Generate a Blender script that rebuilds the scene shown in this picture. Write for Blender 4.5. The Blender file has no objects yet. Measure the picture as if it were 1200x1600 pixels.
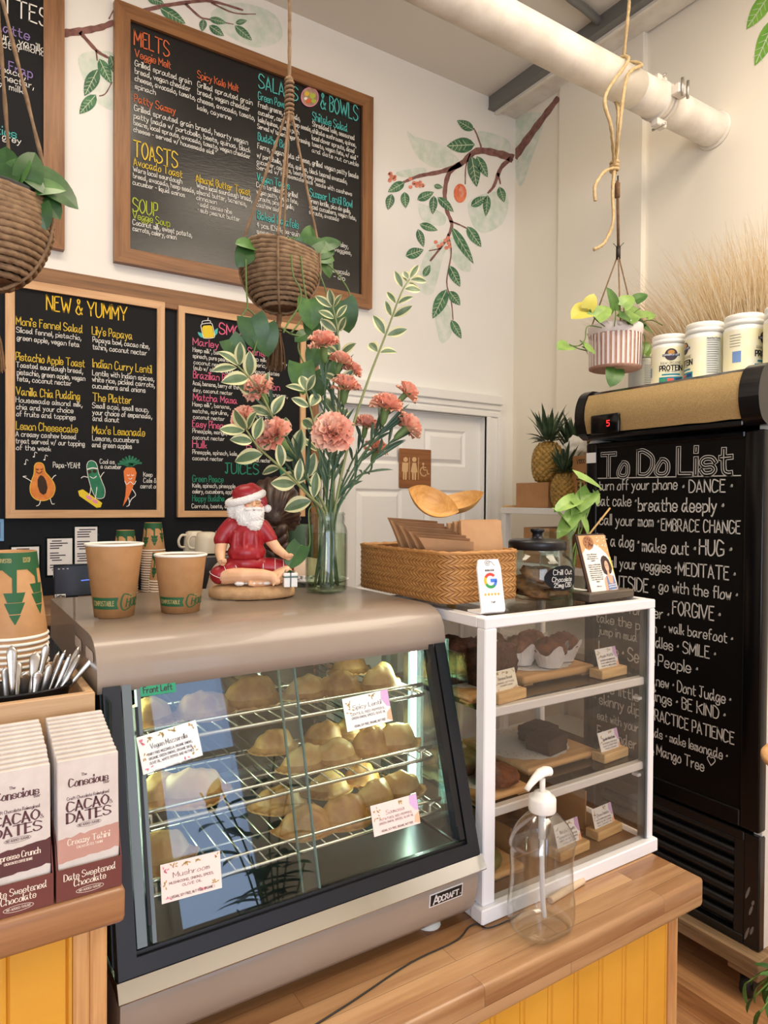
import bpy, bmesh, math, random
from math import sin, cos, pi, sqrt, atan2, radians
from mathutils import Vector, Matrix, noise
from mathutils.geometry import tessellate_polygon
R = random.Random(7)
scene = bpy.context.scene
COL = scene.collection
V = Vector

# ---------------------------------------------------------------- camera
EYE = 1.58
FPX, YAW, PITCH, ROLL = 1071.1, .57409, -.014773, .00675
_f = V((sin(YAW)*cos(PITCH), cos(YAW)*cos(PITCH), sin(PITCH)))
_r0 = V((cos(YAW), -sin(YAW), 0)); _u0 = _r0.cross(_f)
CR = _r0*cos(ROLL)+_u0*sin(ROLL); CU = -_r0*sin(ROLL)+_u0*cos(ROLL)
cam_data = bpy.data.cameras.new('camera'); cam = bpy.data.objects.new('camera', cam_data); COL.objects.link(cam)
cam_data.sensor_fit = 'VERTICAL'; cam_data.sensor_height = 36; cam_data.lens = FPX/1600*36
cam_data.clip_start = .02
cam.matrix_world = Matrix(((CR.x, CU.x, -_f.x, 0), (CR.y, CU.y, -_f.y, 0), (CR.z, CU.z, -_f.z, EYE), (0, 0, 0, 1)))
scene.camera = cam

# ---------------------------------------------------------------- light and exposure
scene.view_settings.view_transform = 'Standard'; scene.view_settings.look = 'None'
scene.view_settings.gamma = 1; scene.view_settings.use_curve_mapping = False
scene.view_settings.exposure = -0.08
scene.cycles.use_denoising = True
scene.cycles.max_bounces = 12; scene.cycles.diffuse_bounces = 4; scene.cycles.glossy_bounces = 4
scene.cycles.transparent_max_bounces = 24; scene.cycles.transmission_bounces = 8
scene.cycles.sample_clamp_indirect = 6; scene.cycles.caustics_reflective = False; scene.cycles.caustics_refractive = False
world = bpy.data.worlds.new('world'); scene.world = world; world.use_nodes = True
world.node_tree.nodes['Background'].inputs[0].default_value = (.75, .86, 1, 1)
world.node_tree.nodes['Background'].inputs[1].default_value = 1.2

def lin(c):
    return tuple(((v/255)/12.92 if v/255 <= .04045 else ((v/255+.055)/1.055)**2.4) for v in c)
def area_light(name, loc, target, w, h, power, col):
    l = bpy.data.lights.new(name, 'AREA'); l.shape = 'RECTANGLE'; l.size = w; l.size_y = h; l.energy = power; l.color = lin(col)
    o = bpy.data.objects.new(name, l); COL.objects.link(o); o.location = loc
    o.rotation_euler = (V(target)-V(loc)).to_track_quat('-Z', 'Y').to_euler()
    return o
# daylight through the two shop windows behind the photographer, and unseen ceiling fill lights added for brightness
area_light('window_daylight', (1.48, -2.95, 1.6), (1.48, 0, 1.6), .6, 2.5, 13, (176, 206, 255))
area_light('window_daylight.001', (-1.0, -2.95, 1.75), (-1.0, 0, 1.75), 2.0, 2.3, 92, (232, 240, 255))
area_light('ceiling_fill_light', (2.0, .1, 3.86), (2.0, .1, 0), 1.0, 1.8, 62, (255, 238, 214))  # unseen fill, placed so the big menu board mirrors it as glare
area_light('ceiling_fill_light.001', (.2, 1.6, 3.86), (.2, 1.6, 0), 1.6, .6, 34, (255, 238, 214))
area_light('ceiling_fill_light.002', (2.0, -1.2, 3.86), (2.0, -1.2, 0), 1.8, .9, 34, (255, 238, 214))

# ---------------------------------------------------------------- pixel rays (1200 x 1600) onto real planes
def ray(x, y): return CR*((x-600)/FPX)+CU*((800-y)/FPX)+_f
E0 = V((0, 0, EYE))
def PX(x, y, v): d = ray(x, y); return E0+d*(v/d.x)
def PY(x, y, v): d = ray(x, y); return E0+d*(v/d.y)
def PZ(x, y, v): d = ray(x, y); return E0+d*((v-EYE)/d.z)
def PP(x, y, p, n): d = ray(x, y); n = V(n); return E0+d*((V(p)-E0).dot(n)/d.dot(n))

# ---------------------------------------------------------------- materials
MATS = {}
def _new(name):
    m = bpy.data.materials.new(name); m.use_nodes = True; nt = m.node_tree
    return m, nt, nt.nodes['Principled BSDF']
def _objco(nt, scale=(1, 1, 1)):
    tc = nt.nodes.new('ShaderNodeTexCoord'); mp = nt.nodes.new('ShaderNodeMapping'); mp.inputs['Scale'].default_value = scale
    nt.links.new(tc.outputs['Object'], mp.inputs['Vector']); return mp.outputs['Vector']
def _noise(nt, vec, sc, det=4, rough=.55):
    n = nt.nodes.new('ShaderNodeTexNoise'); n.inputs['Scale'].default_value = sc; n.inputs['Detail'].default_value = det
    n.inputs['Roughness'].default_value = rough; nt.links.new(vec, n.inputs['Vector']); return n.outputs['Fac']
def _ramp(nt, fac, stops):
    r = nt.nodes.new('ShaderNodeValToRGB'); cr = r.color_ramp
    while len(cr.elements) < len(stops): cr.elements.new(.5)
    for e, (p, c) in zip(cr.elements, stops): e.position = p; e.color = (*lin(c), 1)
    nt.links.new(fac, r.inputs['Fac']); return r.outputs['Color']
def _bump(nt, b, h, strength, dist=.002):
    n = nt.nodes.new('ShaderNodeBump'); n.inputs['Strength'].default_value = strength; n.inputs['Distance'].default_value = dist
    nt.links.new(h, n.inputs['Height']); nt.links.new(n.outputs['Normal'], b.inputs['Normal'])
def M(name, col, rough=.5, metal=0, col2=None, sc=20, bump=0, bsc=None, emit=0, sss=0, coat=0, stretch=(1, 1, 1), spec=None, two=None, dist=.002):
    """plain or mottled material; col2 = second colour of a noise mottle"""
    m, nt, b = _new(name)
    b.inputs['Base Color'].default_value = (*lin(col), 1); b.inputs['Roughness'].default_value = rough; b.inputs['Metallic'].default_value = metal
    if spec is not None: b.inputs['Specular IOR Level'].default_value = spec
    if coat: b.inputs['Coat Weight'].default_value = coat
    if sss: b.inputs['Subsurface Weight'].default_value = sss; b.inputs['Subsurface Radius'].default_value = (.01, .006, .004)
    if emit: b.inputs['Emission Color'].default_value = (*lin(col), 1); b.inputs['Emission Strength'].default_value = emit
    if col2 or bump:
        v = _objco(nt, stretch)
        if col2:
            f = _noise(nt, v, sc); nt.links.new(_ramp(nt, f, [(.36, col), (.64, col2)]), b.inputs['Base Color'])
        if bump: _bump(nt, b, _noise(nt, v, bsc or sc, 3), bump, dist)
    MATS[name] = m; return m
def wood(name, c1, c2, axis='x', sc=1., planks=None, rough=.45, dark=None, coat=0):
    """grain runs along axis; planks = (length, width) gives glued staves or boards"""
    m, nt, b = _new(name); b.inputs['Roughness'].default_value = rough; b.inputs['Coat Weight'].default_value = coat
    tc = nt.nodes.new('ShaderNodeTexCoord'); sp = nt.nodes.new('ShaderNodeSeparateXYZ'); nt.links.new(tc.outputs['Object'], sp.inputs[0])
    o = {'x': ('X', 'Y', 'Z'), 'y': ('Y', 'X', 'Z'), 'z': ('Z', 'X', 'Y')}[axis]
    ad = nt.nodes.new('ShaderNodeMath'); ad.operation = 'SUBTRACT'; nt.links.new(sp.outputs[o[1]], ad.inputs[0]); nt.links.new(sp.outputs[o[2]], ad.inputs[1])
    cb = nt.nodes.new('ShaderNodeCombineXYZ'); nt.links.new(sp.outputs[o[0]], cb.inputs[0]); nt.links.new(ad.outputs[0], cb.inputs[1]); nt.links.new(sp.outputs[o[2]], cb.inputs[2])
    mp = nt.nodes.new('ShaderNodeMapping'); mp.inputs['Scale'].default_value = (1.6*sc, 26*sc, 26*sc); nt.links.new(cb.outputs[0], mp.inputs['Vector'])
    vec = mp.outputs['Vector']
    if planks:
        br = nt.nodes.new('ShaderNodeTexBrick'); nt.links.new(cb.outputs[0], br.inputs['Vector'])
        br.inputs['Color1'].default_value = (0, 0, 0, 1); br.inputs['Color2'].default_value = (1, 1, 1, 1); br.inputs['Mortar'].default_value = (.1, .1, .1, 1)
        br.inputs['Scale'].default_value = 1; br.inputs['Brick Width'].default_value = planks[0]; br.inputs['Row Height'].default_value = planks[1]
        br.inputs['Mortar Size'].default_value = .00035; br.inputs['Mortar Smooth'].default_value = .2; br.offset = .43
        sh = nt.nodes.new('ShaderNodeVectorMath'); sh.operation = 'MULTIPLY_ADD'; nt.links.new(br.outputs['Color'], sh.inputs[0])
        sh.inputs[1].default_value = (9, 17, 5); nt.links.new(vec, sh.inputs[2]); vec = sh.outputs[0]
    f = _noise(nt, vec, 1.4, 6, .62)
    f2 = _noise(nt, vec, 6, 3, .5)
    mx = nt.nodes.new('ShaderNodeMath'); mx.operation = 'MULTIPLY_ADD'; nt.links.new(f2, mx.inputs[0]); mx.inputs[1].default_value = .35; nt.links.new(f, mx.inputs[2])
    st = [(.42, c2), (.78, c1)] if not dark else [(.34, dark), (.47, c2), (.78, c1)]
    c = _ramp(nt, mx.outputs[0], st)
    if planks:
        mm = nt.nodes.new('ShaderNodeMix'); mm.data_type = 'RGBA'; mm.blend_type = 'MULTIPLY'; mm.inputs[0].default_value = 1
        rr = _ramp(nt, br.outputs['Color'], [(0, (196, 178, 160)), (1, (255, 255, 255))])
        nt.links.new(c, mm.inputs[6]); nt.links.new(rr, mm.inputs[7]); c = mm.outputs[2]
        m2 = nt.nodes.new('ShaderNodeMix'); m2.data_type = 'RGBA'; nt.links.new(br.outputs['Fac'], m2.inputs[0]); nt.links.new(c, m2.inputs[6])
        m2.inputs[7].default_value = (*lin([v*.55 for v in c2]), 1); c = m2.outputs[2]
    nt.links.new(c, b.inputs['Base Color']); _bump(nt, b, f2, .12, .001)
    MATS[name] = m; return m
def clear(name, tint=(255, 255, 255), rough=.02, ior=1.45, gain=1.0, fw=.85):
    """thin clear sheet: transparent with a fresnel reflection"""
    m = bpy.data.materials.new(name); m.use_nodes = True; nt = m.node_tree; nt.nodes.clear()
    out = nt.nodes.new('ShaderNodeOutputMaterial'); mix = nt.nodes.new('ShaderNodeMixShader'); tr = nt.nodes.new('ShaderNodeBsdfTransparent'); gl = nt.nodes.new('ShaderNodeBsdfGlossy')
    fr = nt.nodes.new('ShaderNodeLayerWeight'); fr.inputs['Blend'].default_value = .5
    pw = nt.nodes.new('ShaderNodeMath'); pw.operation = 'POWER'; pw.inputs[1].default_value = 4.5; nt.links.new(fr.outputs['Facing'], pw.inputs[0])
    g = nt.nodes.new('ShaderNodeMath'); g.operation = 'MULTIPLY_ADD'; g.inputs[1].default_value = fw; g.inputs[2].default_value = ((ior-1)/(ior+1))**2*gain; g.use_clamp = True
    tr.inputs[0].default_value = (*lin(tint), 1); gl.inputs['Roughness'].default_value = rough
    nt.links.new(pw.outputs[0], g.inputs[0]); nt.links.new(g.outputs[0], mix.inputs[0]); nt.links.new(tr.outputs[0], mix.inputs[1]); nt.links.new(gl.outputs[0], mix.inputs[2]); nt.links.new(mix.outputs[0], out.inputs[0])
    MATS[name] = m; return m

# ---------------------------------------------------------------- mesh collector
class G:
    def __init__(s): s.v = []; s.f = []; s.m = []; s.s = []; s.M = None; s.mi = 0
    def at(s, loc=(0, 0, 0), rot=(0, 0, 0), sc=1):
        from mathutils import Euler
        k = sc if hasattr(sc, '__len__') else (sc, sc, sc)
        s.M = Matrix.Translation(loc) @ Euler(rot).to_matrix().to_4x4() @ Matrix.Diagonal((*k, 1)); return s
    def add(s, vs, fs, smooth=False, mi=None):
        o = len(s.v); M_ = s.M
        s.v += [tuple(M_ @ V(p)) for p in vs] if M_ is not None else [tuple(p) for p in vs]
        for f in fs: s.f.append([i+o for i in f])
        s.m += [s.mi if mi is None else mi]*len(fs); s.s += [smooth]*len(fs); return s
    def box(s, a, b, bev=0, mi=None, seg=1):
        """axis box between corners a and b"""
        a = V(a); b = V(b); lo = V([min(a[i], b[i]) for i in range(3)]); hi = V([max(a[i], b[i]) for i in range(3)])
        if not bev:
            vs = [(x, y, z) for x in (lo.x, hi.x) for y in (lo.y, hi.y) for z in (lo.z, hi.z)]
            return s.add(vs, [(0, 1, 3, 2), (4, 6, 7, 5), (0, 4, 5, 1), (2, 3, 7, 6), (0, 2, 6, 4), (1, 5, 7, 3)], False, mi)
        bm = bmesh.new(); bmesh.ops.create_cube(bm, size=1)
        for v in bm.verts: v.co = V([(lo[i]+hi[i])/2+v.co[i]*(hi[i]-lo[i]) for i in range(3)])
        bmesh.ops.bevel(bm, geom=bm.edges[:], offset=min(bev, .45*min(hi-lo)), segments=seg, profile=.5, affect='EDGES')
        bm.verts.index_update(); s.add([v.co[:] for v in bm.verts], [[v.index for v in f.verts] for f in bm.faces], seg > 1, mi); bm.free(); return s
    def obox(s, c, ax, ay, az, mi=None):
        """oriented box: centre and three half vectors"""
        c = V(c); ax = V(ax); ay = V(ay); az = V(az)
        vs = [c+ax*i+ay*j+az*k for i in (-1, 1) for j in (-1, 1) for k in (-1, 1)]
        return s.add(vs, [(0, 1, 3, 2), (4, 6, 7, 5), (0, 4, 5, 1), (2, 3, 7, 6), (0, 2, 6, 4), (1, 5, 7, 3)], False, mi)
    def slab(s, q, t, mi=None):
        """a sheet from four corner points, thickened by vector t"""
        q = [V(p) for p in q]; n = len(q); t = V(t)
        vs = q+[p+t for p in q]
        return s.add(vs, [list(range(n)), list(range(2*n-1, n-1, -1))]+[(i, i+n, (i+1) % n+n, (i+1) % n) for i in range(n)], False, mi)
    def poly(s, pts, mi=None):
        pts = [V(p) for p in pts]
        if len(pts) < 5: return s.add(pts, [list(range(len(pts)))], False, mi)
        return s.add(pts, [list(t) for t in tessellate_polygon([pts])], False, mi)
    def grid(s, fn, nu, nv, smooth=True, mi=None, wu=False, wv=False):
        """fn(u, v) with u, v in 0..1"""
        cu = nu if wu else nu+1; cv = nv if wv else nv+1
        vs = [fn(i/nu, j/nv) for i in range(cu) for j in range(cv)]
        fs = [(i*cv+j, ((i+1) % cu)*cv+j, ((i+1) % cu)*cv+(j+1) % cv, i*cv+(j+1) % cv) for i in range(nu) for j in range(nv)]
        return s.add(vs, fs, smooth, mi)
    def lathe(s, prof, c=(0, 0, 0), n=32, smooth=True, mi=None, sq=0, sx=1, sy=1, capa=True, capb=True):
        """profile [(r, z)] about a vertical axis; sq > 0 squares the section off"""
        c = V(c)
        def pt(a, r, z):
            k = 1/(abs(cos(a))**sq+abs(sin(a))**sq)**(1/sq) if sq else 1
            return (c.x+r*k*cos(a)*sx, c.y+r*k*sin(a)*sy, c.z+z)
        vs = [pt(2*pi*i/n, r, z) for r, z in prof for i in range(n)]
        fs = [(j*n+i, j*n+(i+1) % n, (j+1)*n+(i+1) % n, (j+1)*n+i) for j in range(len(prof)-1) for i in range(n)]
        s.add(vs, fs, smooth, mi)
        if capa and prof[0][0] > 1e-5: s.add([pt(2*pi*i/n, *prof[0]) for i in range(n)], [list(range(n))[::-1]], False, mi)
        if capb and prof[-1][0] > 1e-5: s.add([pt(2*pi*i/n, *prof[-1]) for i in range(n)], [list(range(n))], False, mi)
        return s
    def tube(s, pts, r, n=8, caps=True, mi=None, twist=None, closed=False, flat=1):
        """round bar along pts; r may be a list; twist = (strands, turns per metre, depth) makes laid rope"""
        pts = [V(p) for p in pts]; N = len(pts); rs = r if hasattr(r, '__len__') else [r]*N
        t = [(pts[min(i+1, N-1)]-pts[max(i-1, 0)]).normalized() for i in range(N)]
        if closed: t = [(pts[(i+1) % N]-pts[i-1]).normalized() for i in range(N)]
        ref = V((0, 0, 1)) if abs(t[0].z) < .9 else V((1, 0, 0))
        nrm = (ref-t[0]*ref.dot(t[0])).normalized(); vs = []; L = 0
        for i in range(N):
            if i: L += (pts[i]-pts[i-1]).length
            nrm = nrm-t[i]*nrm.dot(t[i])
            nrm = nrm.normalized() if nrm.length > 1e-6 else t[i].orthogonal().normalized()
            bn = t[i].cross(nrm)
            for k in range(n):
                a = 2*pi*k/n; q = rs[i]
                if twist: q *= 1+twist[2]*cos(twist[0]*a-2*pi*twist[1]*L)
                vs.append(pts[i]+nrm*(q*cos(a)*flat)+bn*(q*sin(a)))
        fs = [(i*n+k, i*n+(k+1) % n, (i+1)*n+(k+1) % n, (i+1)*n+k) for i in range(N-1) for k in range(n)]
        if closed: fs += [((N-1)*n+k, (N-1)*n+(k+1) % n, (k+1) % n, k) for k in range(n)]
        elif caps: fs += [list(range(n))[::-1], list(range((N-1)*n, N*n))]
        return s.add(vs, fs, n > 4, mi)
    def ball(s, c, r, n=16, m=10, mi=None, fn=None):
        """ellipsoid, r = radius or three radii; fn(unit vector) scales it"""
        c = V(c); r = r if hasattr(r, '__len__') else (r, r, r)
        def p(u, v):
            a = 2*pi*u; b = pi*v; d = V((sin(b)*cos(a), sin(b)*sin(a), -cos(b))); k = fn(d) if fn else 1
            return (c.x+d.x*r[0]*k, c.y+d.y*r[1]*k, c.z+d.z*r[2]*k)
        return s.grid(p, n, m, True, mi, wu=True)
    def prism(s, prof, x0, x1, axis='x', smooth=False, mi=None, caps=True):
        """closed profile of (a, b) swept along an axis: x -> (y, z), y -> (x, z), z -> (x, y)"""
        f = {'x': lambda t, a, b: (t, a, b), 'y': lambda t, a, b: (a, t, b), 'z': lambda t, a, b: (a, b, t)}[axis]
        n = len(prof); vs = [f(x0, *p) for p in prof]+[f(x1, *p) for p in prof]
        s.add(vs, [(i, (i+1) % n, (i+1) % n+n, i+n) for i in range(n)], smooth, mi)
        if caps:
            tri = tessellate_polygon([[V((a, b, 0)) for a, b in prof]])
            s.add(vs, [list(t) for t in tri]+[[i+n for i in t] for t in tri], False, mi)
        return s
def obj(name, g, mats, parent=None, w=False):
    """link the collected shape as one mesh object; w = coordinates are the world's, not the parent's"""
    me = bpy.data.meshes.new(name)
    vs = g.v
    if w and parent is not None:
        p = parent
        while p.parent: p = p.parent
        inv = (Matrix.Translation(p.location) @ p.rotation_euler.to_matrix().to_4x4()).inverted(); vs = [tuple(inv @ V(v)) for v in vs]
    me.from_pydata(vs, [], g.f)
    for m in (mats if isinstance(mats, (list, tuple)) else [mats]): me.materials.append(MATS[m] if isinstance(m, str) else m)
    me.polygons.foreach_set('material_index', g.m); me.polygons.foreach_set('use_smooth', g.s); me.update()
    o = bpy.data.objects.new(name, me); COL.objects.link(o); o.parent = parent
    return o
def tag(o, label, cat, group=None, kind=None):
    o['label'] = label; o['category'] = cat
    if group: o['group'] = group
    if kind: o['kind'] = kind
    return o
def thing(name, label, cat, loc=(0, 0, 0), rz=0, group=None):
    o = bpy.data.objects.new(name, None); COL.objects.link(o); o.location = loc; o.rotation_euler = (0, 0, rz); o.empty_display_size = .05
    return tag(o, label, cat, group)
def struct(name, g, mats):
    o = obj(name, g, mats); o['kind'] = 'structure'; return o
def dup(o, label, loc=None, rz=None, group=None):
    """copy of a thing, its parts and their sub-parts"""
    def rec(a, par):
        c = a.copy(); COL.objects.link(c); c.parent = par
        for k in [x for x in a.children]: rec(k, c)
        return c
    r = rec(o, None); r['label'] = label
    if loc is not None: r.location = loc
    if rz is not None: r.rotation_euler[2] = rz
    if group: r['group'] = group
    return r
def blob(g, voxel, smooth=2, fac=.5):
    """melt overlapping shapes into one continuous surface"""
    me = bpy.data.meshes.new('melt'); me.from_pydata(g.v, [], g.f); bm = bmesh.new(); bm.from_mesh(me); bmesh.ops.recalc_face_normals(bm, faces=bm.faces[:]); bm.to_mesh(me); bm.free()
    o = bpy.data.objects.new('melt', me); COL.objects.link(o)
    md = o.modifiers.new('r', 'REMESH'); md.mode = 'VOXEL'; md.voxel_size = voxel
    sm = o.modifiers.new('s', 'SMOOTH'); sm.iterations = smooth; sm.factor = fac
    dg = bpy.context.evaluated_depsgraph_get(); ev = o.evaluated_get(dg); me2 = bpy.data.meshes.new_from_object(ev)
    out = G(); out.add([v.co[:] for v in me2.vertices], [list(p.vertices) for p in me2.polygons], True)
    bpy.data.objects.remove(o); bpy.data.meshes.remove(me); bpy.data.meshes.remove(me2); return out
def spline(pts, k=6):
    """Catmull-Rom through pts"""
    pts = [V(p) for p in pts]; out = []
    for i in range(len(pts)-1):
        a = pts[max(i-1, 0)]; b = pts[i]; c = pts[i+1]; d = pts[min(i+2, len(pts)-1)]
        for j in range(k):
            t = j/k; out.append(.5*((2*b)+(c-a)*t+(2*a-5*b+4*c-d)*t*t+(3*b-a-3*c+d)*t*t*t))
    return out+[pts[-1]]

# ---------------------------------------------------------------- hand-lettered strokes (x, y digits; baseline 2, x-height 6, caps 9)
FONT = dict(zip('abcdefghijklmnopqrstuvwxyz', (
 '45 36 16 04 03 12 22 34,46 43 52|09 02,05 26 45 43 32 12 03|45 36 16 04 03 12 32 43|45 36 16 04 03 12 22 34,49 43 52|04 44 45 36 16 04 03 12 32 43|39 29 18 12,06 36|'
 '45 36 16 04 03 12 22 34,46 41 30 10 01|09 02,04 16 36 45 42|06 02,09 08|26 21 10 00,29 28|09 02,35 03,14 32|09 02|06 02,04 16 25 22,24 36 45 42|06 02,04 16 36 45 42|'
 '26 15 03 12 32 43 45 36 26|06 00,05 26 45 43 32 12 03|45 36 16 04 03 12 22 34,46 40 51|06 02,04 15 26 36|45 36 16 05 14 34 43 32 12 03|18 13 22 32,06 36|06 03 12 22 43,46 42|'
 '06 22,22 46|06 12,12 25,25 32,32 46|06 42,46 02|06 23,46 10 00|06 46,46 02,02 42').split('|')))
FONT.update(zip('ABCDEFGHIJKLMNOPQRSTUVWXYZ', (
 '02 29,29 52,14 44|02 09,09 29 48 47 26 06,26 45 43 32 02|58 39 19 06 04 12 32 53|02 09,09 29 57 54 32 02|09 02,09 49,06 36,02 42|02 09,09 49,06 36|58 39 19 06 04 12 32 53 55,55 35|'
 '09 02,59 52,06 56|09 02|09 49,29 23 12 03|09 02,58 05,16 52|09 02,02 42|02 09,09 34,34 69,69 62|02 09,09 52,52 59|29 07 04 22 32 54 57 39 29|02 09,09 39 48 46 35 05|'
 '29 07 04 22 32 54 57 39 29,34 62|02 09,09 39 48 46 35 05,25 52|58 39 19 07 16 45 54 53 32 12 03|09 69,39 32|09 04 12 32 54 59|09 32,32 69|09 22,22 47,47 62,62 89|09 52,59 02|'
 '09 35,69 35,35 32|09 59,59 02,02 52').split('|')))
FONT.update({'0': '29 07 04 22 32 54 57 39 29', '1': '07 19,19 12', '2': '07 19 39 47 02,02 42', '4': '39 04,04 54,39 32', '5': '49 09,09 06,06 36 44 32 02', '6': '39 06 03 22 43 25 04',
 '.': '02 03', ',': '13 00', '&': '52 18 29 38 04 03 12 32 55', '·': '05 15 16 05', '-': '05 35', "'": '09 07', '*': '07 29,09 27', '(': '19 07 04 11', ')': '09 17 14 01', '/': '01 49', '!': '09 05,03 02',
 '~': '22 06 08 19 28,28 39 48 46 22', '%': '02 49', '$': '0', '@': '0'})
def text2d(s, size, w=None, fit=None, sub=3, gap=1.6, jit=.25, contrast=0, slant=0):
    """list of ribbons, each a list of (left, right) uv pairs; size = cap height; fit = total width"""
    k = size/7; x = 0; strokes = []
    for ch in s:
        if ch == ' ': x += 3.1; continue
        d = FONT.get(ch)
        if d is None: x += 3; continue
        wd = 0
        for st in d.split(','):
            p = [(int(a[0]), int(a[1])-2) for a in st.split()]; wd = max(wd, max(q[0] for q in p))
            strokes.append([(x+a+(R.random()-.5)*jit, b+(R.random()-.5)*jit) for a, b in p])
        x += wd+gap
    W = max(x-gap, .1); kx = fit/W if fit else k; out = []; w = w or size*.1
    for st in strokes:
        p = [V(((a+b*slant)*kx, b*k, 0)) for a, b in st]
        if len(p) > 2 and sub > 1: p = spline(p, sub)
        N = len(p); rib = []
        for i in range(N):
            t = p[min(i+1, N-1)]-p[max(i-1, 0)]
            t = t.normalized() if t.length > 1e-9 else V((1, 0, 0))
            ww = w/2*(1-contrast*abs(t.x)) if contrast else w/2
            n = V((-t.y, t.x, 0))*ww; q = p[i]
            if i == 0: q = q-t*w*.4
            if i == N-1: q = q+t*w*.4
            rib.append((q+n, q-n))
        out.append(rib)
    return out
def write(g, s, fn, size, mi=0, **kw):
    """lettering mapped by fn(u, v) -> point"""
    for rib in text2d(s, size, **kw):
        vs = []
        for a, b in rib: vs += [fn(a.x, a.y), fn(b.x, b.y)]
        g.add(vs, [(2*i, 2*i+1, 2*i+3, 2*i+2) for i in range(len(rib)-1)], False, mi)
def frame_fn(o, ux, uy, off=(0, 0, 0)):
    o = V(o)+V(off); ux = V(ux); uy = V(uy); return lambda u, v: o+ux*u+uy*v
def shape2d(g, pts, fn, mi=0):
    g.poly([fn(*p) for p in pts], mi)
def ell(cx, cy, rx, ry, n=14, a0=0, rot=0):
    return [(cx+rx*cos(2*pi*i/n+a0)*cos(rot)-ry*sin(2*pi*i/n+a0)*sin(rot), cy+rx*cos(2*pi*i/n+a0)*sin(rot)+ry*sin(2*pi*i/n+a0)*cos(rot)) for i in range(n)]
def line2d(g, pts, fn, w, mi=0, taper=1, k=5):
    p = spline([(a, b, 0) for a, b in pts], k) if len(pts) > 2 else [V((a, b, 0)) for a, b in pts]; N = len(p); vs = []
    for i in range(N):
        t = (p[min(i+1, N-1)]-p[max(i-1, 0)]).normalized(); n = V((-t.y, t.x, 0))*(w/2*(1+(taper-1)*i/(N-1)))
        vs += [fn(*(p[i]+n)[:2]), fn(*(p[i]-n)[:2])]
    g.add(vs, [(2*i, 2*i+1, 2*i+3, 2*i+2) for i in range(N-1)], False, mi)
def leaf(g, base, d, up, L, W, mi=0, curl=.25, heart=.0, fold=.25, n=5, mi2=None, mw=.72):
    """one leaf blade from base along d; up = rough face normal; mi2 = margin material"""
    base = V(base); d = V(d).normalized(); up = V(up); side = d.cross(up)
    side = side.normalized() if side.length > 1e-5 else d.orthogonal().normalized()
    nn = side.cross(d).normalized(); rows = []
    for i in range(n+1):
        t = i/n; w = W*.5*((sin(pi*min(1, t*(1-heart*.25)+heart*.25)))**(.75-.2*heart))*(1-t*.25*heart)
        if i == n: w = W*.012
        c = base+d*(L*t)-nn*(curl*L*t*t)
        hb = -d*(heart*L*.14*(1-t)**3)
        rows.append([c+side*(w*k)+nn*(fold*w*abs(k))+hb*abs(k) for k in (-1, -mw, 0, mw, 1)])
    vs = [p for r in rows for p in r]
    for k in range(4):
        m_ = mi if (mi2 is None or k in (1, 2)) else mi2
        g.add([rows[i][j] for i in range(n+1) for j in (k, k+1)], [(2*i, 2*i+1, 2*i+3, 2*i+2) for i in range(n)], True, m_)
def disk(g, fn, cx, cy, rx, ry, mi, n=18, rings=4):
    for j in range(rings):
        a, b = j/rings, (j+1)/rings; vs = [fn(cx+rx*k*cos(2*pi*i/n), cy+ry*k*sin(2*pi*i/n)) for k in (a, b) for i in range(n)]; g.add(vs, [(i, (i+1) % n, n+(i+1) % n, n+i) for i in range(n)], False, mi)
ORD = 'first second third fourth fifth sixth seventh eighth ninth tenth eleventh twelfth thirteenth fourteenth fifteenth sixteenth seventeenth eighteenth nineteenth twentieth'.split()+['twenty-'+k_ for k_ in 'first second third fourth fifth sixth seventh eighth ninth'.split()]
# ================================================================ the room
YW = 3.03; XW = 2.88; ZC = 3.92
M('wall_white', (240, 238, 233), .85, bump=.08, bsc=60)
M('wall_cream', (240, 234, 221), .85, bump=.08, bsc=60)
M('ceiling_paint', (222, 217, 208), .9)
M('trim_white', (236, 235, 231), .45)
M('black_paint', (17, 20, 26), .6, bump=.05, bsc=80, spec=.2)
M('grey_metal', (122, 122, 120), .5, .3)
M('pipe_white', (238, 233, 224), .45, col2=(220, 213, 202), sc=9, bump=.15, bsc=40)
M('rust', (120, 84, 60), .8)
M('bolt_steel', (190, 186, 178), .35, .9)
wood('floor_oak', (190, 142, 98), (136, 92, 60), 'y', .7, (.9, .085), .3, coat=.1)
wood('rail_wood', (146, 104, 66), (98, 66, 40), 'x', .8, rough=.5)
wood('rail_wood_upright', (146, 104, 66), (98, 66, 40), 'z', .8, rough=.5)
g = G().box((-2.4, -3.2, -.1), (3.1, 3.2, 0)); struct('floor', g, 'floor_oak')
g = G().box((-2.4, -3.2, ZC), (3.1, 3.2, ZC+.1)); struct('ceiling', g, 'ceiling_paint')
g = G().box((-2.5, -3.2, 0), (-2.4, 3.2, ZC)); struct('wall_left', g, 'wall_cream')
# shop front behind the photographer: two window openings
g = G()
for a, b in ((-2.4, -2.0), (0, 1.18), (1.78, 3.1)): g.box((a, -3.2, 0), (b, -3.0, ZC))
for a, b in ((-2.0, 0), (1.18, 1.78)): g.box((a, -3.2, 0), (b, -3.0, .3)); g.box((a, -3.2, 2.85), (b, -3.0, ZC))
struct('wall_front', g, 'wall_cream')
g = G()
for x in (1.19, 1.76): g.box((x-.025, -3.0, .3), (x+.025, -2.93, 2.9))
for z in (1.02, 2.02): g.box((1.2, -2.94, z), (1.75, -2.92, z+.05))
for z in (.33, 2.85): g.box((1.2, -3.0, z-.03), (1.75, -2.93, z+.03))
struct('window_1', g, 'trim_white')
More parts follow.
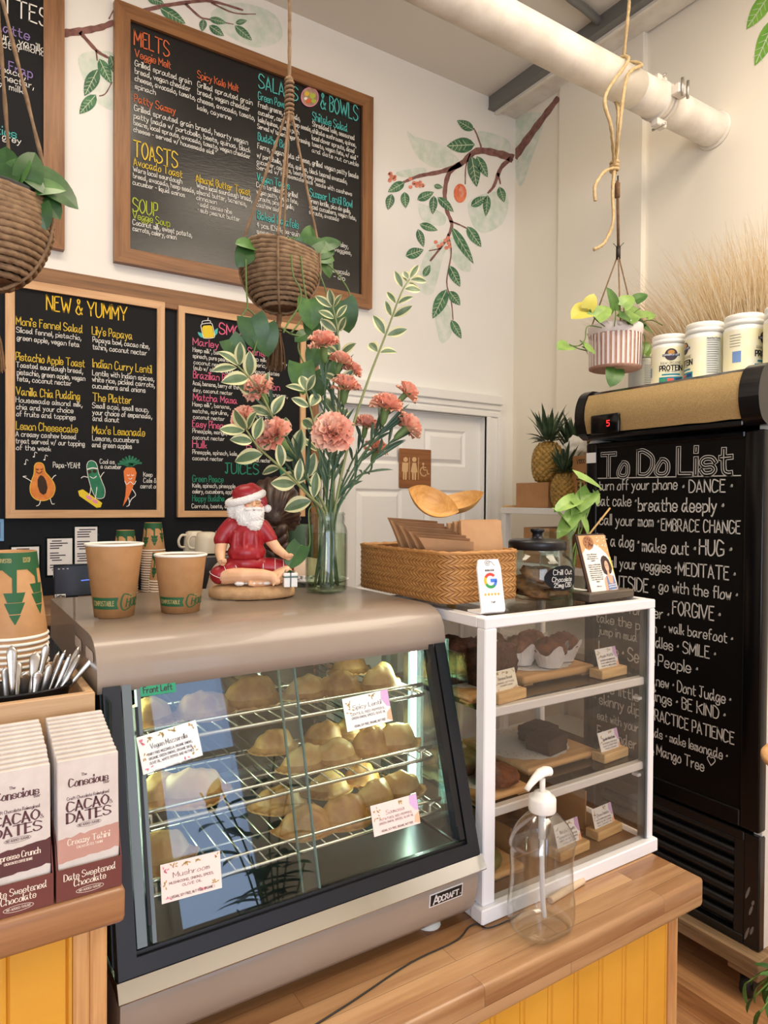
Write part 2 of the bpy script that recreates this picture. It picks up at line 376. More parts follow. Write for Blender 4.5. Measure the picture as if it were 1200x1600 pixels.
# menu wall with the door opening
xR = PY(750, 700, YW+.04).x; xc = PY(645, 700, YW+.04).x; xL = 2*xc-xR; zT = PY(750, 651, YW).z
g = G().box((-2.4, YW, 0), (xL, YW+.14, ZC)).box((xR, YW, 0), (3.1, YW+.14, ZC)).box((xL, YW, zT), (xR, YW+.14, ZC))
wall_back = struct('wall_back', g, 'wall_white')
# right wall: three flush-ish runs, the middle one a shallow chase
yA = PX(872, 300, 2.85).y; yB = PX(1003, 300, 2.85).y
g = G().box((2.872, yA, 0), (3.0, YW, ZC)).box((2.85, yB, 0), (3.0, yA, ZC), .003).box((XW, -3.2, 0), (3.0, yB, ZC))
struct('wall_right', g, 'wall_cream')
# door 1: six raised panels in a moulded casing
zp = [PY(700, y, YW+.045).z for y in (673, 729, 766)]
wd = xR-xL; cols = ((xL+.12*wd, xc-.075*wd), (xc+.075*wd, xR-.12*wd))
def raised(g, x0, x1, z0, z1, y):
    d = .012; e = .028
    ring = lambda i, yy: [(x0+i, yy, z0+i), (x1-i, yy, z0+i), (x1-i, yy, z1-i), (x0+i, yy, z1-i)]
    for a, b in ((ring(0, y), ring(d, y+.010)), (ring(d, y+.010), ring(d+.006, y+.010)), (ring(d+.006, y+.010), ring(d+e, y-.004))):
        vs = a+b; g.add(vs, [(i, (i+1) % 4, (i+1) % 4+4, i+4) for i in range(4)])
    g.add(ring(d+e, y-.004), [(0, 1, 2, 3)])
# stiles and rails stand in front of the recessed panels
g = G(); y0 = YW+.035; g.box((xL, y0+.012, .005), (xR, y0+.04, zT))
xs = [xL, cols[0][0], cols[0][1], cols[1][0], cols[1][1], xR]
zs = [.005, .22, .98, 1.12, zp[2], zp[1], zp[0], zT]
for i in (0, 2, 4): g.box((xs[i], y0, .005), (xs[i+1], y0+.013, zT))
for j in (0, 2, 4, 6):
    for c in cols: g.box((c[0], y0, zs[j]), (c[1], y0+.013, zs[j+1]))
for j in (1, 3, 5):
    for c in cols: raised(g, c[0], c[1], zs[j], zs[j+1], y0+.001)
g.box((xL-.01, YW+.0755, 0), (xR+.01, YW+.11, zT+.01)); door = struct('door_1', g, 'trim_white')
g = G()
for sx in (1, -1):
    xe = xR if sx > 0 else xL
    for a, b, d in ((0, .105, .018), (.078, .115, .034), (0, .03, .026)): g.box((xe+sx*a, YW-d, 0), (xe+sx*b, YW+.002, zT+.0005), .003)
for a, b, d in ((0, .105, .018), (.072, .125, .042), (.04, .075, .028), (0, .03, .026)): g.box((xL-.105, YW-d, zT+a), (xR+.105, YW+.002, zT+b), .004)
for sx in (1, -1):
    xe = xR if sx > 0 else xL; g.box((xe-sx*.004, YW+.0005, 0), (xe+sx*.001, YW+.06, zT+.02))
g.box((xL, YW+.0005, zT-.004), (xR, YW+.06, zT+.001)); obj('door_casing', g, 'trim_white', door)
# ceiling edge channel along the right wall
g = G(); g.box((2.66, -1, 3.85), (2.70, YW, ZC), mi=1); g.box((2.70, -1, 3.83), (2.72, YW, 3.86)); g.box((2.72, -1, 3.855), (2.87, YW, ZC)); g.box((2.655, -1, 3.845), (2.705, YW, 3.852), mi=1)
struct('trim_1', g, ['pipe_white', 'grey_metal'])
# black-painted lower wall, its wooden rail and end post
zr = PY(180, 437, YW-.02).z; xp0, xp1 = PY(487, 700, YW-.02).x, PY(498, 700, YW-.02).x
g = G().box((-2.4, YW-.006, .0), (xp0, YW+.001, zr-.03)); struct('trim_2', g, 'black_paint')
g = G().box((-2.4, YW-.022, zr-.085), (xp1, YW+.001, zr), .003); struct('trim_3', g, 'rail_wood')
g = G().box((xp0, YW-.022, 0), (xp1, YW+.001, zr-.086), .003); struct('trim_4', g, 'rail_wood_upright')

# ---------------------------------------------------------------- murals painted on the plaster
M('paint_wash', (206, 220, 206), .9, col2=(230, 233, 225), sc=22)
M('paint_branch', (150, 108, 100), .9, col2=(118, 80, 76), sc=30)
M('paint_leaf', (96, 142, 104), .9, col2=(62, 108, 78), sc=26)
M('paint_leaf_dark', (66, 104, 80), .9, col2=(92, 130, 100), sc=30)
M('paint_vein', (206, 220, 190), .9)
M('paint_fruit', (214, 96, 64), .9, col2=(238, 140, 100), sc=30)
M('paint_blossom', (236, 164, 140), .9, col2=(222, 120, 96), sc=40)
M('paint_lime', (132, 186, 74), .9, col2=(104, 164, 66), sc=12)
def mural(label, P_, nrm, washes, branches, leaves, fruits=(), blossoms=(), limes=()):
    """P_(x, y, k) = point on the plaster, k layers proud of it"""
    g = G()
    for pts in washes:
        c_ = [(a, b, 0) for a, b in pts]; q_ = spline([c_[-1]]+c_+c_[:2], 5)[5:-5]; g.poly([P_(v_.x, v_.y, 1) for v_ in q_[:-1]], 0)
    for pts, w0, w1 in branches:
        p = spline([(x, y, 0) for x, y in pts], 5); N = len(p); vs = []
        for i in range(N):
            t = (p[min(i+1, N-1)]-p[max(i-1, 0)]).normalized(); n = V((-t.y, t.x, 0))*((w0+(w1-w0)*i/(N-1))/2*(1+.12*sin(i*2.1)))
            vs += [P_(*(p[i]+n)[:2], 2), P_(*(p[i]-n)[:2], 2)]
        g.add(vs, [(2*i, 2*i+1, 2*i+3, 2*i+2) for i in range(N-1)], False, 1)
    for k, lst in ((0, leaves), (1, limes)):
        for (x0, y0, x1, y1, w) in lst:
            d = V((x1-x0, y1-y0, 0)); L = d.length; d /= L; n = V((-d.y, d.x, 0)); o = V((x0, y0, 0)); up = []; dn = []
            for i in range(9):
                t = i/8; hw = w/2*sin(pi*t**.8)**.85*(1 if i < 8 else 0)
                up.append(o+d*(L*t)+n*hw); dn.append(o+d*(L*t)-n*hw)
            m_ = 7 if k else (2 if (int(x0+y0) % 3) else 3)
            g.poly([P_(q.x, q.y, 3) for q in up+dn[-2:0:-1]], m_)
            for t in (.3, .45, .6, .75):
                c = o+d*(L*t)
                for s_ in (1, -1): line_(g, P_, c, c+d*(L*.12)+n*(s_*w*.33), w*.03)
            line_(g, P_, o+d*(L*.04), o+d*(L*.93), w*.055)
    for x, y, rx, ry in fruits: g.poly([P_(a, b, 3) for a, b in ell(x, y, rx, ry, 18)], 5); g.poly([P_(a, b, 4) for a, b in ell(x+rx*.2, y-ry*.15, rx*.45, ry*.6, 12)], 6)
    for x, y, n_, sp in blossoms:
        for i in range(n_): g.poly([P_(a, b, 3) for a, b in ell(x+R.gauss(0, sp), y+R.gauss(0, sp*.7), 3.2, 3, 8)], 6)
    return tag(obj('painted_mural', g, ['paint_wash', 'paint_branch', 'paint_leaf', 'paint_leaf_dark', 'paint_vein', 'paint_fruit', 'paint_blossom', 'paint_lime']), label, 'mural')
def line_(g, P_, a, b, w):
    t = (b-a).normalized(); n = V((-t.y, t.x, 0))*(w/2)
    g.add([P_(*(a+n)[:2], 4), P_(*(a-n)[:2], 4), P_(*(b-n)[:2], 4), P_(*(b+n)[:2], 4)], [(0, 1, 2, 3)], False, 4)
def Pm(x, y, k):
    return PY(x, y, YW-.0006*k)
mural('painted branch with green leaves and one orange fruit above the restroom door', Pm, None,
  [[(636, 205), (650, 214), (690, 226), (716, 248), (712, 258), (680, 262), (655, 248), (643, 228)], [(748, 205), (790, 216), (797, 236), (770, 240), (752, 226)],
   [(735, 312), (790, 300), (788, 345), (756, 364), (737, 348)], [(655, 318), (694, 335), (692, 352), (662, 346)], [(700, 372), (724, 380), (736, 420), (720, 422), (704, 400)],
   [(664, 398), (700, 372), (690, 410), (676, 458), (655, 450)], [(680, 480), (702, 478), (706, 520), (690, 536), (682, 512)], [(622, 268), (664, 262), (658, 276), (625, 276)]],
  [([(802, 248), (778, 240), (745, 236), (720, 256), (690, 268), (655, 275), (630, 285)], 13, 4), ([(720, 256), (702, 270), (695, 300), (698, 328), (706, 350), (700, 370), (690, 385), (672, 408)], 8, 3),
   ([(800, 247), (783, 262), (772, 290), (762, 302)], 8, 3), ([(778, 270), (782, 288)], 4, 2), ([(735, 240), (728, 260), (727, 288)], 2.5, 1.5), ([(752, 230), (745, 210), (740, 200)], 2.5, 2),
   ([(702, 345), (720, 352), (735, 360)], 3, 1.5), ([(700, 365), (705, 395), (698, 440), (705, 470), (708, 500)], 2.5, 1.5), ([(690, 388), (670, 392)], 2, 1.5)],
  [(742, 226, 698, 228, 24), (740, 203, 714, 188, 15), (737, 244, 745, 292, 20), (745, 244, 762, 277, 15), (736, 322, 760, 307, 14), (762, 305, 759, 338, 12), (780, 292, 788, 316, 13), (632, 285, 606, 300, 15), (612, 303, 606, 328, 14), (632, 300, 634, 325, 14),
   (652, 312, 678, 300, 14), (678, 306, 676, 335, 13), (684, 308, 709, 331, 13), (656, 350, 684, 360, 12), (653, 358, 662, 386, 12), (634, 400, 662, 390, 17), (662, 432, 672, 414, 11), (706, 355, 740, 412, 15), (730, 354, 752, 386, 16), (702, 415, 719, 448, 15),
   (698, 452, 676, 498, 20), (702, 455, 719, 477, 15), (705, 500, 721, 529, 13), (678, 290, 692, 293, 8)],
  [(719, 302, 10, 15)], [(653, 288, 12, 7), (613, 275, 8, 6), (697, 380, 8, 8)])
mural('painted bare branch stub reaching round the corner onto the cream wall', lambda x, y, k: PX(x, y, 2.872-.0006*k), None, [[(805, 190), (850, 180), (830, 250), (815, 290), (806, 270)]], [([(873, 152), (850, 182), (822, 220), (803, 246)], 8, 13)], [])
mural('painted branch with sparse leaves running behind the tall melts menu board', lambda x, y, k: PY(x, y, YW-.0006*k), None,
  [[(122, 92), (148, 80), (182, 90), (182, 165), (160, 166), (138, 140)], [(330, 20), (372, 4), (428, 22), (440, 60), (400, 74), (352, 52)]],
  [([(100, 52), (130, 48), (160, 42), (184, 32), (235, 14), (290, 4), (330, 2), (380, 16)], 13, 3), ([(125, 50), (150, 78), (165, 88), (182, 96)], 6, 3), ([(150, 78), (152, 95)], 3, 2), ([(290, 6), (312, 26), (325, 30), (365, 38)], 4, 1.5), ([(170, 30), (178, 14)], 2.5, 1.5), ([(330, 4), (365, 20), (400, 22)], 3, 1.5), ([(175, 128), (165, 146), (155, 150)], 2, 2)],
  [(155, 92, 174, 131, 18), (153, 108, 132, 150, 22), (150, 148, 124, 178, 20), (250, 12, 290, 37, 17), (230, -4, 256, 5, 14), (318, 30, 316, 49, 12), (327, 29, 354, 36, 11), (327, 40, 350, 56, 13), (368, 36, 386, 32, 9), (367, 40, 394, 63, 13), (172, 86, 182, 118, 14)])
mural('bright green painted leaves on the cream wall above the tubs', lambda x, y, k: PX(x, y, XW-.0006*k), None, [], [([(1222, -20), (1205, 30), (1190, 60)], 3, 2)],
  [], limes=[(1206, -14, 1166, 46, 25), (1212, 28, 1179, 103, 26), (1230, 40, 1212, 110, 24)])

# ---------------------------------------------------------------- pipe, conduit
yp = 1.785; zp_ = PX(1117, 203, XW).z
gp = thing('ceiling_pipe', 'thick white painted pipe crossing under the ceiling into the cream wall', 'pipe', (0, yp, zp_))
g = G()
for a, b in ((-2.38, 2.33), (2.33, 2.90)): g.tube([(a+(b-a)*i/12, yp, zp_) for i in range(13)], .070, 28)
pm = obj('pipe_run', g, 'pipe_white', gp, True)
xj = PY(1030, 150, yp).x
g = G().tube([(xj-.03, yp, zp_), (xj-.012, yp, zp_)], .0765, 28).tube([(xj-.0119, yp, zp_), (xj+.0119, yp, zp_)], .073, 28).tube([(xj+.012, yp, zp_), (xj+.03, yp, zp_)], .0765, 28)
for s in (-1, 1): g.box((xj-.03, yp-.018, zp_+s*.074), (xj+.03, yp+.018, zp_+s*.104), .004)
g.box((xj-.03, yp-.112, zp_-.02), (xj+.03, yp-.074, zp_+.02), .004)
cl = obj('coupling', g, 'pipe_white', gp, True)
g = G()
for s in (-1, 1): obj('clamp_bolt', G().tube([(xj+s*.018, yp-.118, zp_-.035), (xj+s*.018, yp-.118, zp_+.035)], .006, 6), 'bolt_steel', cl, True); obj('clamp_bolt', G().tube([(xj, yp-.03, zp_+s*.1), (xj, yp+.03, zp_+s*.1)], .006, 6), 'bolt_steel', cl, True)
pass
g = G().lathe([(.070, 0), (.082, .002), (.08, .006), (.07, .012)], n=24)
g2 = G(); g2.M = Matrix.Translation((XW, yp, zp_)) @ Matrix.Rotation(-pi/2, 4, 'Y'); g2.lathe([(.07, 0), (.083, .001), (.08, .006), (.07, .01)], n=28, capa=False, capb=False)
obj('wall_collar', g2, 'pipe_white', gp, True)
pts = spline([PZ(x, y, 3.895) for x, y in ((862, -30), (890, -4), (912, 12), (930, 28), (952, 46), (985, 60))], 6)
cd = tag(obj('conduit', G().tube(pts, .019, 10), 'grey_metal'), 'bent grey metal conduit on the ceiling beside the white pipe', 'conduit')
# wall shelf and floor plant at the right
c = PX(1188, 1190, XW)
wood('shelf_pine', (222, 176, 122), (186, 134, 82), 'y', 1)
g = G().box((XW-.16, c.y-.55, c.z-.018), (XW, c.y, c.z+.018), .006)
tag(obj('wall_shelf', g, 'shelf_pine'), 'small pale wooden shelf on the wall beside the fridge', 'shelf')
# ================================================================ chalk menu boards
wood('frame_oak', (150, 104, 64), (104, 66, 38), 'x', .9, rough=.4); wood('frame_oak_upright', (150, 104, 64), (104, 66, 38), 'z', .9, rough=.4)
wood('frame_birch', (214, 172, 128), (184, 138, 94), 'x', .9, rough=.45); wood('frame_birch_upright', (214, 172, 128), (184, 138, 94), 'z', .9, rough=.45)
M('board_black', (17, 17, 20), .24, spec=.6, bump=.2, bsc=30, stretch=(1, 1, 6)); M('board_slate', (16, 17, 21), .6, spec=.2)
INK = dict(w=(238, 236, 230), o=(214, 108, 66), y=(222, 190, 66), l=(176, 190, 66), t=(84, 186, 182), k=(226, 104, 142), g=(38, 138, 108), p=(150, 128, 190), Y=(240, 196, 50))
for k, c in INK.items(): M('chalk_'+k, c, .85)
INKS = list(INK); CHALK = ['chalk_'+k for k in INKS]
def chalk_lines(g, fn_plane, tr, rows, wt=.105, off=V((0, -.0012, 0)), hdir=V((1, 0, 0)), vdir=V((0, 0, 1)), sub=3):
    """rows: (ink, text, x0, y0, x1, cap) with the baseline start, end and capital height read off the photo and carried to the board plane"""
    sx, ox, oy = tr
    for ink, s, x0, y0, x1, h in rows:
        a = fn_plane(ox+sx*x0, oy+sx*y0); u = fn_plane(ox+sx*x0, oy+sx*(y0-h)); size = (u-a).dot(vdir)*.9
        # end: march along the board's own horizontal
        b = fn_plane(ox+sx*x1, oy+sx*y0); fit = (b-a).dot(hdir)
        w = size*(wt if size < .05 else wt*.82)
        write(g, s, frame_fn(a, hdir, vdir, off), size, INKS.index(ink), fit=abs(fit), w=w, sub=sub)
def board(name, label, x0, x1, z0, z1, y, fw, ft, mats, panel, rows_fn):
    t = thing(name, label, 'menu board', ((x0+x1)/2, YW, z0))
    g = G()
    for a, b in ((z0, z0+fw), (z1-fw, z1)): # mitred rails
        lo = a == z0
        g.prism([(x0, a if lo else b), (x1, a if lo else b), (x1-fw, b if lo else a), (x0+fw, b if lo else a)], y, y+ft, 'y')
    for a, s in ((x0, 1), (x1, -1)): g.prism([(a, z0), (a, z1), (a+s*fw, z1-fw), (a+s*fw, z0+fw)], y, y+ft, 'y', mi=1)
    obj('frame', g, mats, t, True)
    g = G().box((x0+fw*.9, y+ft*.4, z0+fw*.9), (x1-fw*.9, YW-.0005, z1-fw*.9)); pn = obj('panel', g, panel, t, True)
    g = G(); rows_fn(g); obj('chalk_lettering', g, CHALK+EXTRA, t, True)
    return t
EXTRA = ['art_papaya', 'art_seed', 'art_green', 'art_carrot', 'art_board', 'art_pink', 'art_bowl']
M('art_papaya', (226, 142, 70), .85, col2=(206, 118, 54), sc=40); M('art_seed', (58, 40, 30), .9); M('art_green', (48, 128, 96), .85, col2=(38, 110, 80), sc=40); M('art_carrot', (226, 122, 62), .85)
M('art_board', (226, 200, 52), .85); M('art_pink', (226, 140, 170), .85); M('art_bowl', (150, 120, 110), .85, col2=(190, 160, 130), sc=60)
YB = 2.995   # face of the big boards
def pl(dy): return lambda x, y: PY(x, y, dy)
def art(g, P_, tr):
    sx, ox, oy = tr
    return (lambda pts, mi, k=0: g.poly([P_(ox+sx*x, oy+sx*y)+V((0, -.0008-.0005*k, 0)) for x, y in pts], mi)), (lambda pts, w, mi, k=2, cl=False: line2d(g, pts+([pts[0]] if cl else []), lambda u, v: P_(ox+sx*u, oy+sx*v)+V((0, -.0008-.0005*k, 0)), w, mi, k=4))
def big_rows(g):
    tr = (.35, 180, 20); P_ = pl(YB+.012)
    big = [('o', 'MELTS', 85, 143, 240, 76), ('o', 'Veggie Melt', 88, 196, 247, 38), ('w', 'Grilled sprouted grain', 88, 236, 340, 28), ('w', 'bread, vegan cheddar', 88, 270, 335, 28), ('w', 'cheese, avocado, tomato,', 88, 303, 357, 27), ('w', 'spinach', 88, 338, 180, 26),
     ('o', 'Patty Sammy', 85, 397, 268, 38), ('w', 'Grilled sprouted grain bread, hearty vegan', 85, 436, 592, 28), ('w', 'patty (made w/ portobello, beets, quinoa, black', 83, 470, 603, 27), ('w', 'beans, local sprouts, avocado, tomato, vegan cheddar', 82, 500, 602, 25), ('w', 'cheese - served w/ housemade aioli *', 82, 530, 452, 24),
     ('y', 'TOASTS', 82, 640, 277, 78), ('y', 'Avocado Toast', 82, 680, 298, 38), ('w', 'Warm local sourdough', 80, 708, 298, 25), ('w', 'bread, avocado, hemp seeds,', 80, 737, 355, 25), ('w', 'cucumber - liquid aminos', 78, 766, 310, 24),
     ('l', 'SOUP', 78, 885, 188, 66), ('l', 'Veggie Soup', 78, 918, 243, 36), ('w', 'Coconut milk, sweet potato,', 78, 945, 342, 26), ('w', 'carrots, celery, onion', 78, 972, 272, 25),
     ('o', 'Spicy Kale Melt', 367, 290, 550, 36), ('w', 'Grilled sprouted grain', 367, 330, 612, 27), ('w', 'bread, vegan cheddar', 367, 363, 600, 27), ('w', 'cheese, avocado, tomato,', 367, 397, 622, 26), ('w', 'kale, cayenne', 367, 432, 517, 25),
     ('y', 'Almond Butter Toast', 360, 753, 602, 36), ('w', 'Warm local sourdough bread,', 363, 780, 610, 25), ('w', 'almond butter, bananas,', 363, 808, 585, 24), ('w', 'cinnamon', 363, 834, 452, 23), ('w', '· add cacao nibs', 368, 862, 520, 23), ('w', '· sub peanut butter', 368, 888, 555, 23),
     ('t', 'SALADS', 640, 333, 815, 68), ('t', '& BOWLS', 918, 425, 1082, 74), ('t', 'Green Power', 638, 386, 770, 38), ('w', 'Fresh greens, avocado,', 638, 420, 825, 27), ('w', 'cucumber, carrots, hemp seeds,', 638, 453, 875, 25), ('w', 'kale/quinoa, mission path', 638, 486, 820, 25), ('w', 'Served w/ tamari ginger dressing', 635, 516, 868, 24),
     ('t', 'Buddha Bowl', 637, 568, 775, 38), ('w', 'Farro, vegan feta cheese, grilled vegan patty (made', 635, 605, 1085, 27), ('w', 'w/ portobello, beets, quinoa, black beans) avocado,', 633, 645, 1035, 25), ('w', 'cucumber, carrots, beets, hemp seeds', 632, 672, 937, 23), ('w', 'Served w/ housemade aioli *made with cashews', 632, 697, 1057, 23),
     ('t', 'Vegan Tacos', 632, 748, 778, 38), ('w', 'Corn tortillas (2) grilled', 630, 777, 815, 25), ('w', 'vegan patty, vegan feta,', 630, 806, 815, 24), ('w', 'sprouts, pico de gallo,', 630, 835, 797, 24), ('w', 'cashew aioli', 630, 864, 733, 24),
     ('t', 'Baked Falafels', 635, 920, 818, 40), ('w', '4 pcs. (Chickpea-quinoa, garlic, onions, parsley,', 632, 955, 1040, 25), ('w', 'sesame seeds) housemade pita, veggies,', 632, 984, 1055, 24), ('w', 'cilantro tahini', 632, 1010, 760, 23), ('o', 'Dips', 628, 1046, 690, 28), ('w', 'avocado', 972, 1158, 1045, 24), ('w', '- dip', 975, 1186, 1025, 24),
     ('t', 'Shiitake Salad', 880, 478, 1035, 40), ('w', 'Shredded kale, seasoned', 880, 506, 1068, 25), ('w', 'shiitake mushrooms, quinoa,', 880, 536, 1075, 24), ('w', 'local clover sprouts, diced', 878, 566, 1068, 24), ('w', 'tomato, vegan feta, w/ aioli *', 878, 594, 1083, 23), ('w', 'and date nut crumble', 878, 622, 1086, 22),
     ('t', 'Summer Lentil Bowl', 868, 818, 1057, 38), ('w', 'Green lentils, pico de gallo,', 866, 846, 1050, 24), ('w', 'diced cucumbers, vegan feta,', 866, 872, 1075, 23), ('w', 'sprouts, avocado', 866, 897, 997, 23)]
    chalk_lines(g, P_, tr, big, .1, sub=2)
    A, L = art(g, P_, tr); n = len(INKS)
    A(ell(868, 377, 38, 42), n+6); L(ell(868, 377, 38, 42), 4, n+5, 3, True)
    for x, y, r, m_ in ((855, 362, 12, 2), (880, 372, 14, 3), (862, 395, 13, 1), (886, 395, 11, 3), (850, 384, 8, 0)): A(ell(x, y, r, r*.9, 9), m_, 2)
board('menu_board', 'largest black menu board in an oak frame, headed MELTS', .605, 1.857, 2.568, 3.64, YB, .062, .035, ['frame_oak', 'frame_oak_upright'], 'board_black', big_rows)
def left_rows(g):
    tr = (.35, 0, 0); P_ = pl(YB+.012)
    chalk_lines(g, P_, tr, [('w', 'LATTES', -95, 15, 215, 86), ('p', 'Spice Latte', -190, 75, 130, 50), ('w', 'ginger, pure vanilla,', -190, 108, 215, 34), ('w', 'homemade almond', -150, 140, 205, 32), ('w', 'milk, nectar', -120, 168, 95, 32),
      ('p', 'Superfood Frap', -240, 232, 143, 50), ('w', 'cacao, maca,', -150, 272, 113, 32), ('w', 'coconut nectar,', -150, 308, 150, 32), ('w', 'almond milk,', -150, 345, 117, 32), ('t', 'Specialties', -210, 545, 73, 44), ('w', 'earl grey', -80, 600, 93, 32)], .1)
board('menu_board', 'oak-framed black menu board of lattes in the top corner', -.62, PY(101, 300, YB).x, PY(90, 388, YB).z, 4.0-.2, YB, .075, .035, ['frame_oak', 'frame_oak_upright'], 'board_slate', left_rows)
def yummy_rows(g):
    tr = (.275, 0, 420); P_ = pl(YW-.018)
    rows = [('Y', 'NEW & YUMMY', 265, 232, 720, 92)]
    for x0, y0, x1, head, lines in (
      (92, 316, 468, "Moni's Fennel Salad", (('Sliced fennel, pistachio,', 93, 360, 460), ('green apple, vegan feta', 97, 403, 450))), (90, 518, 480, 'Pistachio Apple Toast', (('Toasted sourdough bread,', 92, 558, 470), ('pistachio, green apple, vegan', 97, 600, 483), ('feta, coconut nectar', 97, 637, 405))),
      (92, 716, 452, 'Vanilla Chia Pudding', (('Housemade almond milk,', 90, 757, 467), ('chia and your choice', 93, 797, 415), ('of fruits and toppings', 93, 836, 428))), (92, 912, 440, 'Lemon Cheesecake', (('A creamy cashew based', 90, 951, 432), ('treat served w/ our topping', 90, 990, 480), ('of the week', 92, 1028, 288))),
      (523, 372, 750, "Lily's Papaya", (('Papaya bowl, cacao nibs,', 527, 415, 848), ('tahini, coconut nectar', 527, 456, 833))), (527, 558, 860, 'Indian Curry Lentil', (('Lentils with Indian spices,', 525, 604, 875), ('white rice, pickled carrots,', 525, 640, 878), ('cucumbers and onions', 525, 677, 825))),
      (527, 750, 745, 'The Platter', (('Small acai, small soup,', 525, 790, 843), ('your choice of empanada,', 525, 828, 863), ('and donut', 527, 863, 675))), (525, 935, 822, "Max's Lemonade", (('Lemons, cucumbers', 525, 975, 787), ('and green apples', 523, 1012, 748)))):
        rows.append(('y', head, x0, y0, x1, 50)); rows += [('w', s, a, b, c, 33) for s, a, b, c in lines]
    rows += [('w', 'Papa-YEAH!', 302, 1128, 452, 34), ('w', 'Cool as', 567, 1106, 650, 28), ('w', 'a cucumber', 572, 1134, 688, 28), ('w', 'Keep', 815, 1180, 865, 28), ('w', 'Calm &', 815, 1214, 888, 28), ('w', 'carrot on', 798, 1246, 893, 28)]
    chalk_lines(g, P_, tr, rows, .095)
    A, L = art(g, P_, tr); n = len(INKS)
    # papaya half with a face
    pap = [(195, 1120), (205, 1105), (222, 1101), (240, 1106), (250, 1122), (258, 1155), (280, 1180), (305, 1215), (313, 1250), (300, 1290), (270, 1312), (235, 1318), (200, 1308), (176, 1280), (170, 1240), (180, 1200), (192, 1165)]
    A(pap, n); L(pap, 4, 2, 1, True); A([(222, 1180), (232, 1172), (248, 1180), (262, 1205), (270, 1245), (262, 1275), (245, 1284), (226, 1270), (214, 1235), (213, 1200)], n+1, 2)
    for pts in (((205, 1135), (211, 1142), (219, 1136)), ((229, 1136), (236, 1142), (243, 1134)), ((205, 1152), (222, 1162), (240, 1150)), ((180, 1210), (160, 1196), (140, 1185)), ((140, 1185), (130, 1180), (150, 1178)), ((295, 1195), (305, 1180), (318, 1172)), ((230, 1315), (222, 1340), (205, 1348)), ((285, 1305), (295, 1335), (310, 1335))): L(list(pts), 4, 0 if pts[0][1] > 1170 else n+1, 3)
    for x, y in ((145, 1110), (195, 1068), (255, 1085)): L([(x, y), (x+3, y-26), (x+16, y-20)], 3, 0); A(ell(x-3, y, 6, 4, 8), 0)
    # cucumber on a skateboard
    cu = [(492, 1120), (500, 1098), (518, 1090), (540, 1098), (552, 1120), (560, 1160), (580, 1210), (596, 1255), (592, 1295), (570, 1306), (545, 1300), (525, 1265), (510, 1220), (498, 1170)]
    A(cu, n+2); L(cu, 3, 0, 1, True); A([(443, 1262), (470, 1253), (580, 1330), (572, 1355), (548, 1358), (450, 1290)], n+4, 2); A(ell(505, 1300, 20, 10, 10, 0, .5), n+5, 3); A(ell(540, 1322, 18, 10, 10, 0, .5), n+5, 3)
    L([(495, 1140), (525, 1132), (552, 1136)], 7, 0, 3); A(ell(508, 1153, 12, 10, 9), n+1, 3); A(ell(537, 1150, 12, 10, 9), n+1, 3)
    for pts in (((510, 1180), (530, 1190), (548, 1178)), ((498, 1185), (475, 1180), (460, 1190)), ((570, 1185), (582, 1165), (592, 1155)), ((515, 1240), (512, 1270), (505, 1290)), ((550, 1240), (545, 1280), (540, 1310))): L(list(pts), 4, 0, 3)
    # carrot
    ca = [(702, 1150), (715, 1130), (740, 1125), (765, 1132), (776, 1160), (768, 1200), (752, 1250), (725, 1310), (698, 1350), (712, 1290), (716, 1240), (706, 1195)]
    A(ca, n+3)
    for i in range(9):
        a = -2.7+i*.27; L([(738, 1125), (738+45*cos(a), 1125+38*sin(a)), (738+78*cos(a), 1120+60*sin(a)+18*abs(cos(a)))], 11, n+2, 2)
    for pts in (((720, 1170), (728, 1176), (735, 1170)), ((745, 1170), (752, 1176), (760, 1169)), ((730, 1190), (740, 1196), (750, 1188)), ((708, 1205), (720, 1225), (740, 1210), (760, 1225), (772, 1205)), ((750, 1250), (770, 1285), (745, 1310), (730, 1345)), ((730, 1300), (735, 1340), (718, 1350))): L(list(pts), 4, 0, 3)
zb = 1.507
board('menu_board', 'birch-framed chalkboard headed NEW & YUMMY above the paper cups', PY(8.8, 809, YW-.03).x, PY(257.2, 700, YW-.03).x, zb, PY(256.3, 472, YW-.03).z, YW-.03, .032, .03, ['frame_birch', 'frame_birch_upright'], 'board_slate', yummy_rows)
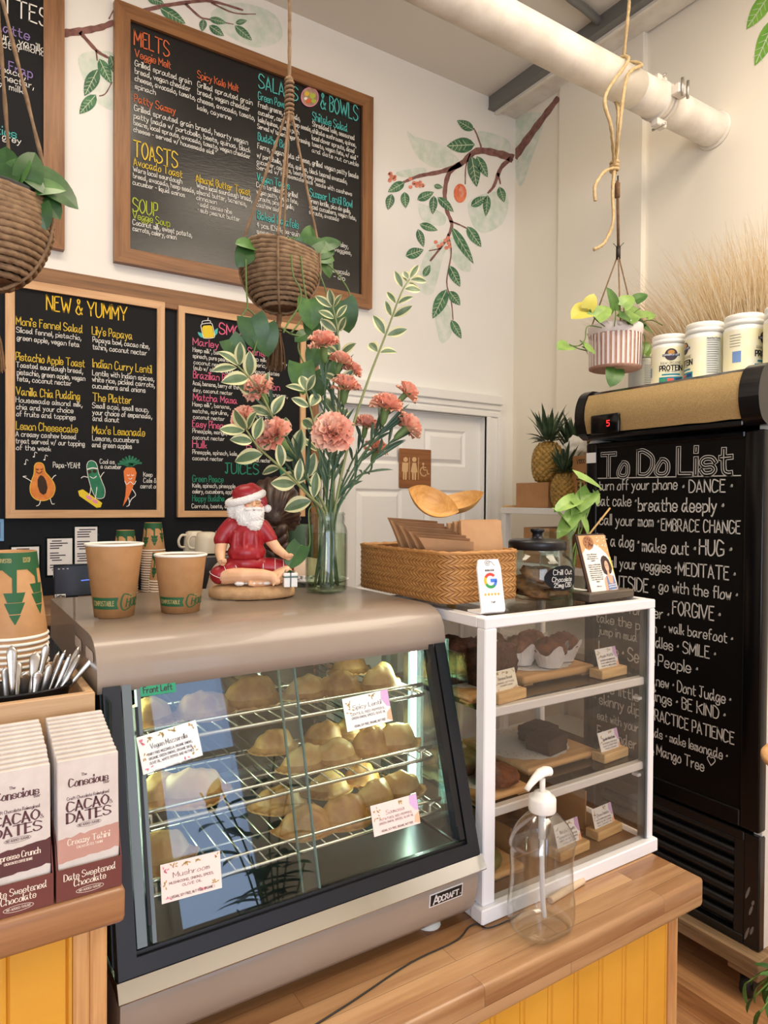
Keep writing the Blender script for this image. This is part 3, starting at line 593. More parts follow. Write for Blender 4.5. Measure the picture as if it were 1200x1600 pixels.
def smoothie_rows(g):
    tr = (.25, 260, 460); P_ = pl(YW-.018)
    rows = [('k', 'SMOOTHIES', 330, 245, 690, 74), ('k', 'Marley', 165, 316, 325, 50), ('w', 'Hemp milk*, banana, kale,', 165, 357, 455, 30), ('w', 'spinach, pure peanut butter,', 165, 395, 482, 30), ('w', 'coconut nectar', 170, 434, 370, 28), ('w', '(sub w/ almond butter)', 170, 470, 450, 30),
     ('k', 'Brazilian Bliss', 167, 522, 425, 50), ('w', 'Acai, banana, berry of the', 165, 565, 450, 30), ('w', 'day, coconut nectar', 167, 607, 412, 28), ('k', 'Matcha Mama', 167, 660, 440, 48), ('w', 'Hemp milk*, banana,', 163, 697, 400, 29), ('w', 'matcha, spirulina,', 165, 738, 385, 29), ('w', 'coconut nectar', 167, 776, 362, 28),
     ('k', 'Easy Pineapple', 163, 828, 423, 48), ('w', 'Pineapple, mango,', 163, 864, 378, 29), ('w', 'coconut nectar', 163, 904, 362, 28), ('k', 'Hulk', 163, 957, 250, 52), ('w', 'Pineapple, spinach, kale,', 163, 996, 445, 29), ('w', 'coconut nectar', 163, 1034, 353, 28),
     ('g', 'JUICES', 367, 1118, 575, 72), ('g', 'Green Peace', 163, 1170, 355, 44), ('w', 'Kale, spinach, pineapple,', 163, 1206, 435, 29), ('w', 'celery, cucumbers, apple', 163, 1243, 422, 29), ('g', 'Happy Buddha', 163, 1292, 362, 42), ('w', 'Carrots, beets, apple', 158, 1335, 425, 29),
     ('k', 'Sunshine', 508, 375, 690, 48), ('w', 'Hemp milk, banana,', 508, 410, 752, 30), ('w', 'turmeric, ginger,', 508, 446, 720, 29), ('w', 'cinnamon, dates', 508, 488, 705, 29), ('k', 'Dragon', 545, 585, 708, 46), ('w', 'Pitaya, banana,', 520, 625, 757, 29), ('w', 'cacao, dates', 520, 765, 690, 29), ('k', 'B', 500, 985, 530, 46), ('w', 'Beet,', 505, 1012, 570, 29), ('w', 'coconut nectar', 505, 1045, 650, 28)]
    chalk_lines(g, P_, tr, rows, .1)
    A, L = art(g, P_, tr); n = len(INKS)
    A([(222, 210), (232, 196), (272, 193), (285, 200), (298, 255), (292, 270), (240, 272), (230, 262)], n+4, 1); jar = [(215, 200), (222, 186), (275, 180), (288, 196), (300, 255), (292, 271), (240, 274), (228, 262)]; L(jar, 4, 0, 2, True); L([(222, 186), (226, 168), (270, 164), (275, 180)], 4, 0, 2)
    A([(195, 235), (215, 240), (232, 258), (238, 272), (215, 268), (200, 252)], 4, 0); A([(322, 210), (303, 222), (298, 245), (302, 262), (318, 245)], 4, 0); L([(258, 164), (260, 145)], 5, 0)
    A([(705, 1085), (745, 1080), (740, 1128), (712, 1128)], n+2, 1)
board('menu_board', 'birch-framed chalkboard of smoothies and juices behind the carnations', PY(278.5, 700, YW-.03).x, PY(477.5, 700, YW-.03).x, zb, PY(280.5, 477, YW-.03).z, YW-.03, .028, .03, ['frame_birch', 'frame_birch_upright'], 'board_slate', smoothie_rows)

# restroom sign on the door
wood('sign_walnut', (150, 98, 58), (116, 70, 38), 'x', 1.2, rough=.5); M('sign_inlay', (214, 176, 128), .7)
P_ = lambda x, y: PY(x, y, YW+.028)
a = P_(623.5, 762.5); b = P_(674, 703)
sg = thing('restroom_sign', 'square brown wooden restroom sign on the white panel door', 'sign', ((a.x+b.x)/2, YW+.035, a.z))
obj('sign_plate', G().box((a.x, YW+.026, a.z), (b.x, YW+.0345, b.z), .006), 'sign_walnut', sg, True)
g = G(); tr = (.2374, 540, 600); F = lambda x, y: PY(tr[1]+tr[0]*x, tr[2]+tr[0]*y, YW+.0252)
sh = lambda pts: g.poly([F(*p) for p in pts])
for cx in (395, 452): sh(ell(cx, 497, 15, 16, 14))
sh([(373, 516), (413, 519), (410, 578), (403, 578), (401, 630), (391, 630), (390, 582), (387, 582), (386, 629), (377, 628), (378, 576), (370, 575)])
sh([(440, 518), (464, 520), (474, 580), (464, 582), (463, 632), (454, 632), (453, 584), (449, 584), (448, 631), (438, 630), (437, 580), (429, 578)])
for x in (419, 478): sh([(x, 484), (x+4, 484), (x+2, 630), (x-2, 630)])
for pts in ([(512, 545), (498, 555), (491, 575), (500, 598), (518, 606), (532, 596)], [(511, 535), (512, 560), (520, 566), (535, 568), (540, 592), (551, 590)], [(512, 548), (530, 550)]): line2d(g, pts, lambda u, v: F(u, v), 6)
sh(ell(511, 526, 7, 8, 10))
obj('sign_symbols', g, 'sign_inlay', sg, True)
# ================================================================ counters
wood('butcher_block', (198, 158, 114), (154, 110, 72), 'x', .55, (.42, .036), .33, dark=(120, 78, 48), coat=.15)
wood('trim_pine', (214, 164, 108), (170, 116, 66), 'z', .9, rough=.45)
M('yellow_paint', (224, 164, 56), .5, col2=(216, 154, 48), sc=6, bump=.06, bsc=50)
wood('ledge_wood', (164, 118, 80), (122, 82, 52), 'x', .5, None, .35, dark=(104, 66, 40), coat=.15)
zc, zl = .88, 1.15
def beadboard(g, x0, x1, y, z0, z1, step=.062):
    """vertical tongue and groove boards with a double bead, facing -Y"""
    prof = [(x0, y+.02)]; x = x1
    pts = []
    n = int((x1-x0)/step)+1
    for i in range(n+1):
        c = x1-i*step
        for d, e in ((.007, 0), (.0045, .004), (.003, .001), (0, .0005), (-.003, .001), (-.0045, .004), (-.007, 0)):
            if x0 < c+d < x1: pts.append((c+d, y+e))
    pts = [(x1, y)]+sorted(pts, key=lambda p: -p[0])+[(x0, y)]
    g.prism([(x1, y+.02)]+pts+[(x0, y+.02)], z0, z1, 'z')
tag(obj('countertop', G().box((.2, .742, zc-.054), (1.2, 1.43, zc), .007, seg=2), 'butcher_block'), 'long butcher block countertop under the pastry cases', 'countertop')
t = thing('serving_counter', 'yellow beadboard counter base under the long butcher block top', 'counter', (.7, .775, 0))
g = G(); beadboard(g, .172, 1.142, .778, .08, zc-.056); obj('beadboard_front', g, 'yellow_paint', t, True)
obj('carcass', G().box((.172, .8, 0), (1.150, 1.40, zc-.056)), 'yellow_paint', t, True)
obj('corner_trim', G().box((1.1425, .772, 0), (1.168, .815, zc-.056), .003).box((1.1505, .8151, 0), (1.168, 1.4, zc-.056), .003), 'trim_pine', t, True)
obj('toe_board', G().box((.172, .7745, 0), (1.142, .7995, .0795), .002), 'trim_pine', t, True)
tag(obj('ledge_top', G().box((-1.2, .789, zl-.04), (.172, 1.18, zl), .006, seg=2), 'ledge_wood'), 'raised brown wooden ledge carrying the chocolate bar boxes', 'countertop')
t = thing('raised_counter', 'raised yellow beadboard counter base under the chocolate bars', 'counter', (-.3, .82, 0))
g = G(); beadboard(g, -1.2, .122, .823, .0, zl-.042, .068); obj('beadboard_front', g, 'yellow_paint', t, True)
obj('carcass', G().box((-1.2, .845, 0), (.1395, 1.16, zl-.042)), 'yellow_paint', t, True)
obj('corner_trim', G().box((.1225, .817, 0), (.1395, .8445, zl-.042), .003).box((.14, .817, 0), (.158, 1.16, zl-.042), .003), 'trim_pine', t, True)

# ================================================================ heated display case
M('taupe_enamel', (153, 139, 126), .34, col2=(149, 134, 121), sc=8, coat=.25); M('case_black', (12, 13, 17), .35); M('case_navy', (15, 18, 26), .4); M('aluminium', (112, 120, 122), .4, .7)
M('chrome', (214, 218, 224), .12, 1); M('rack_wire', (206, 200, 186), .25, .95); M('rubber_white', (214, 214, 208), .6); M('badge_black', (18, 18, 20), .4); M('badge_silver', (226, 226, 228), .3, .2)
M('led_white', (224, 255, 240), .5, emit=9); M('tray_dark', (52, 56, 62), .3, .6); M('slot_light_paint', (212, 196, 184), .6)
clear('case_glass', (246, 250, 250), .01, 1.5, 1.5); clear('side_glass', (226, 240, 236), .02, 1.45, 1.0); clear('smoked_glass', (120, 126, 132), .03, 1.5, 1.0)
M('glass_edge', (84, 106, 98), .3)
WX0, WX1 = .176, .738; GA = V((0, .848, 1.006)); GB = V((0, .945, 1.335)); GS = (GB-GA).normalized(); GN = V((0, -GS.z, GS.y))   # sloped front: foot, head, up, outward
GL = (GB-GA).length
def fp(x, s, n=0): return V((x, 0, 0))+GA+GS*s+GN*n
t = wm = thing('heated_display_case', 'taupe countertop heated display case full of empanadas', 'display case', ((WX0+WX1)/2, 1.07, zc))
# curved base pan
g = G(); prof = [(.846, .986), (.8455, .966), (.848, .942), (.856, .918), (.871, .902), (.892, .896), (1.395, .896), (1.395, .986)]
g.prism(prof, WX0+.002, WX1-.004, 'x', True, caps=True); base = obj('base_pan', g, 'taupe_enamel', t, True)
for x in (.232, .678):
    for y in (.905, 1.36): obj('rubber_foot', G().lathe([(.021, 0), (.02, .006), (.012, .008), (.012, .016)], (x, y, zc+.0005), 18), 'rubber_white', base, True)
g = G(); g.prism([(.8345, .985), (.833, .9875), (.845, 1.0055), (.8475, 1.006), (.852, 1.006), (.852, .985)], WX0-.002, WX1+.004, 'x').box((WX1-.001, .8521, .985), (WX1+.003, 1.39, 1.0)).box((WX0-.001, .8521, .985), (WX0+.002, 1.39, 1.0))
obj('chrome_strip', g, 'chrome', t, True)
# badge
q = [PY(x, y, .8435) for x, y in ((672, 1409), (744, 1381), (746, 1355), (668, 1382))]
g = G(); bo = q[0]; bx = (q[1]-q[0]); bw = bx.length; bx = V((1, 0, 0)); bh = .022; bo = V((q[0].x, .852, .949))
bw = .066; bz = V((0, -.10, .995)).normalized(); bn = V((0, -1, 0))
g.obox(bo+V((bw/2, -.0035, bh/2)), (bw/2, 0, 0), (0, .0035, 0), bz*(bh/2), 1)
g.obox(bo+V((bw/2, -.0072, bh/2)), (bw/2-.0022, 0, 0), (0, .0005, 0), bz*(bh/2-.0022), 0)
fn = frame_fn(bo+V((.007, -.0082, .0052)), bx, bz)
write(g, 'A', fn, .0135, 1, fit=.0105, w=.0026, sub=1, jit=0); write(g, 'DCRAFT', frame_fn(bo+V((.0165, -.0082, .0062)), bx, bz), .0085, 1, fit=.04, w=.002, sub=3, jit=0); g.poly([fn(*p) for p in ell(.0535, .0018, .0011, .0011, 8)], 1)
obj('maker_badge', g, ['badge_black', 'badge_silver'], base, True)
# black sloping frame, tracks and panes
g = G()
def bar(x0, x1, s0, s1, n0, n1, mi=0): 
    c = fp((x0+x1)/2, (s0+s1)/2, (n0+n1)/2); g.obox(c, ((x1-x0)/2, 0, 0), GS*((s1-s0)/2), GN*((n1-n0)/2), mi)
bar(WX0, WX0+.022, 0, GL, -.02, .003); bar(WX1-.022, WX1, 0, GL, -.02, .003); bar(WX0+.022, WX1-.022, 0, .020, -.02, .003); bar(WX0+.022, WX1-.022, .0205, .025, -.02, -.004, 1)
for x0, x1, mi in ((WX0+.024, WX0+.036, 2), (WX1-.034, WX1-.024, 1)): bar(x0, x1, .028, GL, -.016, .0005, mi)
for x in (WX0+.0385, WX1-.0375): bar(x, x+.004, .05, GL-.03, -.014, .002, 1)
bar(WX0+.043, WX0+.048, .028, GL, -.016, -.002, 2)
g.prism([(.872, 1.008), (.955, 1.325), (1.06, 1.325), (1.06, 1.008)], WX0-.0015, WX0+.0005, 'x', False, 1)  # black sheet added over the side glass to hide the light strip
obj('front_frame', g, ['case_navy', 'case_black', 'aluminium'], t, True)
for k, (x0, x1, n) in enumerate(((WX0+.046, .452, -.006), (.428, WX1-.034, -.012))):
    g = G(); bar(x0, x1, .026, GL, n-.002, n+.002)
    p_ = obj('sliding_pane', g, 'case_glass', t, True)
    g = G(); e = x1 if k == 0 else x0; bar(e-.0012, e+.0012, .026, GL, n-.0022, n+.0022); obj('pane_edge', g, 'glass_edge', p_, True)
# hood
g = G(); hp = [(.949, 1.3262), (.945, 1.327), (.9445, 1.345), (.9485, 1.366), (.958, 1.381), (.972, 1.391), (.99, 1.396), (1.01, 1.397), (1.395, 1.397), (1.395, 1.3262)]
n = len(hp); g.prism(hp, WX0-.006, WX1+.002, 'x', True, caps=False); g.prism(hp, WX0-.006, WX1+.002, 'x', False)
g.f = g.f[:n]+g.f[2*n:]; g.m = g.m[:n]+g.m[2*n:]; g.s = g.s[:n-2]+[False]*(len(g.f)-n+2)
hood = obj('hood', g, 'taupe_enamel', t, True)
for y in (1.09, 1.0):
    g = G(); g.add([(WX0-.0072, y+dy, z) for dy, z in ((-.03, 1.362), (.02, 1.362), (.024, 1.37), (.02, 1.378), (-.03, 1.378), (-.034, 1.37))], [(0, 1, 2, 3, 4, 5)])
    obj('vent_slot', g, 'slot_light_paint', hood, True)  # pale colour painted in for light showing through the vent
# sides, back, tray, lights
for x_ in (WX0+.001, WX1-.004): obj('side_glass', G().box((x_, .905, 1.007), (x_+.003, 1.385, 1.3255)), 'side_glass', t, True)
g = G().box((WX0+.03, 1.382, 1.01), (WX1-.03, 1.385, 1.3255)); obj('back_doors', g, 'smoked_glass', t, True)
g = G()
for x0, x1 in ((WX0, WX0+.02), (WX1-.02, WX1)): g.box((x0, 1.378, .987), (x1, 1.395, 1.326))
g.box((WX0+.02, 1.378, .987), (WX1-.02, 1.395, 1.008)).box((.45, 1.3865, 1.008), (.462, 1.394, 1.326))
for x in (WX0+.006, WX1-.013): g.box((x, 1.035, 1.0), (x+.007, 1.05, 1.325))
obj('rear_frame', g, 'aluminium', t, True)
obj('floor_tray', G().box((WX0+.004, .87, .9865), (WX1-.004, 1.377, 1.0), .002), 'tray_dark', t, True)
for x_ in (WX0+.006, WX1-.012): obj('light_strip', G().box((x_, 1.018, 1.01), (x_+.006, 1.03, 1.322)), 'led_white', t, True)
area_light('case_lamp', (WX0+.02, 1.03, 1.17), (.5, 1.02, 1.13), .29, .02, 1.1, (226, 255, 214)); area_light('case_lamp.001', (WX1-.02, 1.03, 1.17), (.45, 1.02, 1.13), .29, .02, 1.5, (226, 255, 214))
for n_ in ('case_lamp', 'case_lamp.001'):
    o = bpy.data.objects[n_]; o.rotation_euler = (V((.457, 1.03, 1.15))-o.location).to_track_quat('-Z', 'X').to_euler()
# wire racks
RZ = (1.248, 1.148, 1.068); RY = (.952, .924, .898)
rk_lab = ('topmost wire rack inside the heated display case', 'middle wire rack inside the heated display case', 'lowest wire rack inside the heated display case')
for k in range(3):
    z, y0 = RZ[k], RY[k]; x0, x1, y1 = .212, .704, 1.33
    r = thing('wire_rack', rk_lab[k], 'rack', ((x0+x1)/2, (y0+y1)/2, z), 0, 'wire racks in the heated case')
    g = G(); lp = [(x0, y0+.012, z), (x0+.003, y0+.003, z), (x0+.012, y0, z), (x1-.012, y0, z), (x1-.003, y0+.003, z), (x1, y0+.012, z), (x1, y1, z), (x0, y1, z)]
    g.tube(lp, .003, 8, closed=True)
    for yy in (y0+.09, y0+.19): g.tube([(x0, yy, z-.004), (x1, yy, z-.004)], .002, 6)
    obj('rim', g, 'rack_wire', r, True)
    g = G(); n = 21
    for i in range(n):
        x = x0+.012+(x1-x0-.024)*i/(n-1); g.tube([(x, y0-.0015, z+.0015), (x, y1, z+.0015)], .0014, 5)
    obj('bars', g, 'rack_wire', r, True)
    g = G().tube(spline([(x0+.022, y0+.003, z), (x0+.022, y0+.004, z+.012), (x0+.03, y0+.005, z+.018), (x1-.035, y0+.005, z+.018), (x1-.027, y0+.004, z+.012), (x1-.027, y0+.003, z)], 4), .0026, 8); obj('front_rail', g, 'rack_wire', r, True)

# ---------------------------------------------------------------- empanadas
M('pastry', (216, 178, 116), .5, col2=(194, 142, 80), sc=34, bump=.35, bsc=70, sss=.15); M('pastry_dark', (198, 148, 84), .5, col2=(160, 104, 56), sc=40, bump=.35, bsc=60, sss=.1)
M('pastry_edge', (190, 136, 74), .5, col2=(158, 102, 52), sc=50, bump=.4, bsc=90)
def empanada_mesh(seed, L=.056, W=.062, H=.03):
    rr = random.Random(seed); ph = rr.random()*9; cl = G()
    def top(u, v):
        a = pi*u; r = v; k = 1+.04*sin(5*a+ph)*r
        x = L*cos(a)*r*k; y = W*sin(a)*r*k
        rim = .8; h = 0 if r >= rim else (1-(r/rim)**3.4)**.62
        h *= min(1, (y/W*4.5+.1))**.5*(1+.22*noise.noise((x*60+ph, y*60, ph)))
        z = .0045+H*h+(.0016*sin(26*a+ph) if r > .86 else 0)+.001*noise.noise((x*160, y*160, ph))
        if r > .9: z -= .002
        return (x, y, z)
    cl.grid(lambda u, v: top(u, v*11/14), 30, 11); cl.grid(lambda u, v: top(u, (11+3*v)/14), 30, 3, mi=1); cl.grid(lambda u, v: (L*cos(pi*u)*v*(1+.04*sin(5*pi*u+ph)*v), W*sin(pi*u)*v, .0), 30, 4)
    n = 30; rim = [top(i/n, 1) for i in range(n+1)]; cl.add([p for p in rim]+[(p[0], p[1], 0) for p in rim], [(i, i+1, n+2+i, n+1+i) for i in range(n)], True)
    back = [top(0, j/14) for j in range(14, -1, -1)]+[top(1, j/14) for j in range(1, 15)]
    cl.add(back+[(p[0], p[1]-.001, 0) for p in back], [(i, i+1, len(back)+i+1, len(back)+i) for i in range(len(back)-1)], True)
    return cl
# (rack, pixel x, pixel y of the resting point, turn, size, dark?)
EMP = [(0, 205, 1135, 3.3, 1, 0), (0, 322, 1118, 3.0, 1.05, 1), (0, 395, 1098, 3.15, 1.2, 1), (0, 480, 1088, 3.3, 1., 0), (0, 537, 1082, 2.9, 1., 1), (0, 592, 1074, 3.5, 1.05, 0), (0, 550, 1050, 3.2, 1.0, 1), (0, 622, 1062, 3.7, .95, 0),
       (1, 222, 1258, 3.5, 1.05, 0), (1, 302, 1247, 3.1, 1.2, 0), (1, 432, 1172, 3.1, .95, 1), (1, 478, 1199, 3.3, 1., 0), (1, 527, 1190, 3.1, 1., 0), (1, 580, 1172, 3.4, 1.1, 1), (1, 637, 1163, 3.0, 1.1, 0), (1, 512, 1157, 3.0, .95, 1), (1, 545, 1150, 3.5, .95, 0), (1, 600, 1142, 3.2, .9, 0),
       (2, 246, 1350, 3.1, 1.2, 0), (2, 440, 1262, 2.9, 1., 1), (2, 487, 1302, 3.0, 1.05, 1), (2, 540, 1283, 3.25, 1.15, 1), (2, 585, 1258, 3.4, 1.1, 0), (2, 630, 1240, 3.0, 1.1, 0), (2, 515, 1238, 3.2, 1., 0), (2, 565, 1222, 3.3, .9, 1)]
protos = {}; cnt = {}
rackname = ('top', 'middle', 'lowest')
where = {0: 'paper cup end', 1: 'middle', 2: 'white cabinet end'}
for i, (k, px, py, a, s, dk) in enumerate(EMP):
    key = (i % 4, dk); p = PZ(px, py, RZ[k]+.0032)
    if key not in protos:
        o = obj('empanada', empanada_mesh(key[0]*7+3), ['pastry_dark', 'pastry_edge'] if dk else ['pastry', 'pastry_edge']); protos[key] = o
    else:
        o = protos[key].copy(); COL.objects.link(o)
    p.x = max(.255, min(p.x, .672)); p.y = max(p.y, RY[k]+.045)
    o.location = p+V((0, .02, 0)); o.rotation_euler = (0, 0, a); o.scale = (s*.88, s*.8, s)
    zone = 0 if p.x < .33 else (2 if p.x > .52 else 1); key2 = (k, zone, 'browned' if dk else 'pale golden'); cnt.setdefault(key2, []).append((p.x, o))
for (k, zone, col), l in cnt.items():
    l.sort(key=lambda q: q[0])
    for j, (x, o) in enumerate(l):
        nm = '' if len(l) == 1 else ORD[j]+' '
        tag(o, '%s%s empanada at the %s of the %s rack' % (nm, col, where[zone], rackname[k]), 'empanada', 'empanadas in the heated case')

# ---------------------------------------------------------------- printed cards
M('card_white', (244, 242, 240), .45); M('card_pink', (246, 218, 212), .45); M('card_cream', (240, 234, 216), .5); M('print_ink', (60, 52, 58), .7); M('leaf_gold', (178, 150, 86), .7); M('petal_lilac', (214, 176, 220), .7); M('petal_pink', (226, 130, 150), .7); M('petal_peach', (244, 184, 150), .7)
CARD = ['card_white', 'card_pink', 'card_cream', 'print_ink', 'leaf_gold', 'petal_lilac', 'petal_pink', 'petal_peach']
def card_face(g, o, ux, uy, W, H, title, lines, bg, style=0, nrm=(0, -1, 0), th=.0008):
    """a printed card: o = lower corner, unit vectors ux, uy"""
    o, ux, uy, nrm = V(o), V(ux), V(uy), V(nrm)
    g.slab([o, o+ux*W, o+ux*W+uy*H, o+uy*H], nrm*-th, bg)
    fn = frame_fn(o, ux, uy, nrm*.0004); f2 = frame_fn(o, ux, uy, nrm*.0003)
    if style in (0, 1):
        g.poly([f2(*p) for p in [(W*.84, H*.999), (W*.82, H*.75), (W*.92, H*.5), (W*.998, H*.45), (W*.998, H*.999)]], 5)
        g.poly([f2(*p) for p in [(W*.9, H*.3), (W*.998, H*.42), (W*.998, H*.02), (W*.88, H*.1)]], 7)
        cl = [(.12, .8, 7, 4), (.62, .9, 9, 4), (.06, .55, 4, 4), (.16, .62, 2, 4)]
    else: cl = [(.06, .82, 8, 6), (.2, .9, 8, 4), (.42, .92, 9, 4), (.6, .9, 8, 4), (.06, .45, 6, 4), (.9, .2, 6, 4), (.7, .12, 5, 6), (.92, .88, 4, 4), (.1, .12, 3, 6)]
    for cx, cy, n_, m_ in cl:
        for i in range(n_):
            a = R.random()*6.28; d = R.random()*H*.1
            x, y = W*cx+d*cos(a)*1.3, H*cy+d*sin(a)
            if .01*W < x-H*.05 and x+H*.05 < W*.99 and y+H*.05 < H and y-H*.05 > 0: g.poly([fn(*p) for p in ell(x, y, H*.045, H*.018, 6, 0, a)], m_)
    tw = min(W*.62, H*.13*len(title)); write(g, title, frame_fn(o+ux*(W*.5-tw/2)+uy*(H*.6), ux, uy, nrm*.0005), H*.13, 3, fit=tw, w=H*.015, sub=2, jit=.1, contrast=.5)
    yy = .44
    for s in lines:
        if s:
            lw = min(W*.74, H*.062*len(s)); write(g, s, frame_fn(o+ux*(W*.5-lw/2)+uy*(H*yy), ux, uy, nrm*.0005), H*.062, 3, fit=lw, w=H*.009, sub=1, jit=.1)
        yy -= .12
def glass_card(px, title, lines, bg, style, label):
    q = [PP(x, y, GA+GN*.0045, GN) for x, y in px]   # tl tr br bl on the sloping glass
    o = q[3]; ux = (q[2]-q[3]); uy = (q[0]-q[3]); W = ux.length; H = uy.length; ux.normalize(); uy = (uy-ux*uy.dot(ux)).normalized()
    g = G(); card_face(g, o, ux, uy, W, H, title, lines, bg, style, GN)
    g2 = G(); g2.slab([o-ux*.001-uy*.0012-GN*.0010, o+ux*(W+.001)-uy*.0012-GN*.0010, o+ux*(W+.001)+uy*(H+.001)-GN*.0010, o-ux*.001+uy*(H+.001)-GN*.0010], GN*-.0006)
    t = obj('menu_card', g, CARD); tag(t, label, 'sign', 'cards taped to the heated case glass'); obj('plastic_sleeve', g2, 'side_glass', t)
glass_card([(220, 1151), (307, 1126), (317, 1180), (224, 1211)], 'Vegan Mozzarella', ['DAIRY FREE MOZZARELLA, ORGANIC ONIONS,', 'ORGANIC GREEN ONIONS, ORGANIC BASIL,', 'OLIVE OIL, WHITE PEPPER AND NUTMEG', '', '- VEGAN, SOY FREE, ORGANIC -'], 0, 2, 'white Vegan Mozzarella card taped to the sloping case glass')
glass_card([(536, 1092), (604, 1080), (614, 1126), (543, 1144)], 'Spicy Lentil', ['LENTILS, RED PEPPERS,', 'GREEN ONION, SPICES, OLIVE OIL', '', '- VEGAN, SOY FREE, ORGANIC, NUT FREE -'], 0, 0, 'white Spicy Lentil card with a lilac corner on the case glass')
glass_card([(582, 1259), (652, 1237), (657, 1286), (585, 1308)], 'Samosa', ['POTATOES, RED PEPPERS,', 'GREEN ONION, SPICES, OLIVE OIL', '', '- VEGAN, SOY FREE, ORGANIC, NUT FREE -'], 1, 0, 'pale pink Samosa card with a lilac corner on the case glass')
glass_card([(250, 1352), (340, 1326), (347, 1387), (253, 1413)], 'Mushroom', ['MUSHROOMS, ONIONS, SPICES,', 'OLIVE OIL', '', '( VEGAN, SOY FREE, NUT FREE, ORGANIC )'], 1, 2, 'pink floral Mushroom card low on the case glass')
M('tape_green', (36, 150, 108), .6)
q = PP(221, 1083, GA+GN*.004, GN); g = G(); o = fp(q.x, GL-.018, .0005-.002)
g.slab([o, o+V((.047, 0, 0)), o+V((.047, 0, 0))+GS*.014, o+GS*.014], GN*-.0006, 0); write(g, 'Front Left', frame_fn(o+V((.004, 0, 0))+GS*.004, (1, 0, 0), GS, GN*.0003), .008, 1, fit=.038, w=.0012)
tag(obj('tape_label', g, ['tape_green', 'print_ink']), 'green tape lettered Front Left high on the case glass', 'label')

# ================================================================ white pastry cabinet
M('cabinet_white', (238, 236, 238), .38, coat=.1); M('floor_brown', (128, 98, 70), .4); M('shelf_white', (232, 230, 230), .35); clear('cabinet_glass', (245, 243, 240), .01, 1.5, 1.2); clear('shelf_glass', (150, 146, 142), .02, 1.5, 1.6)
CX0, CX1, CY0, CY1, CZ0, CZ1 = .755, 1.206, .857, 1.175, zc+.001, 1.388
t = thing('pastry_cabinet', 'white framed glass pastry cabinet on the butcher block counter', 'cabinet', ((CX0+CX1)/2, (CY0+CY1)/2, zc))
g = G(); pw = .027
for x0, x1 in ((CX0, CX0+pw), (CX1-pw*.6, CX1)):
    for y0, y1 in ((CY0, CY0+.022), (CY1-.022, CY1)): g.box((x0, y0, CZ0+.026), (x1, y1, CZ1-.018), .002)
for y0, y1 in ((CY0, CY0+.022), (CY1-.022, CY1)): g.box((CX0, y0, CZ1-.018), (CX1, y1, CZ1), .002); g.box((CX0-.008, y0-(.008 if y0 == CY0 else 0), CZ0), (CX1+.006, y1, CZ0+.026), .002)
for x0, x1 in ((CX0, CX0+.022), (CX1-.016, CX1)): g.box((x0, CY0+.022, CZ1-.018), (x1, CY1-.022, CZ1), .001); g.box((x0-.006, CY0+.022, CZ0), (x1, CY1-.022, CZ0+.026), .001)
obj('frame', g, 'cabinet_white', t, True)
obj('floor_board', G().box((CX0+.016, CY0+.022, CZ0+.004), (CX1-.016, CY1-.022, CZ0+.025)), 'floor_brown', t, True)
for z in (1.232, 1.061):
    sh_ = obj('shelf', G().box((CX0+.012, CY0+.0265, z-.006), (CX1-.012, CY1-.023, z)), 'shelf_glass', t, True); obj('shelf_rail', G().box((CX0+.003, CY0+.010, z-.016), (CX1-.004, CY0+.026, z), .002), 'shelf_white', sh_, True)
g = G().box((CX0+pw, CY0+.005, CZ0+.027), (CX1-.02, CY0+.008, CZ1-.019)); obj('front_pane', g, 'cabinet_glass', t, True)
g = G().box((CX0+.008, CY0+.023, CZ0+.027), (CX0+.011, CY1-.023, CZ1-.019)); obj('side_pane', g, 'cabinet_glass', t, True)
g = G().box((CX1-.011, CY0+.023, CZ0+.027), (CX1-.008, CY1-.023, CZ1-.019)); obj('side_pane', g, 'cabinet_glass', t, True)
g = G().box((CX0+pw, CY1-.012, CZ0+.027), (CX1-.018, CY1-.009, CZ1-.019)); obj('back_pane', g, 'cabinet_glass', t, True)
g = G().box((CX0+.022, CY0+.022, CZ1-.008), (CX1-.016, CY1-.022, CZ1-.004)); obj('top_pane', g, 'cabinet_glass', t, True)
g = G()
for z in (1.185, 1.03): obj('shelf_peg', G().box((CX1-.03, CY0+.014, z), (CX1-.0165, CY0+.03, z+.006), .001), 'cabinet_white', t, True)
pass
g = G().box((CX1-.021, CY0+.003, CZ0+.027), (CX1-.0163, CY0+.021, CZ1-.019)); obj('door_track', g, 'aluminium', t, True)

# things inside it
wood('board_maple', (216, 172, 118), (186, 138, 84), 'x', 1.4, rough=.5); wood('block_pine', (222, 184, 128), (190, 146, 92), 'x', 2, rough=.5)
M('doily_paper', (236, 234, 232), .8); M('crumb_dark', (92, 54, 34), .8, col2=(56, 32, 22), sc=90, bump=.9, bsc=160, dist=.004); M('crumb_brown', (126, 72, 42), .75, col2=(84, 46, 28), sc=80, bump=.7, bsc=120, dist=.003); M('brownie_dark', (62, 36, 28), .7, col2=(44, 24, 18), sc=60, bump=.5, bsc=90); M('muffin_crumb', (138, 92, 66), .75, col2=(110, 68, 48), sc=80, bump=.5, bsc=110)
M('wrapper_paper', (226, 220, 216), .7, col2=(206, 198, 194), sc=30); M('cookie_brown', (150, 104, 62), .8, col2=(96, 62, 36), sc=70, bump=.6, bsc=90); M('kraft_card', (176, 130, 84), .7, col2=(166, 120, 76), sc=14)
S1, S2, S3 = 1.232, 1.061, CZ0+.025
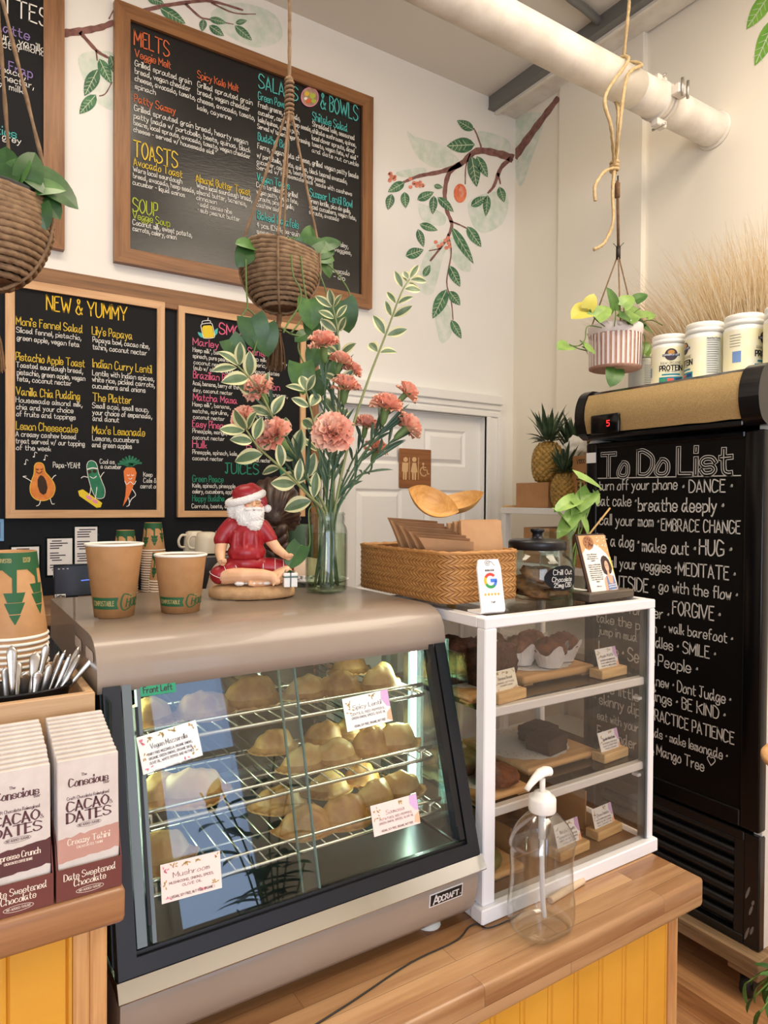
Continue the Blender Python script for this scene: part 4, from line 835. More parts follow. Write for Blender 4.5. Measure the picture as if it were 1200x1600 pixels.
def tray(c, w, d, label, h=.016):
    g = G(); g.box((-w/2, -d/2, .003), (w/2, d/2, h), .006, seg=2); o = obj('serving_board', g, 'board_maple'); 
    g = G(); [g.box((x-.012, y-.012, 0), (x+.012, y+.012, .0032)) for x in (-w*.4, w*.4) for y in (-d*.4, d*.4)]; obj('feet', g, 'board_maple', o)
    o.location = c; return tag(o, label, 'board')
def doily(c, r, label, rx=1):
    g = G(); n = 48
    rr = lambda a: r*(1+.05*abs(sin(9*a)))
    vs = [(0, 0, .0006)]; fs = []
    for i in range(n*2): a = pi*i/n; vs.append((rr(a)*cos(a)*rx, rr(a)*sin(a), .0004))
    fs = [(0, i+1, (i+1) % (2*n)+1) for i in range(2*n)]; g.add(vs, fs)
    for k in range(54): # pierced dots show the board through
        a = 2*pi*k/54; q = .86 if k % 2 else .74; g.poly([(x, y, .0011) for x, y in ell(r*q*cos(a)*rx, r*q*sin(a), r*.028, r*.02, 6)], 1)
    o = obj('paper_doily', g, ['doily_paper', 'board_maple']); o.location = c; return tag(o, label, 'doily')
def card_stand(c, title, lines, bg, style, label, w=.062, rz=.05):
    t = thing('card_stand', label, 'sign', c, rz, 'name cards in the pastry cabinet')
    g = G().box((-w*.62, -.016, 0), (w*.62, .016, .018), .0015); obj('wooden_block', g, 'block_pine', t)
    g = G(); uy = V((0, .28, .96)).normalized(); card_face(g, (-w/2, -.004, .012), (1, 0, 0), uy, w, w*.68, title, lines, bg, style, V((0, -.96, .28))); obj('printed_card', g, CARD, t); return t
# top shelf: loaf cut in slabs, muffins
tray((.825, 1.0, S1), .125, .2, 'maple board under the crumbly dark loaf'); doily((.825, 1.0, S1+.0165), .068, 'paper doily under the crumbly dark loaf', .9)
def slab_mesh(w, d, h, seed, rough_=.004):
    g = G(); bm = bmesh.new(); bmesh.ops.create_cube(bm, size=1); bmesh.ops.subdivide_edges(bm, edges=bm.edges[:], cuts=9, use_grid_fill=True)
    for v in bm.verts:
        p = v.co; top = max(0, p.z+.5); x = p.x*w*(1-.08*(p.z < -.2)); y = p.y*d; z = (p.z+.5)*h
        z += top*h*.16*(1-(2*p.y)**2)*(1-.6*(2*p.x)**2)
        n_ = noise.noise((x*70+seed, y*70, z*70))+.6*noise.noise((x*190, y*190+seed, z*190)); q = V((p.x, p.y, p.z*.7)).normalized()
        v.co = V((x, y, z))+q*(n_*rough_*(0 if p.z < -.49 else 1))
    bm.verts.index_update(); g.add([v.co[:] for v in bm.verts], [[v.index for v in f.verts] for f in bm.faces], True); bm.free(); return g
for j, (x, y, lb) in enumerate(((.802, 1.045, 'dark crumbly loaf slab, rearmost of the three on the top shelf'), (.815, .992, 'dark crumbly loaf slab, middle one on the top shelf'), (.846, .94, 'dark crumbly loaf slab nearest the cabinet front glass'))):
    o = obj('loaf_slab', slab_mesh(.085, .044, .066, j*5), 'crumb_dark'); o.location = (x, y, S1+.0175); o.rotation_euler = (0, 0, .1*(j-1)); tag(o, lb, 'cake', 'loaf slabs on the top shelf')
card_stand((.838, .894, S1+.0005), 'Banana Bread', ['BANANA, OAT FLOUR,', 'COCONUT SUGAR', '', 'VEGAN, ORGANIC'], 2, 2, 'cream name card standing before the dark loaf', .06, .12)
tray((1.02, 1.03, S1), .2, .19, 'maple board under the paper-wrapped muffins', .02); doily((1.02, 1.03, S1+.0205), .085, 'paper doily under the muffins', 1.05)
def muffin(c, label, seed, rz):
    t = thing('muffin', label, 'muffin', c, rz, 'wrapped muffins on the top shelf')
    g = G().lathe([(.02, 0), (.0225, .012), (.026, .024)]+[(.033*cos(q_*pi/18), .032+.026*sin(q_*pi/18)) for q_ in range(9)]+[(0, .058)], n=40); g.v = [tuple(V(p)*(1+.05*noise.noise(V(p)*55+V((seed, 0, 0)))+(.07*noise.noise(V(p)*170+V((0, seed, 0))) if p[2] > .03 else 0))) for p in g.v]; g.v = [(x, y, max(z, 0)) for x, y, z in g.v]
    obj('cake', g, 'crumb_brown' if seed % 2 else 'muffin_crumb', t)
    g = G()
    def cup(u, v):
        a = 2*pi*u; k = abs(cos(2*a+seed)); r = .0225+.010*v+.009*v*v*k**3+.0022*noise.noise((a*2, v*5, seed))+.0008*sin(a*22)*v; return (r*cos(a), r*sin(a), .001+.026*v+.022*v*k**3+.004*v*noise.noise((a*1.5, seed, 2)))
    g.grid(cup, 88, 6, wu=True); obj('paper_wrapper', g, 'wrapper_paper', t); return t
for j, (x, y, lb) in enumerate(((.96, 1.075, 'wrapped brown muffin at the back of its board, beside the loaf'), (.985, 1.01, 'wrapped brown muffin with a dark crumb top beside the loaf board'), (1.02, .965, 'wrapped muffin at the front of its board with a printed paper cup'), (1.045, 1.04, 'wrapped muffin behind the printed-paper one'), (1.085, .99, 'wrapped muffin closest to the Apple Muffin card'))): muffin((x, y, S1+.0218), lb, j+(1 if j < 2 else 4)+(j > 1)*1, j*.8)
card_stand((1.13, .91, S1+.0005), 'Apple Muffin', ['GLUTEN FREE FLOUR, CINNAMON, MAPLE,', 'SEA SALT, BAKING SODA, APPLES,', 'COCONUT OIL, VANILLA, ALMOND,', 'VEGAN, ORGANIC'], 0, 0, 'white Apple Muffin name card on a pine block', .066, .06)
# middle shelf: cookies, brownie
tray((.825, .965, S2), .12, .17, 'maple board under the two big cookies'); doily((.825, .965, S2+.0165), .066, 'paper doily under the two big cookies', .85)
tray((1.03, 1.03, S2), .2, .2, 'maple board under the dark brownie'); doily((1.02, 1.04, S2+.0165), .09, 'lacy paper doily under the dark brownie', 1.05)
def cookie_mesh(seed, r=.036, h=.014):
    g = G().ball((0, 0, h*.55), (r, r, h*.75), 22, 12, fn=lambda d: 1+.13*noise.noise(d*2.4+V((seed, 0, 0)))+.05*noise.noise(d*9+V((seed, 0, 0)))); g.v = [(x, y, max(z, 0)) for x, y, z in g.v]; return g
for j, (x, y, lb) in enumerate(((.838, .915, 'big brown cookie nearest the cabinet front glass'), (.81, .99, 'big dark cookie behind the brown one on the middle shelf'))):
    o = obj('cookie', cookie_mesh(j*3, .04, .024), 'crumb_brown' if j == 0 else 'crumb_dark'); o.location = (x, y, S2+.0175); tag(o, lb, 'cookie', 'big cookies on the middle shelf')
for j, (x, y, lb) in enumerate(((1.035, .985, 'dark brownie square at the front of the lacy doily'), (1.062, 1.035, 'dark brownie square touching the one in front of it'))):
    o = obj('brownie', slab_mesh(.066, .058, .03, 20+j, .0022), 'brownie_dark'); o.location = (x, y, S2+.0178); o.rotation_euler = (0, 0, .18); tag(o, lb, 'brownie', 'brownies on the middle shelf')
card_stand((1.145, .915, S2+.0005), 'Chocolate Walnut Brownie', ['GLUTEN FREE FLOUR, CACAO,', 'WALNUTS, COCONUT SUGAR,', 'VEGAN, ORGANIC'], 0, 0, 'white Chocolate Walnut Brownie name card on a pine block', .064, .06)
# bottom: box of donuts
g = G(); bx0, bx1, by0, by1 = .90, 1.11, .945, 1.12
g.box((bx0, by0, S3), (bx1, by1, S3+.003)).box((bx0, by1-.003, S3+.003), (bx1, by1, S3+.085)).box((bx1-.003, by0, S3+.003), (bx1, by1-.003, S3+.085)).box((bx0, by0, S3+.003), (bx0+.003, by1-.003, S3+.06)); tag(obj('carton_tray', g, 'kraft_card'), 'open brown carton on the cabinet floor behind the donut cards', 'box')
tray((.835, .985, S3), .12, .17, 'maple board on the cabinet floor by the hinge post'); M('donut_glaze', (70, 42, 32), .4, col2=(100, 64, 44), sc=50); M('donut_green', (120, 118, 60), .6, col2=(96, 92, 44), sc=50)
for j, (x, y, z, m_, lb) in enumerate(((.82, .94, S3+.0165, 'donut_green', 'greenish donut nearest the hinge post of the cabinet floor'), (.84, 1.02, S3+.0165, 'donut_glaze', 'dark glazed donut behind the greenish one'), (.955, 1.0, S3+.0035, 'donut_glaze', 'dark glazed donut at the near corner of the open carton'), (1.045, 1.05, S3+.0035, 'donut_glaze', 'dark glazed donut deep in the open carton'))):
    g = G(); n = 26
    g.grid(lambda u, v: ((.026+.0145*cos(2*pi*v))*cos(2*pi*u), (.026+.0145*cos(2*pi*v))*sin(2*pi*u), .0135+.0135*sin(2*pi*v)), n, 12, wu=True, wv=True); o = obj('donut', g, m_); o.location = (x, y, z); tag(o, lb, 'donut', 'donuts on the cabinet floor')
card_stand((1.135, .92, S3+.0005), 'Choco Donuts', ['GLUTEN FREE FLOUR, CACAO,', 'MAPLE, SEA SALT, ALMOND', 'MILK, COCONUT OIL', 'VEGAN, ORGANIC'], 0, 0, 'pink-cornered Choco Donuts name card on a pine block', .064, .06)
card_stand((1.015, .905, S3+.0005), 'Matcha Donuts', ['GLUTEN FREE FLOUR, MATCHA,', 'MAPLE, SEA SALT, ALMOND', 'VEGAN, ORGANIC'], 0, 0, 'Matcha Donuts name card seen beside the clear pump bottle', .07, .05)
M('pennant_yellow', (226, 176, 40), .8)
for x0, z, lb in ((.905, CZ1-.019, 'yellow paper pennant hanging above the muffins'), (.89, S1-.0165, 'yellow paper pennant hanging above the brownie doily')):
    g = G().slab([(x0-.014, CY1-.04, z), (x0+.014, CY1-.04, z), (x0, CY1-.042, z-.046)], (0, .0006, 0)); tag(obj('pennant', g, 'pennant_yellow'), lb, 'pennant')
# ================================================================ paper cups
M('kraft_paper', (184, 138, 92), .6, col2=(176, 130, 84), sc=60); M('cup_white', (244, 240, 230), .45); M('cup_green', (28, 88, 48), .6); M('cup_green_dark', (24, 84, 48), .6); M('cup_gold', (190, 170, 110), .6)
CUPM = ['kraft_paper', 'cup_white', 'cup_green', 'cup_green_dark', 'cup_gold']
ZT = 1.3975
def cone_fn(rb, rt, h, flip=False, off=.0003, a0=0):
    """(arc length, height) on the wall of a cup standing upright, or upside down"""
    def f(u, v):
        r = (rb+(rt-rb)*v/h) if not flip else (rt+(rb-rt)*v/h); r += off; a = a0+u/((rb+rt)/2); return V((r*cos(a), r*sin(a), v))
    return f
def patch(g, fn, q, mi, nu=8, nv=4):
    """quad in (u, v): four corners"""
    def p(s, t):
        a = (q[0][0]*(1-s)+q[1][0]*s, q[0][1]*(1-s)+q[1][1]*s); b = (q[3][0]*(1-s)+q[2][0]*s, q[3][1]*(1-s)+q[2][1]*s); return fn(a[0]*(1-t)+b[0]*t, a[1]*(1-t)+b[1]*t)
    g.grid(p, nu, nv, True, mi)
def kraft_cup(c, label, rb, rt, h, a0):
    t = thing('paper_cup', label, 'cup', c, 0, 'open paper cups on the heated case')
    g = G().lathe([(rb-.002, .004), (rb-.001, 0), (rb, .0), (rt, h-.002)], n=48, capa=True, capb=False, mi=0).lathe([(rb-.0015, .005), (rt-.0008, h-.003)][::-1], n=48, capb=True, capa=False, mi=1)
    fn = cone_fn(rb, rt, h, False, .00035, a0); k = h/.112
    for q in [((-.048, .014), (.001, .014), (-.0015, .023), (-.048, .032)), ((-.048, .014), (-.0015, .023), (.001, .032), (-.048, .032))]: patch(g, fn, [(x, y*k) for x, y in q], 2, 10, 2)
    write(g, 'COMPOSTABLE', cone_fn(rb, rt, h, False, .0006, a0) if 0 else (lambda u, v: cone_fn(rb, rt, h, False, .0007, a0)(u-.044, v+.0195*k)), .0072*k, 4, fit=.038, w=.0008, jit=0)
    write(g, 'C', lambda u, v: cone_fn(rb, rt, h, False, .0006, a0)(u+.0055, v+.0125*k), .0235*k, 2, fit=.018, w=.003, contrast=.45, jit=0)
    write(g, 'HOICE', lambda u, v: cone_fn(rb, rt, h, False, .0008, a0)(u+.0145, v+.0175*k), .0115*k, 3, fit=.034, w=.0022, contrast=.4, jit=0, slant=.15); write(g, 'ECO', lambda u, v: cone_fn(rb, rt, h, False, .0008, a0)(u+.02, v+.0315*k), .006*k, 4, fit=.016, w=.0005, jit=0)
    obj('cup_wall', g, CUPM, t)
    g = G().tube([(rt*cos(2*pi*i/40), rt*sin(2*pi*i/40), h) for i in range(40)], .0021, 8, closed=True); obj('rolled_rim', g, 'cup_white', t); return t
c1 = PZ(185, 966, ZT); c2 = PZ(290, 958, ZT); ang = lambda c: atan2(-c.y, -c.x)
kraft_cup(c1+V((0, .03, 0)), 'taller open kraft paper cup on the taupe heated case', .0295, .0425, .113, ang(c1)+.16)
kraft_cup(c2+V((0, .028, 0)), 'shorter open kraft paper cup beside the santa figurine', .0305, .041, .093, ang(c2)+.14)
def tree_cup_mesh(rb, rt, h, a0, small=0, wrap=3.1):
    """upside-down kraft cup, green forest print at its closed end"""
    g = G(); n = 40
    g.lathe([(rt, .003), (rb, h), (rb-.0015, h), (rb-.002, h-.004)], n=n, capa=False, capb=False, mi=0).lathe([(rb-.002, h-.004), (.001, h-.004)], n=n, capa=False, capb=True, mi=1)
    g.tube([(rt*cos(2*pi*i/n), rt*sin(2*pi*i/n), .002) for i in range(n)], .0022, 7, closed=True, mi=1)
    fn = cone_fn(rb, rt, h, True, .0004, a0); L = pi*(rb+rt)
    patch(g, fn, [(-L/2, h*.80), (L/2, h*.80), (L/2, h*.996), (-L/2, h*.996)], 2, 44, 2)
    N = 7; st = L/N
    for i in range(N):
        u = -L/2+(i+.5)*st; d = (.0, .09, -.06)[i % 3]*h; w = st*.46
        for a, b in ((u-w*1.05, u-w*.2), (u+w*.2, u+w*1.05)): # scalloped lower edge either side of the trunk
            patch(g, fn, [(u+(a-u)*.1, h*.70), (u+(a-u)*.12, h*.70), (a, h*.805), (u, h*.805)], 2, 2, 3)
        patch(g, fn, [(u-w*.16, h*.50+d), (u+w*.16, h*.50+d), (u+w*.22, h*.81), (u-w*.22, h*.81)], 2, 2, 4)
        for y1, y0, w1, w0 in ((.54, .43, .86, .55), (.425, .30, .78, .40), (.29, .18, .42, .02)):
            q = [(u-w*w0, h*y0+d), (u+w*w0, h*y0+d), (u+w*w1, h*(y1+.0)+d), (u-w*w1, h*(y1)+d)]; patch(g, fn, q, 2 if y1 > .5 or small else 2, 4, 2)
    if not small:
        write(g, 'HARVESTED', lambda u, v: cone_fn(rb, rt, h, True, .0008, a0)(u-.024, v+h*.885), .005, 4, fit=.02, w=.0006, jit=0); write(g, 'ECO CUP', lambda u, v: cone_fn(rb, rt, h, True, .0008, a0)(u+.013, v+h*.885), .006, 4, fit=.012, w=.0006, jit=0)
    return g
def plain_nested(rb, rt, h):
    g = G(); n = 40; g.lathe([(rt, .003), (rb, h), (rb-.002, h-.004)], n=n, capa=False, capb=True, mi=0); g.tube([(rt*cos(2*pi*i/n), rt*sin(2*pi*i/n), .002) for i in range(n)], .0022, 7, closed=True, mi=1); return g
def cup_stack(c, n, dz, rb, rt, h, a0, lab, group, small=0, mid=None):
    proto = None
    for i in range(n):
        last = i == n-1; loc = V(c)+V((R.uniform(-.0006, .0006), R.uniform(-.0006, .0006), dz*i))
        if last: o = obj('paper_cup', tree_cup_mesh(rb, rt, h, a0, small), CUPM)
        elif proto is None: o = proto = obj('paper_cup', plain_nested(rb, rt, h), CUPM)
        else: o = proto.copy(); COL.objects.link(o)
        o.location = loc; k = n-1-i
        tag(o, ('upturned forest-print cup topping %s' % lab) if last else ('nested kraft cup, %s below the top of %s' % (ORD[k-1], lab)), 'cup', group)
# ================================================================ left ledge: crate, cutlery, cups, chocolate boxes
wood('crate_wood', (206, 170, 130), (174, 134, 96), 'x', .9, rough=.55)
KX0, KX1, KY0, KY1, KZ = -.16, .164, .925, 1.135, 1.3365
t = thing('wooden_crate', 'pale wooden crate behind the chocolate bars holding cutlery and cups', 'crate', ((KX0+KX1)/2, (KY0+KY1)/2, zl))
obj('front_board', G().box((KX0, KY0, zl+.0005), (KX1, KY0+.011, KZ), .0015), 'crate_wood', t, True)
obj('back_board', G().box((KX0, KY1-.011, zl+.0005), (KX1, KY1, KZ), .0015), 'crate_wood', t, True)
for a in (KX0, KX1-.011): obj('side_board', G().box((a, KY0+.0112, zl+.0005), (a+.011, KY1-.0112, KZ), .0015), 'crate_wood', t, True)
obj('raised_floor', G().box((KX0+.0112, KY0+.0112, 1.285), (KX1-.0112, KY1-.0112, 1.296)), 'crate_wood', t, True)
cup_stack((.083, 1.082, 1.2965), 13, .0078, .0315, .0455, .118, ang(V((.083, 1.08, 0)))+.1, 'the stack in the wooden crate', 'cups in the crate stack')
M('pan_black', (30, 28, 28), .35, .4); M('stainless', (206, 204, 200), .2, 1, bump=.02, bsc=80); M('stainless_dull', (188, 184, 178), .3, 1)
pc = V((.082, .992, 1.2965)); 
t = thing('cutlery_pan', 'black oval pan of teaspoons and forks set in the wooden crate', 'pan', pc)
g = G(); prof = [(.86, 0), (.9, .002), (1, .037), (1.06, .04), (1.06, .043), (.985, .04), (.87, .006)]
g.lathe([(r*.062, z) for r, z in prof], n=36, sy=.62, capb=True); obj('pan_body', g, 'pan_black', t)
def handle(g, a, b, w0, w1, th, sag=.0, up=V((0, -1, .2))):
    a = V(a); b = V(b); d = (b-a).normalized(); s = d.cross(up).normalized(); n = s.cross(d); N = 14
    ring = []
    for i in range(N+1):
        t = i/N; c = a+(b-a)*t+n*(sag*4*t*(1-t)); w = (w0+(w1-w0)*t**2.2)*(sqrt(max(0, 1-((t-.86)/.14)**2)) if t > .86 else 1); w = max(w, .0004)
        ring.append([c+s*(w*cos(k))+n*(th*sin(k)*(1.3-.6*t)) for k in [2*pi*j/10 for j in range(10)]])
    g.add([p for r in ring for p in r], [(i*10+j, i*10+(j+1) % 10, (i+1)*10+(j+1) % 10, (i+1)*10+j) for i in range(N) for j in range(10)]+[list(range(10)), list(range(N*10, N*10+10))], True)
spoons = [((.075, .972), (18, 1008), .0085, 'spoon', 'teaspoon with its handle up at the crate end far from the heated case'), ((.078, .975), (27, 1032), .008, 'spoon', 'teaspoon leaning in front of the tallest handle'), ((.088, .97), (40, 1050), .0085, 'spoon', 'short teaspoon handle low in the pan centre'), ((.094, .985), (56, 1018), .0095, 'spoon', 'broad spoon with a shining round end in the pan'),
 ((.098, .97), (60, 1048), .009, 'spoon', 'broad spoon in front of the shining round one'), ((.1, 1.0), (74, 1005), .007, 'spoon', 'upright spoon at the centre back of the pan'), ((.105, .985), (78, 1038), .0055, 'spoon', 'slender spoon at the middle of the pan'), ((.108, .99), (92, 1018), .0035, 'fork', 'thin fork on edge, next after the slender spoon'), ((.111, .995), (102, 1016), .0035, 'fork', 'thin fork on edge, second after the slender spoon'),
 ((.116, .985), (110, 1022), .0035, 'fork', 'thin fork on edge, third after the slender spoon'), ((.118, .995), (124, 1010), .004, 'fork', 'curved fork handle, last before the leaning knife'), ((.118, .985), (125, 1022), .0038, 'fork', 'short curved fork handle under the last one'), ((.118, .988), (165, 1008), .0065, 'spoon', 'long teaspoon leaning out over the crate rim toward the heated case'), ((.07, .985), (8, 1042), .006, 'spoon', 'dull spoon at the very edge of the pan by the cup stack')]
for (bx_, by_), (px, py), w, kd, lb in spoons:
    p = PY(px, py, by_-.012+.03*R.random()); g = G(); handle(g, (bx_, by_, 1.3045), p, .003, w*.86, .0013, .006*R.uniform(-1, 1))
    o = obj(kd, g, 'stainless' if R.random() < .7 else 'stainless_dull'); tag(o, lb, kd, 'cutlery in the crate pan')
M('bar_paper', (218, 208, 201), .75, col2=(209, 198, 190), sc=50); M('bar_brown', (110, 56, 48), .65); M('bar_rose', (196, 150, 136), .7, col2=(186, 138, 124), sc=10); M('bar_maroon', (96, 52, 52), .7, col2=(84, 44, 44), sc=10); M('bar_ink', (92, 54, 58), .7); M('bar_cream', (244, 228, 210), .7)
BARM = ['bar_paper', 'bar_brown', 'bar_rose', 'bar_maroon', 'bar_ink', 'bar_cream']
def cacao_bar(flav, sub, band, w=.0625, h=.146):
    g = G().box((-w/2, -.0035, 0), (w/2, .0035, h), .0008); F = lambda u, v: frame_fn((-w/2+u, -.0038, v), (1, 0, 0), (0, 0, 1))
    n = 14; up = [(-w/2+w*i/n, .062+.002*noise.noise((i*.9, 3, flav.__len__()))+.006*i/n) for i in range(n+1)]; dn = [(-w/2+w*i/n, .037+.002*noise.noise((i*.8, 9, 1))+.004*i/n) for i in range(n+1)]
    g.add([(x, -.0037, z) for x, z in up]+[(x, -.0037, z) for x, z in dn], [(i, i+1, n+2+i, n+1+i) for i in range(n)], False, band)
    for s, u, v, sz, ft, wd, ct, mi in (('The', .024, .1265, .0028, .0055, .0005, .3, 4), ('Conscious', .0115, .1165, .0085, .040, .0018, .6, 4), ('Bar', .047, .1135, .003, .006, .0006, .3, 4), ('Craft Chocolate Reimagined', .0095, .1025, .0034, .043, .0005, .3, 4), ('CACAO', .0095, .0905, .0098, .042, .0026, .62, 4), ('&', .053, .0905, .004, .003, .0005, .3, 4), ('DATES', .0095, .0785, .0098, .044, .0026, .62, 4),
       ('NO ADDED SUGAR', .021, .0725, .0022, .021, .0004, .2, 4), (flav, .010, .0545, .0062, .0425, .0009, .5, 5), (sub, .019, .0495, .0024, .026, .0004, .2, 5)):
        write(g, s, F(u, v), sz, mi, fit=ft, w=wd, contrast=ct, sub=3, jit=.06)
    line2d(g, [(x, y) for x, y in ell(.0315, .0735, .0125, .0026, 16)]+[(.044, .0735)], F(0, 0), .0003, 4); return g
def bar_box(xc, y0, flav, sub, band, lab, n=11):
    W = .0665; D = .009*n+.006; t = thing('bar_display_box', 'open maroon display carton of %s bars on the raised ledge' % lab, 'box', (xc, y0, zl))
    g = G(); h = .034; g.box((-W/2, 0, .0005), (W/2, .0012, h)).box((-W/2, .0012, .0005), (W/2, D, .0016)); g.box((-W/2, D-.0012, .0016), (W/2, D, .095))
    for s in (-1, 1): g.prism([(0.0012, .0016), (D-.0012, .0016), (D-.0012, .094), (D*.45, .08), (.012, .058), (.0012, h)], s*W/2, s*(W/2-.0012), 'x')
    F = lambda u, v: frame_fn((-W/2+u, -.0003, v), (1, 0, 0), (0, 0, 1))
    for s, u, v, sz, ft, wd, mi in (('Date Sweetened', .0075, .0215, .0072, .052, .001, 5), ('Chocolate', .0175, .0135, .0072, .032, .001, 5), ('NO ADDED SUGAR', .0225, .0062, .0024, .022, .0004, 5)): write(g, s, F(u, v), sz, mi, fit=ft, w=wd, contrast=.5, jit=.05)
    line2d(g, ell(.0335, .0072, .014, .0032, 18)+[(.0475, .0072)], F(0, 0), .0004, 5); obj('carton', g, [m for m in BARM], t).data.polygons.foreach_set('material_index', [5 if m == 5 else 1 for m in g.m])
    proto = None
    for i in range(n):
        if proto is None: o = proto = obj('chocolate_bar', cacao_bar(flav, sub, band), BARM)
        else: o = proto.copy(); COL.objects.link(o)
        o.location = (xc+R.uniform(-.0006, .0006), y0+.0065+.009*i, zl+.002+.0022*i); o.rotation_euler = (-.05, 0, R.uniform(-.01, .01))
        tag(o, ('%s bar at the front of its maroon carton' % lab) if i == 0 else ('%s bar, %s behind the front one in its carton' % (lab, ORD[i-1])), 'chocolate bar', '%s bars' % lab)
bar_box(.1355, .795, 'Creamy Tahini', 'CACAO DATES TAHINI', 2, 'Creamy Tahini')
bar_box(.0665, .795, 'Espresso Crunch', 'CACAO DATES COFFEE BEANS', 3, 'Espresso Crunch')

# ================================================================ things on the heated case and cabinet
# woven basket
wood('weave_straw', (194, 142, 82), (146, 95, 46), 'x', 4, rough=.55); M('weave_dark', (120, 76, 38), .8)
BX0, BX1, BY0, BY1, BZ = .748, .928, .952, 1.262, 1.3985
t = thing('woven_basket', 'rectangular woven straw basket full of brown paper bags', 'basket', ((BX0+BX1)/2, (BY0+BY1)/2, BZ))
def rr_path(u, r=.028, x0=BX0, x1=BX1, y0=BY0, y1=BY1):
    """point and outward normal on a rounded rectangle, u in metres along it"""
    segs = []; w = x1-x0-2*r; d = y1-y0-2*r; q = pi*r/2
    for kind, L in (('s', w), ('c', q), ('s', d), ('c', q), ('s', w), ('c', q), ('s', d), ('c', q)): segs.append((kind, L))
    u %= sum(L for _, L in segs); i = 0
    while u > segs[i][1]: u -= segs[i][1]; i += 1
    starts = [(x0+r, y0), None, (x1, y0+r), None, (x1-r, y1), None, (x0, y1-r), None]; dirs = [(1, 0), 0, (0, 1), 0, (-1, 0), 0, (0, -1), 0]; nr = [(0, -1), 0, (1, 0), 0, (0, 1), 0, (-1, 0), 0]
    cen = {1: (x1-r, y0+r, -pi/2), 3: (x1-r, y1-r, 0), 5: (x0+r, y1-r, pi/2), 7: (x0+r, y0+r, pi)}
    if i % 2 == 0: return V((starts[i][0]+dirs[i][0]*u, starts[i][1]+dirs[i][1]*u, 0)), V((*nr[i], 0))
    cx, cy, a0 = cen[i]; a = a0+u/r; return V((cx+r*cos(a), cy+r*sin(a), 0)), V((cos(a), sin(a), 0))
PER = 2*(BX1-BX0-.056)+2*(BY1-BY0-.056)+2*pi*.028
g = G(); rows = 9; rh = .0098; ns = 86; st = PER/ns
g.grid(lambda u, v: tuple(rr_path(u*PER)[0]-rr_path(u*PER)[1]*.0015+V((0, 0, BZ+.001+.086*v))), 90, 1, True, 1, wu=True); g.grid(lambda u, v: tuple(rr_path(u*PER)[0]-rr_path(u*PER)[1]*.004+V((0, 0, BZ+.001+.086*v))), 90, 1, True, 1, wu=True)
g.box((BX0+.01, BY0+.01, BZ+.0005), (BX1-.01, BY1-.01, BZ+.003), 0, 1)
for r_ in range(rows):
    for i in range(ns):
        sgn = 1 if r_ % 2 else -1; u0 = i*st; z0 = BZ+.0015+r_*rh-.0012; pts = []
        for j in range(5):
            tt = j/4; p, n = rr_path(u0+sgn*(tt-.5)*st*1.9); b = sin(pi*tt); c = p+n*(.0002+.0022*b)+V((0, 0, z0+tt*(rh+.0024))); tn = V((-n.y, n.x, 0)); pts += [c-tn*st*.41-n*.0006, c+n*.0004, c+tn*st*.41-n*.0006]
        g.add(pts, [(j*3+k, j*3+k+1, j*3+k+4, j*3+k+3) for j in range(4) for k in range(2)], True, 0)
obj('woven_wall', g, ['weave_straw', 'weave_dark'], t, True)
g = G(); g.tube([tuple(rr_path(PER*i/90)[0]+V((0, 0, BZ+.0895))) for i in range(90)], .0042, 7, closed=True, twist=(2, 60, .25)); obj('braided_rim', g, 'weave_straw', t, True)
# paper bags: right bundle upright, left bundle flared
M('bag_kraft', (196, 152, 110), .75, col2=(186, 142, 100), sc=20); M('bag_kraft_dark', (164, 122, 84), .75, col2=(150, 108, 72), sc=16)
for i in range(8):
    y = .982+i*.0062; x0, x1 = .812+.002*(i % 3), .917-.001*(i % 2); zt = BZ+.147-.0012*i+.003*(i % 3 == 1)
    g = G(); q = [(x0-.004*i*.3, y, BZ+.01), (x1, y, BZ+.01), (x1, y+.016, zt), (x0+.004, y+.015, zt)]; g.slab(q, (0, .0028, 0))
    tag(obj('paper_bag', g, 'bag_kraft'), 'flat brown paper bag, %s of the upright bundle over the front of the basket' % ORD[i], 'paper bag', 'upright paper bags')
for i in range(11):
    y0 = 1.005+i*.0125; fl = .03+.0022*i; zt = BZ+.116+.0032*i+.002*(i % 3)
    def bag(u, v): return (.770+.06*v*v*0+(-.012*v*v-.0)+(.03 if 0 else 0)+u*.002, 0, 0)
    g = G(); xa = .776+.0012*i
    P0 = lambda v: V((xa-.030*v**2.0, y0+.0+.03*v, BZ+.012+(zt-BZ-.012)*v)); P1 = lambda v: V((xa+.048-.01*v**2, y0-.028-.02*v, BZ+.012+(zt-.018-BZ)*v))
    g.grid(lambda u, v: tuple(P0(v)*(1-u)+P1(v)*u), 4, 6); o_ = len(g.v); g.grid(lambda u, v: tuple(P0(v)*(1-u)+P1(v)*u+V((.0016, .0022, 0))), 4, 6)
    for a in (0, 1): g.grid(lambda u, v: tuple((P0(v) if a == 0 else P1(v))+V((.0016, .0022, 0))*u), 1, 6)
    g.grid(lambda u, v: tuple(P0(1)*(1-u)+P1(1)*u+V((.0016, .0022, 0))*v), 4, 1)
    tag(obj('paper_bag', g, 'bag_kraft_dark' if i % 3 else 'bag_kraft'), 'flared brown paper bag, %s of the splayed bundle beside the vase' % ORD[i], 'paper bag', 'splayed paper bags')
wood('boat_pine', (220, 172, 102), (190, 136, 66), 'x', 2.4, rough=.5)
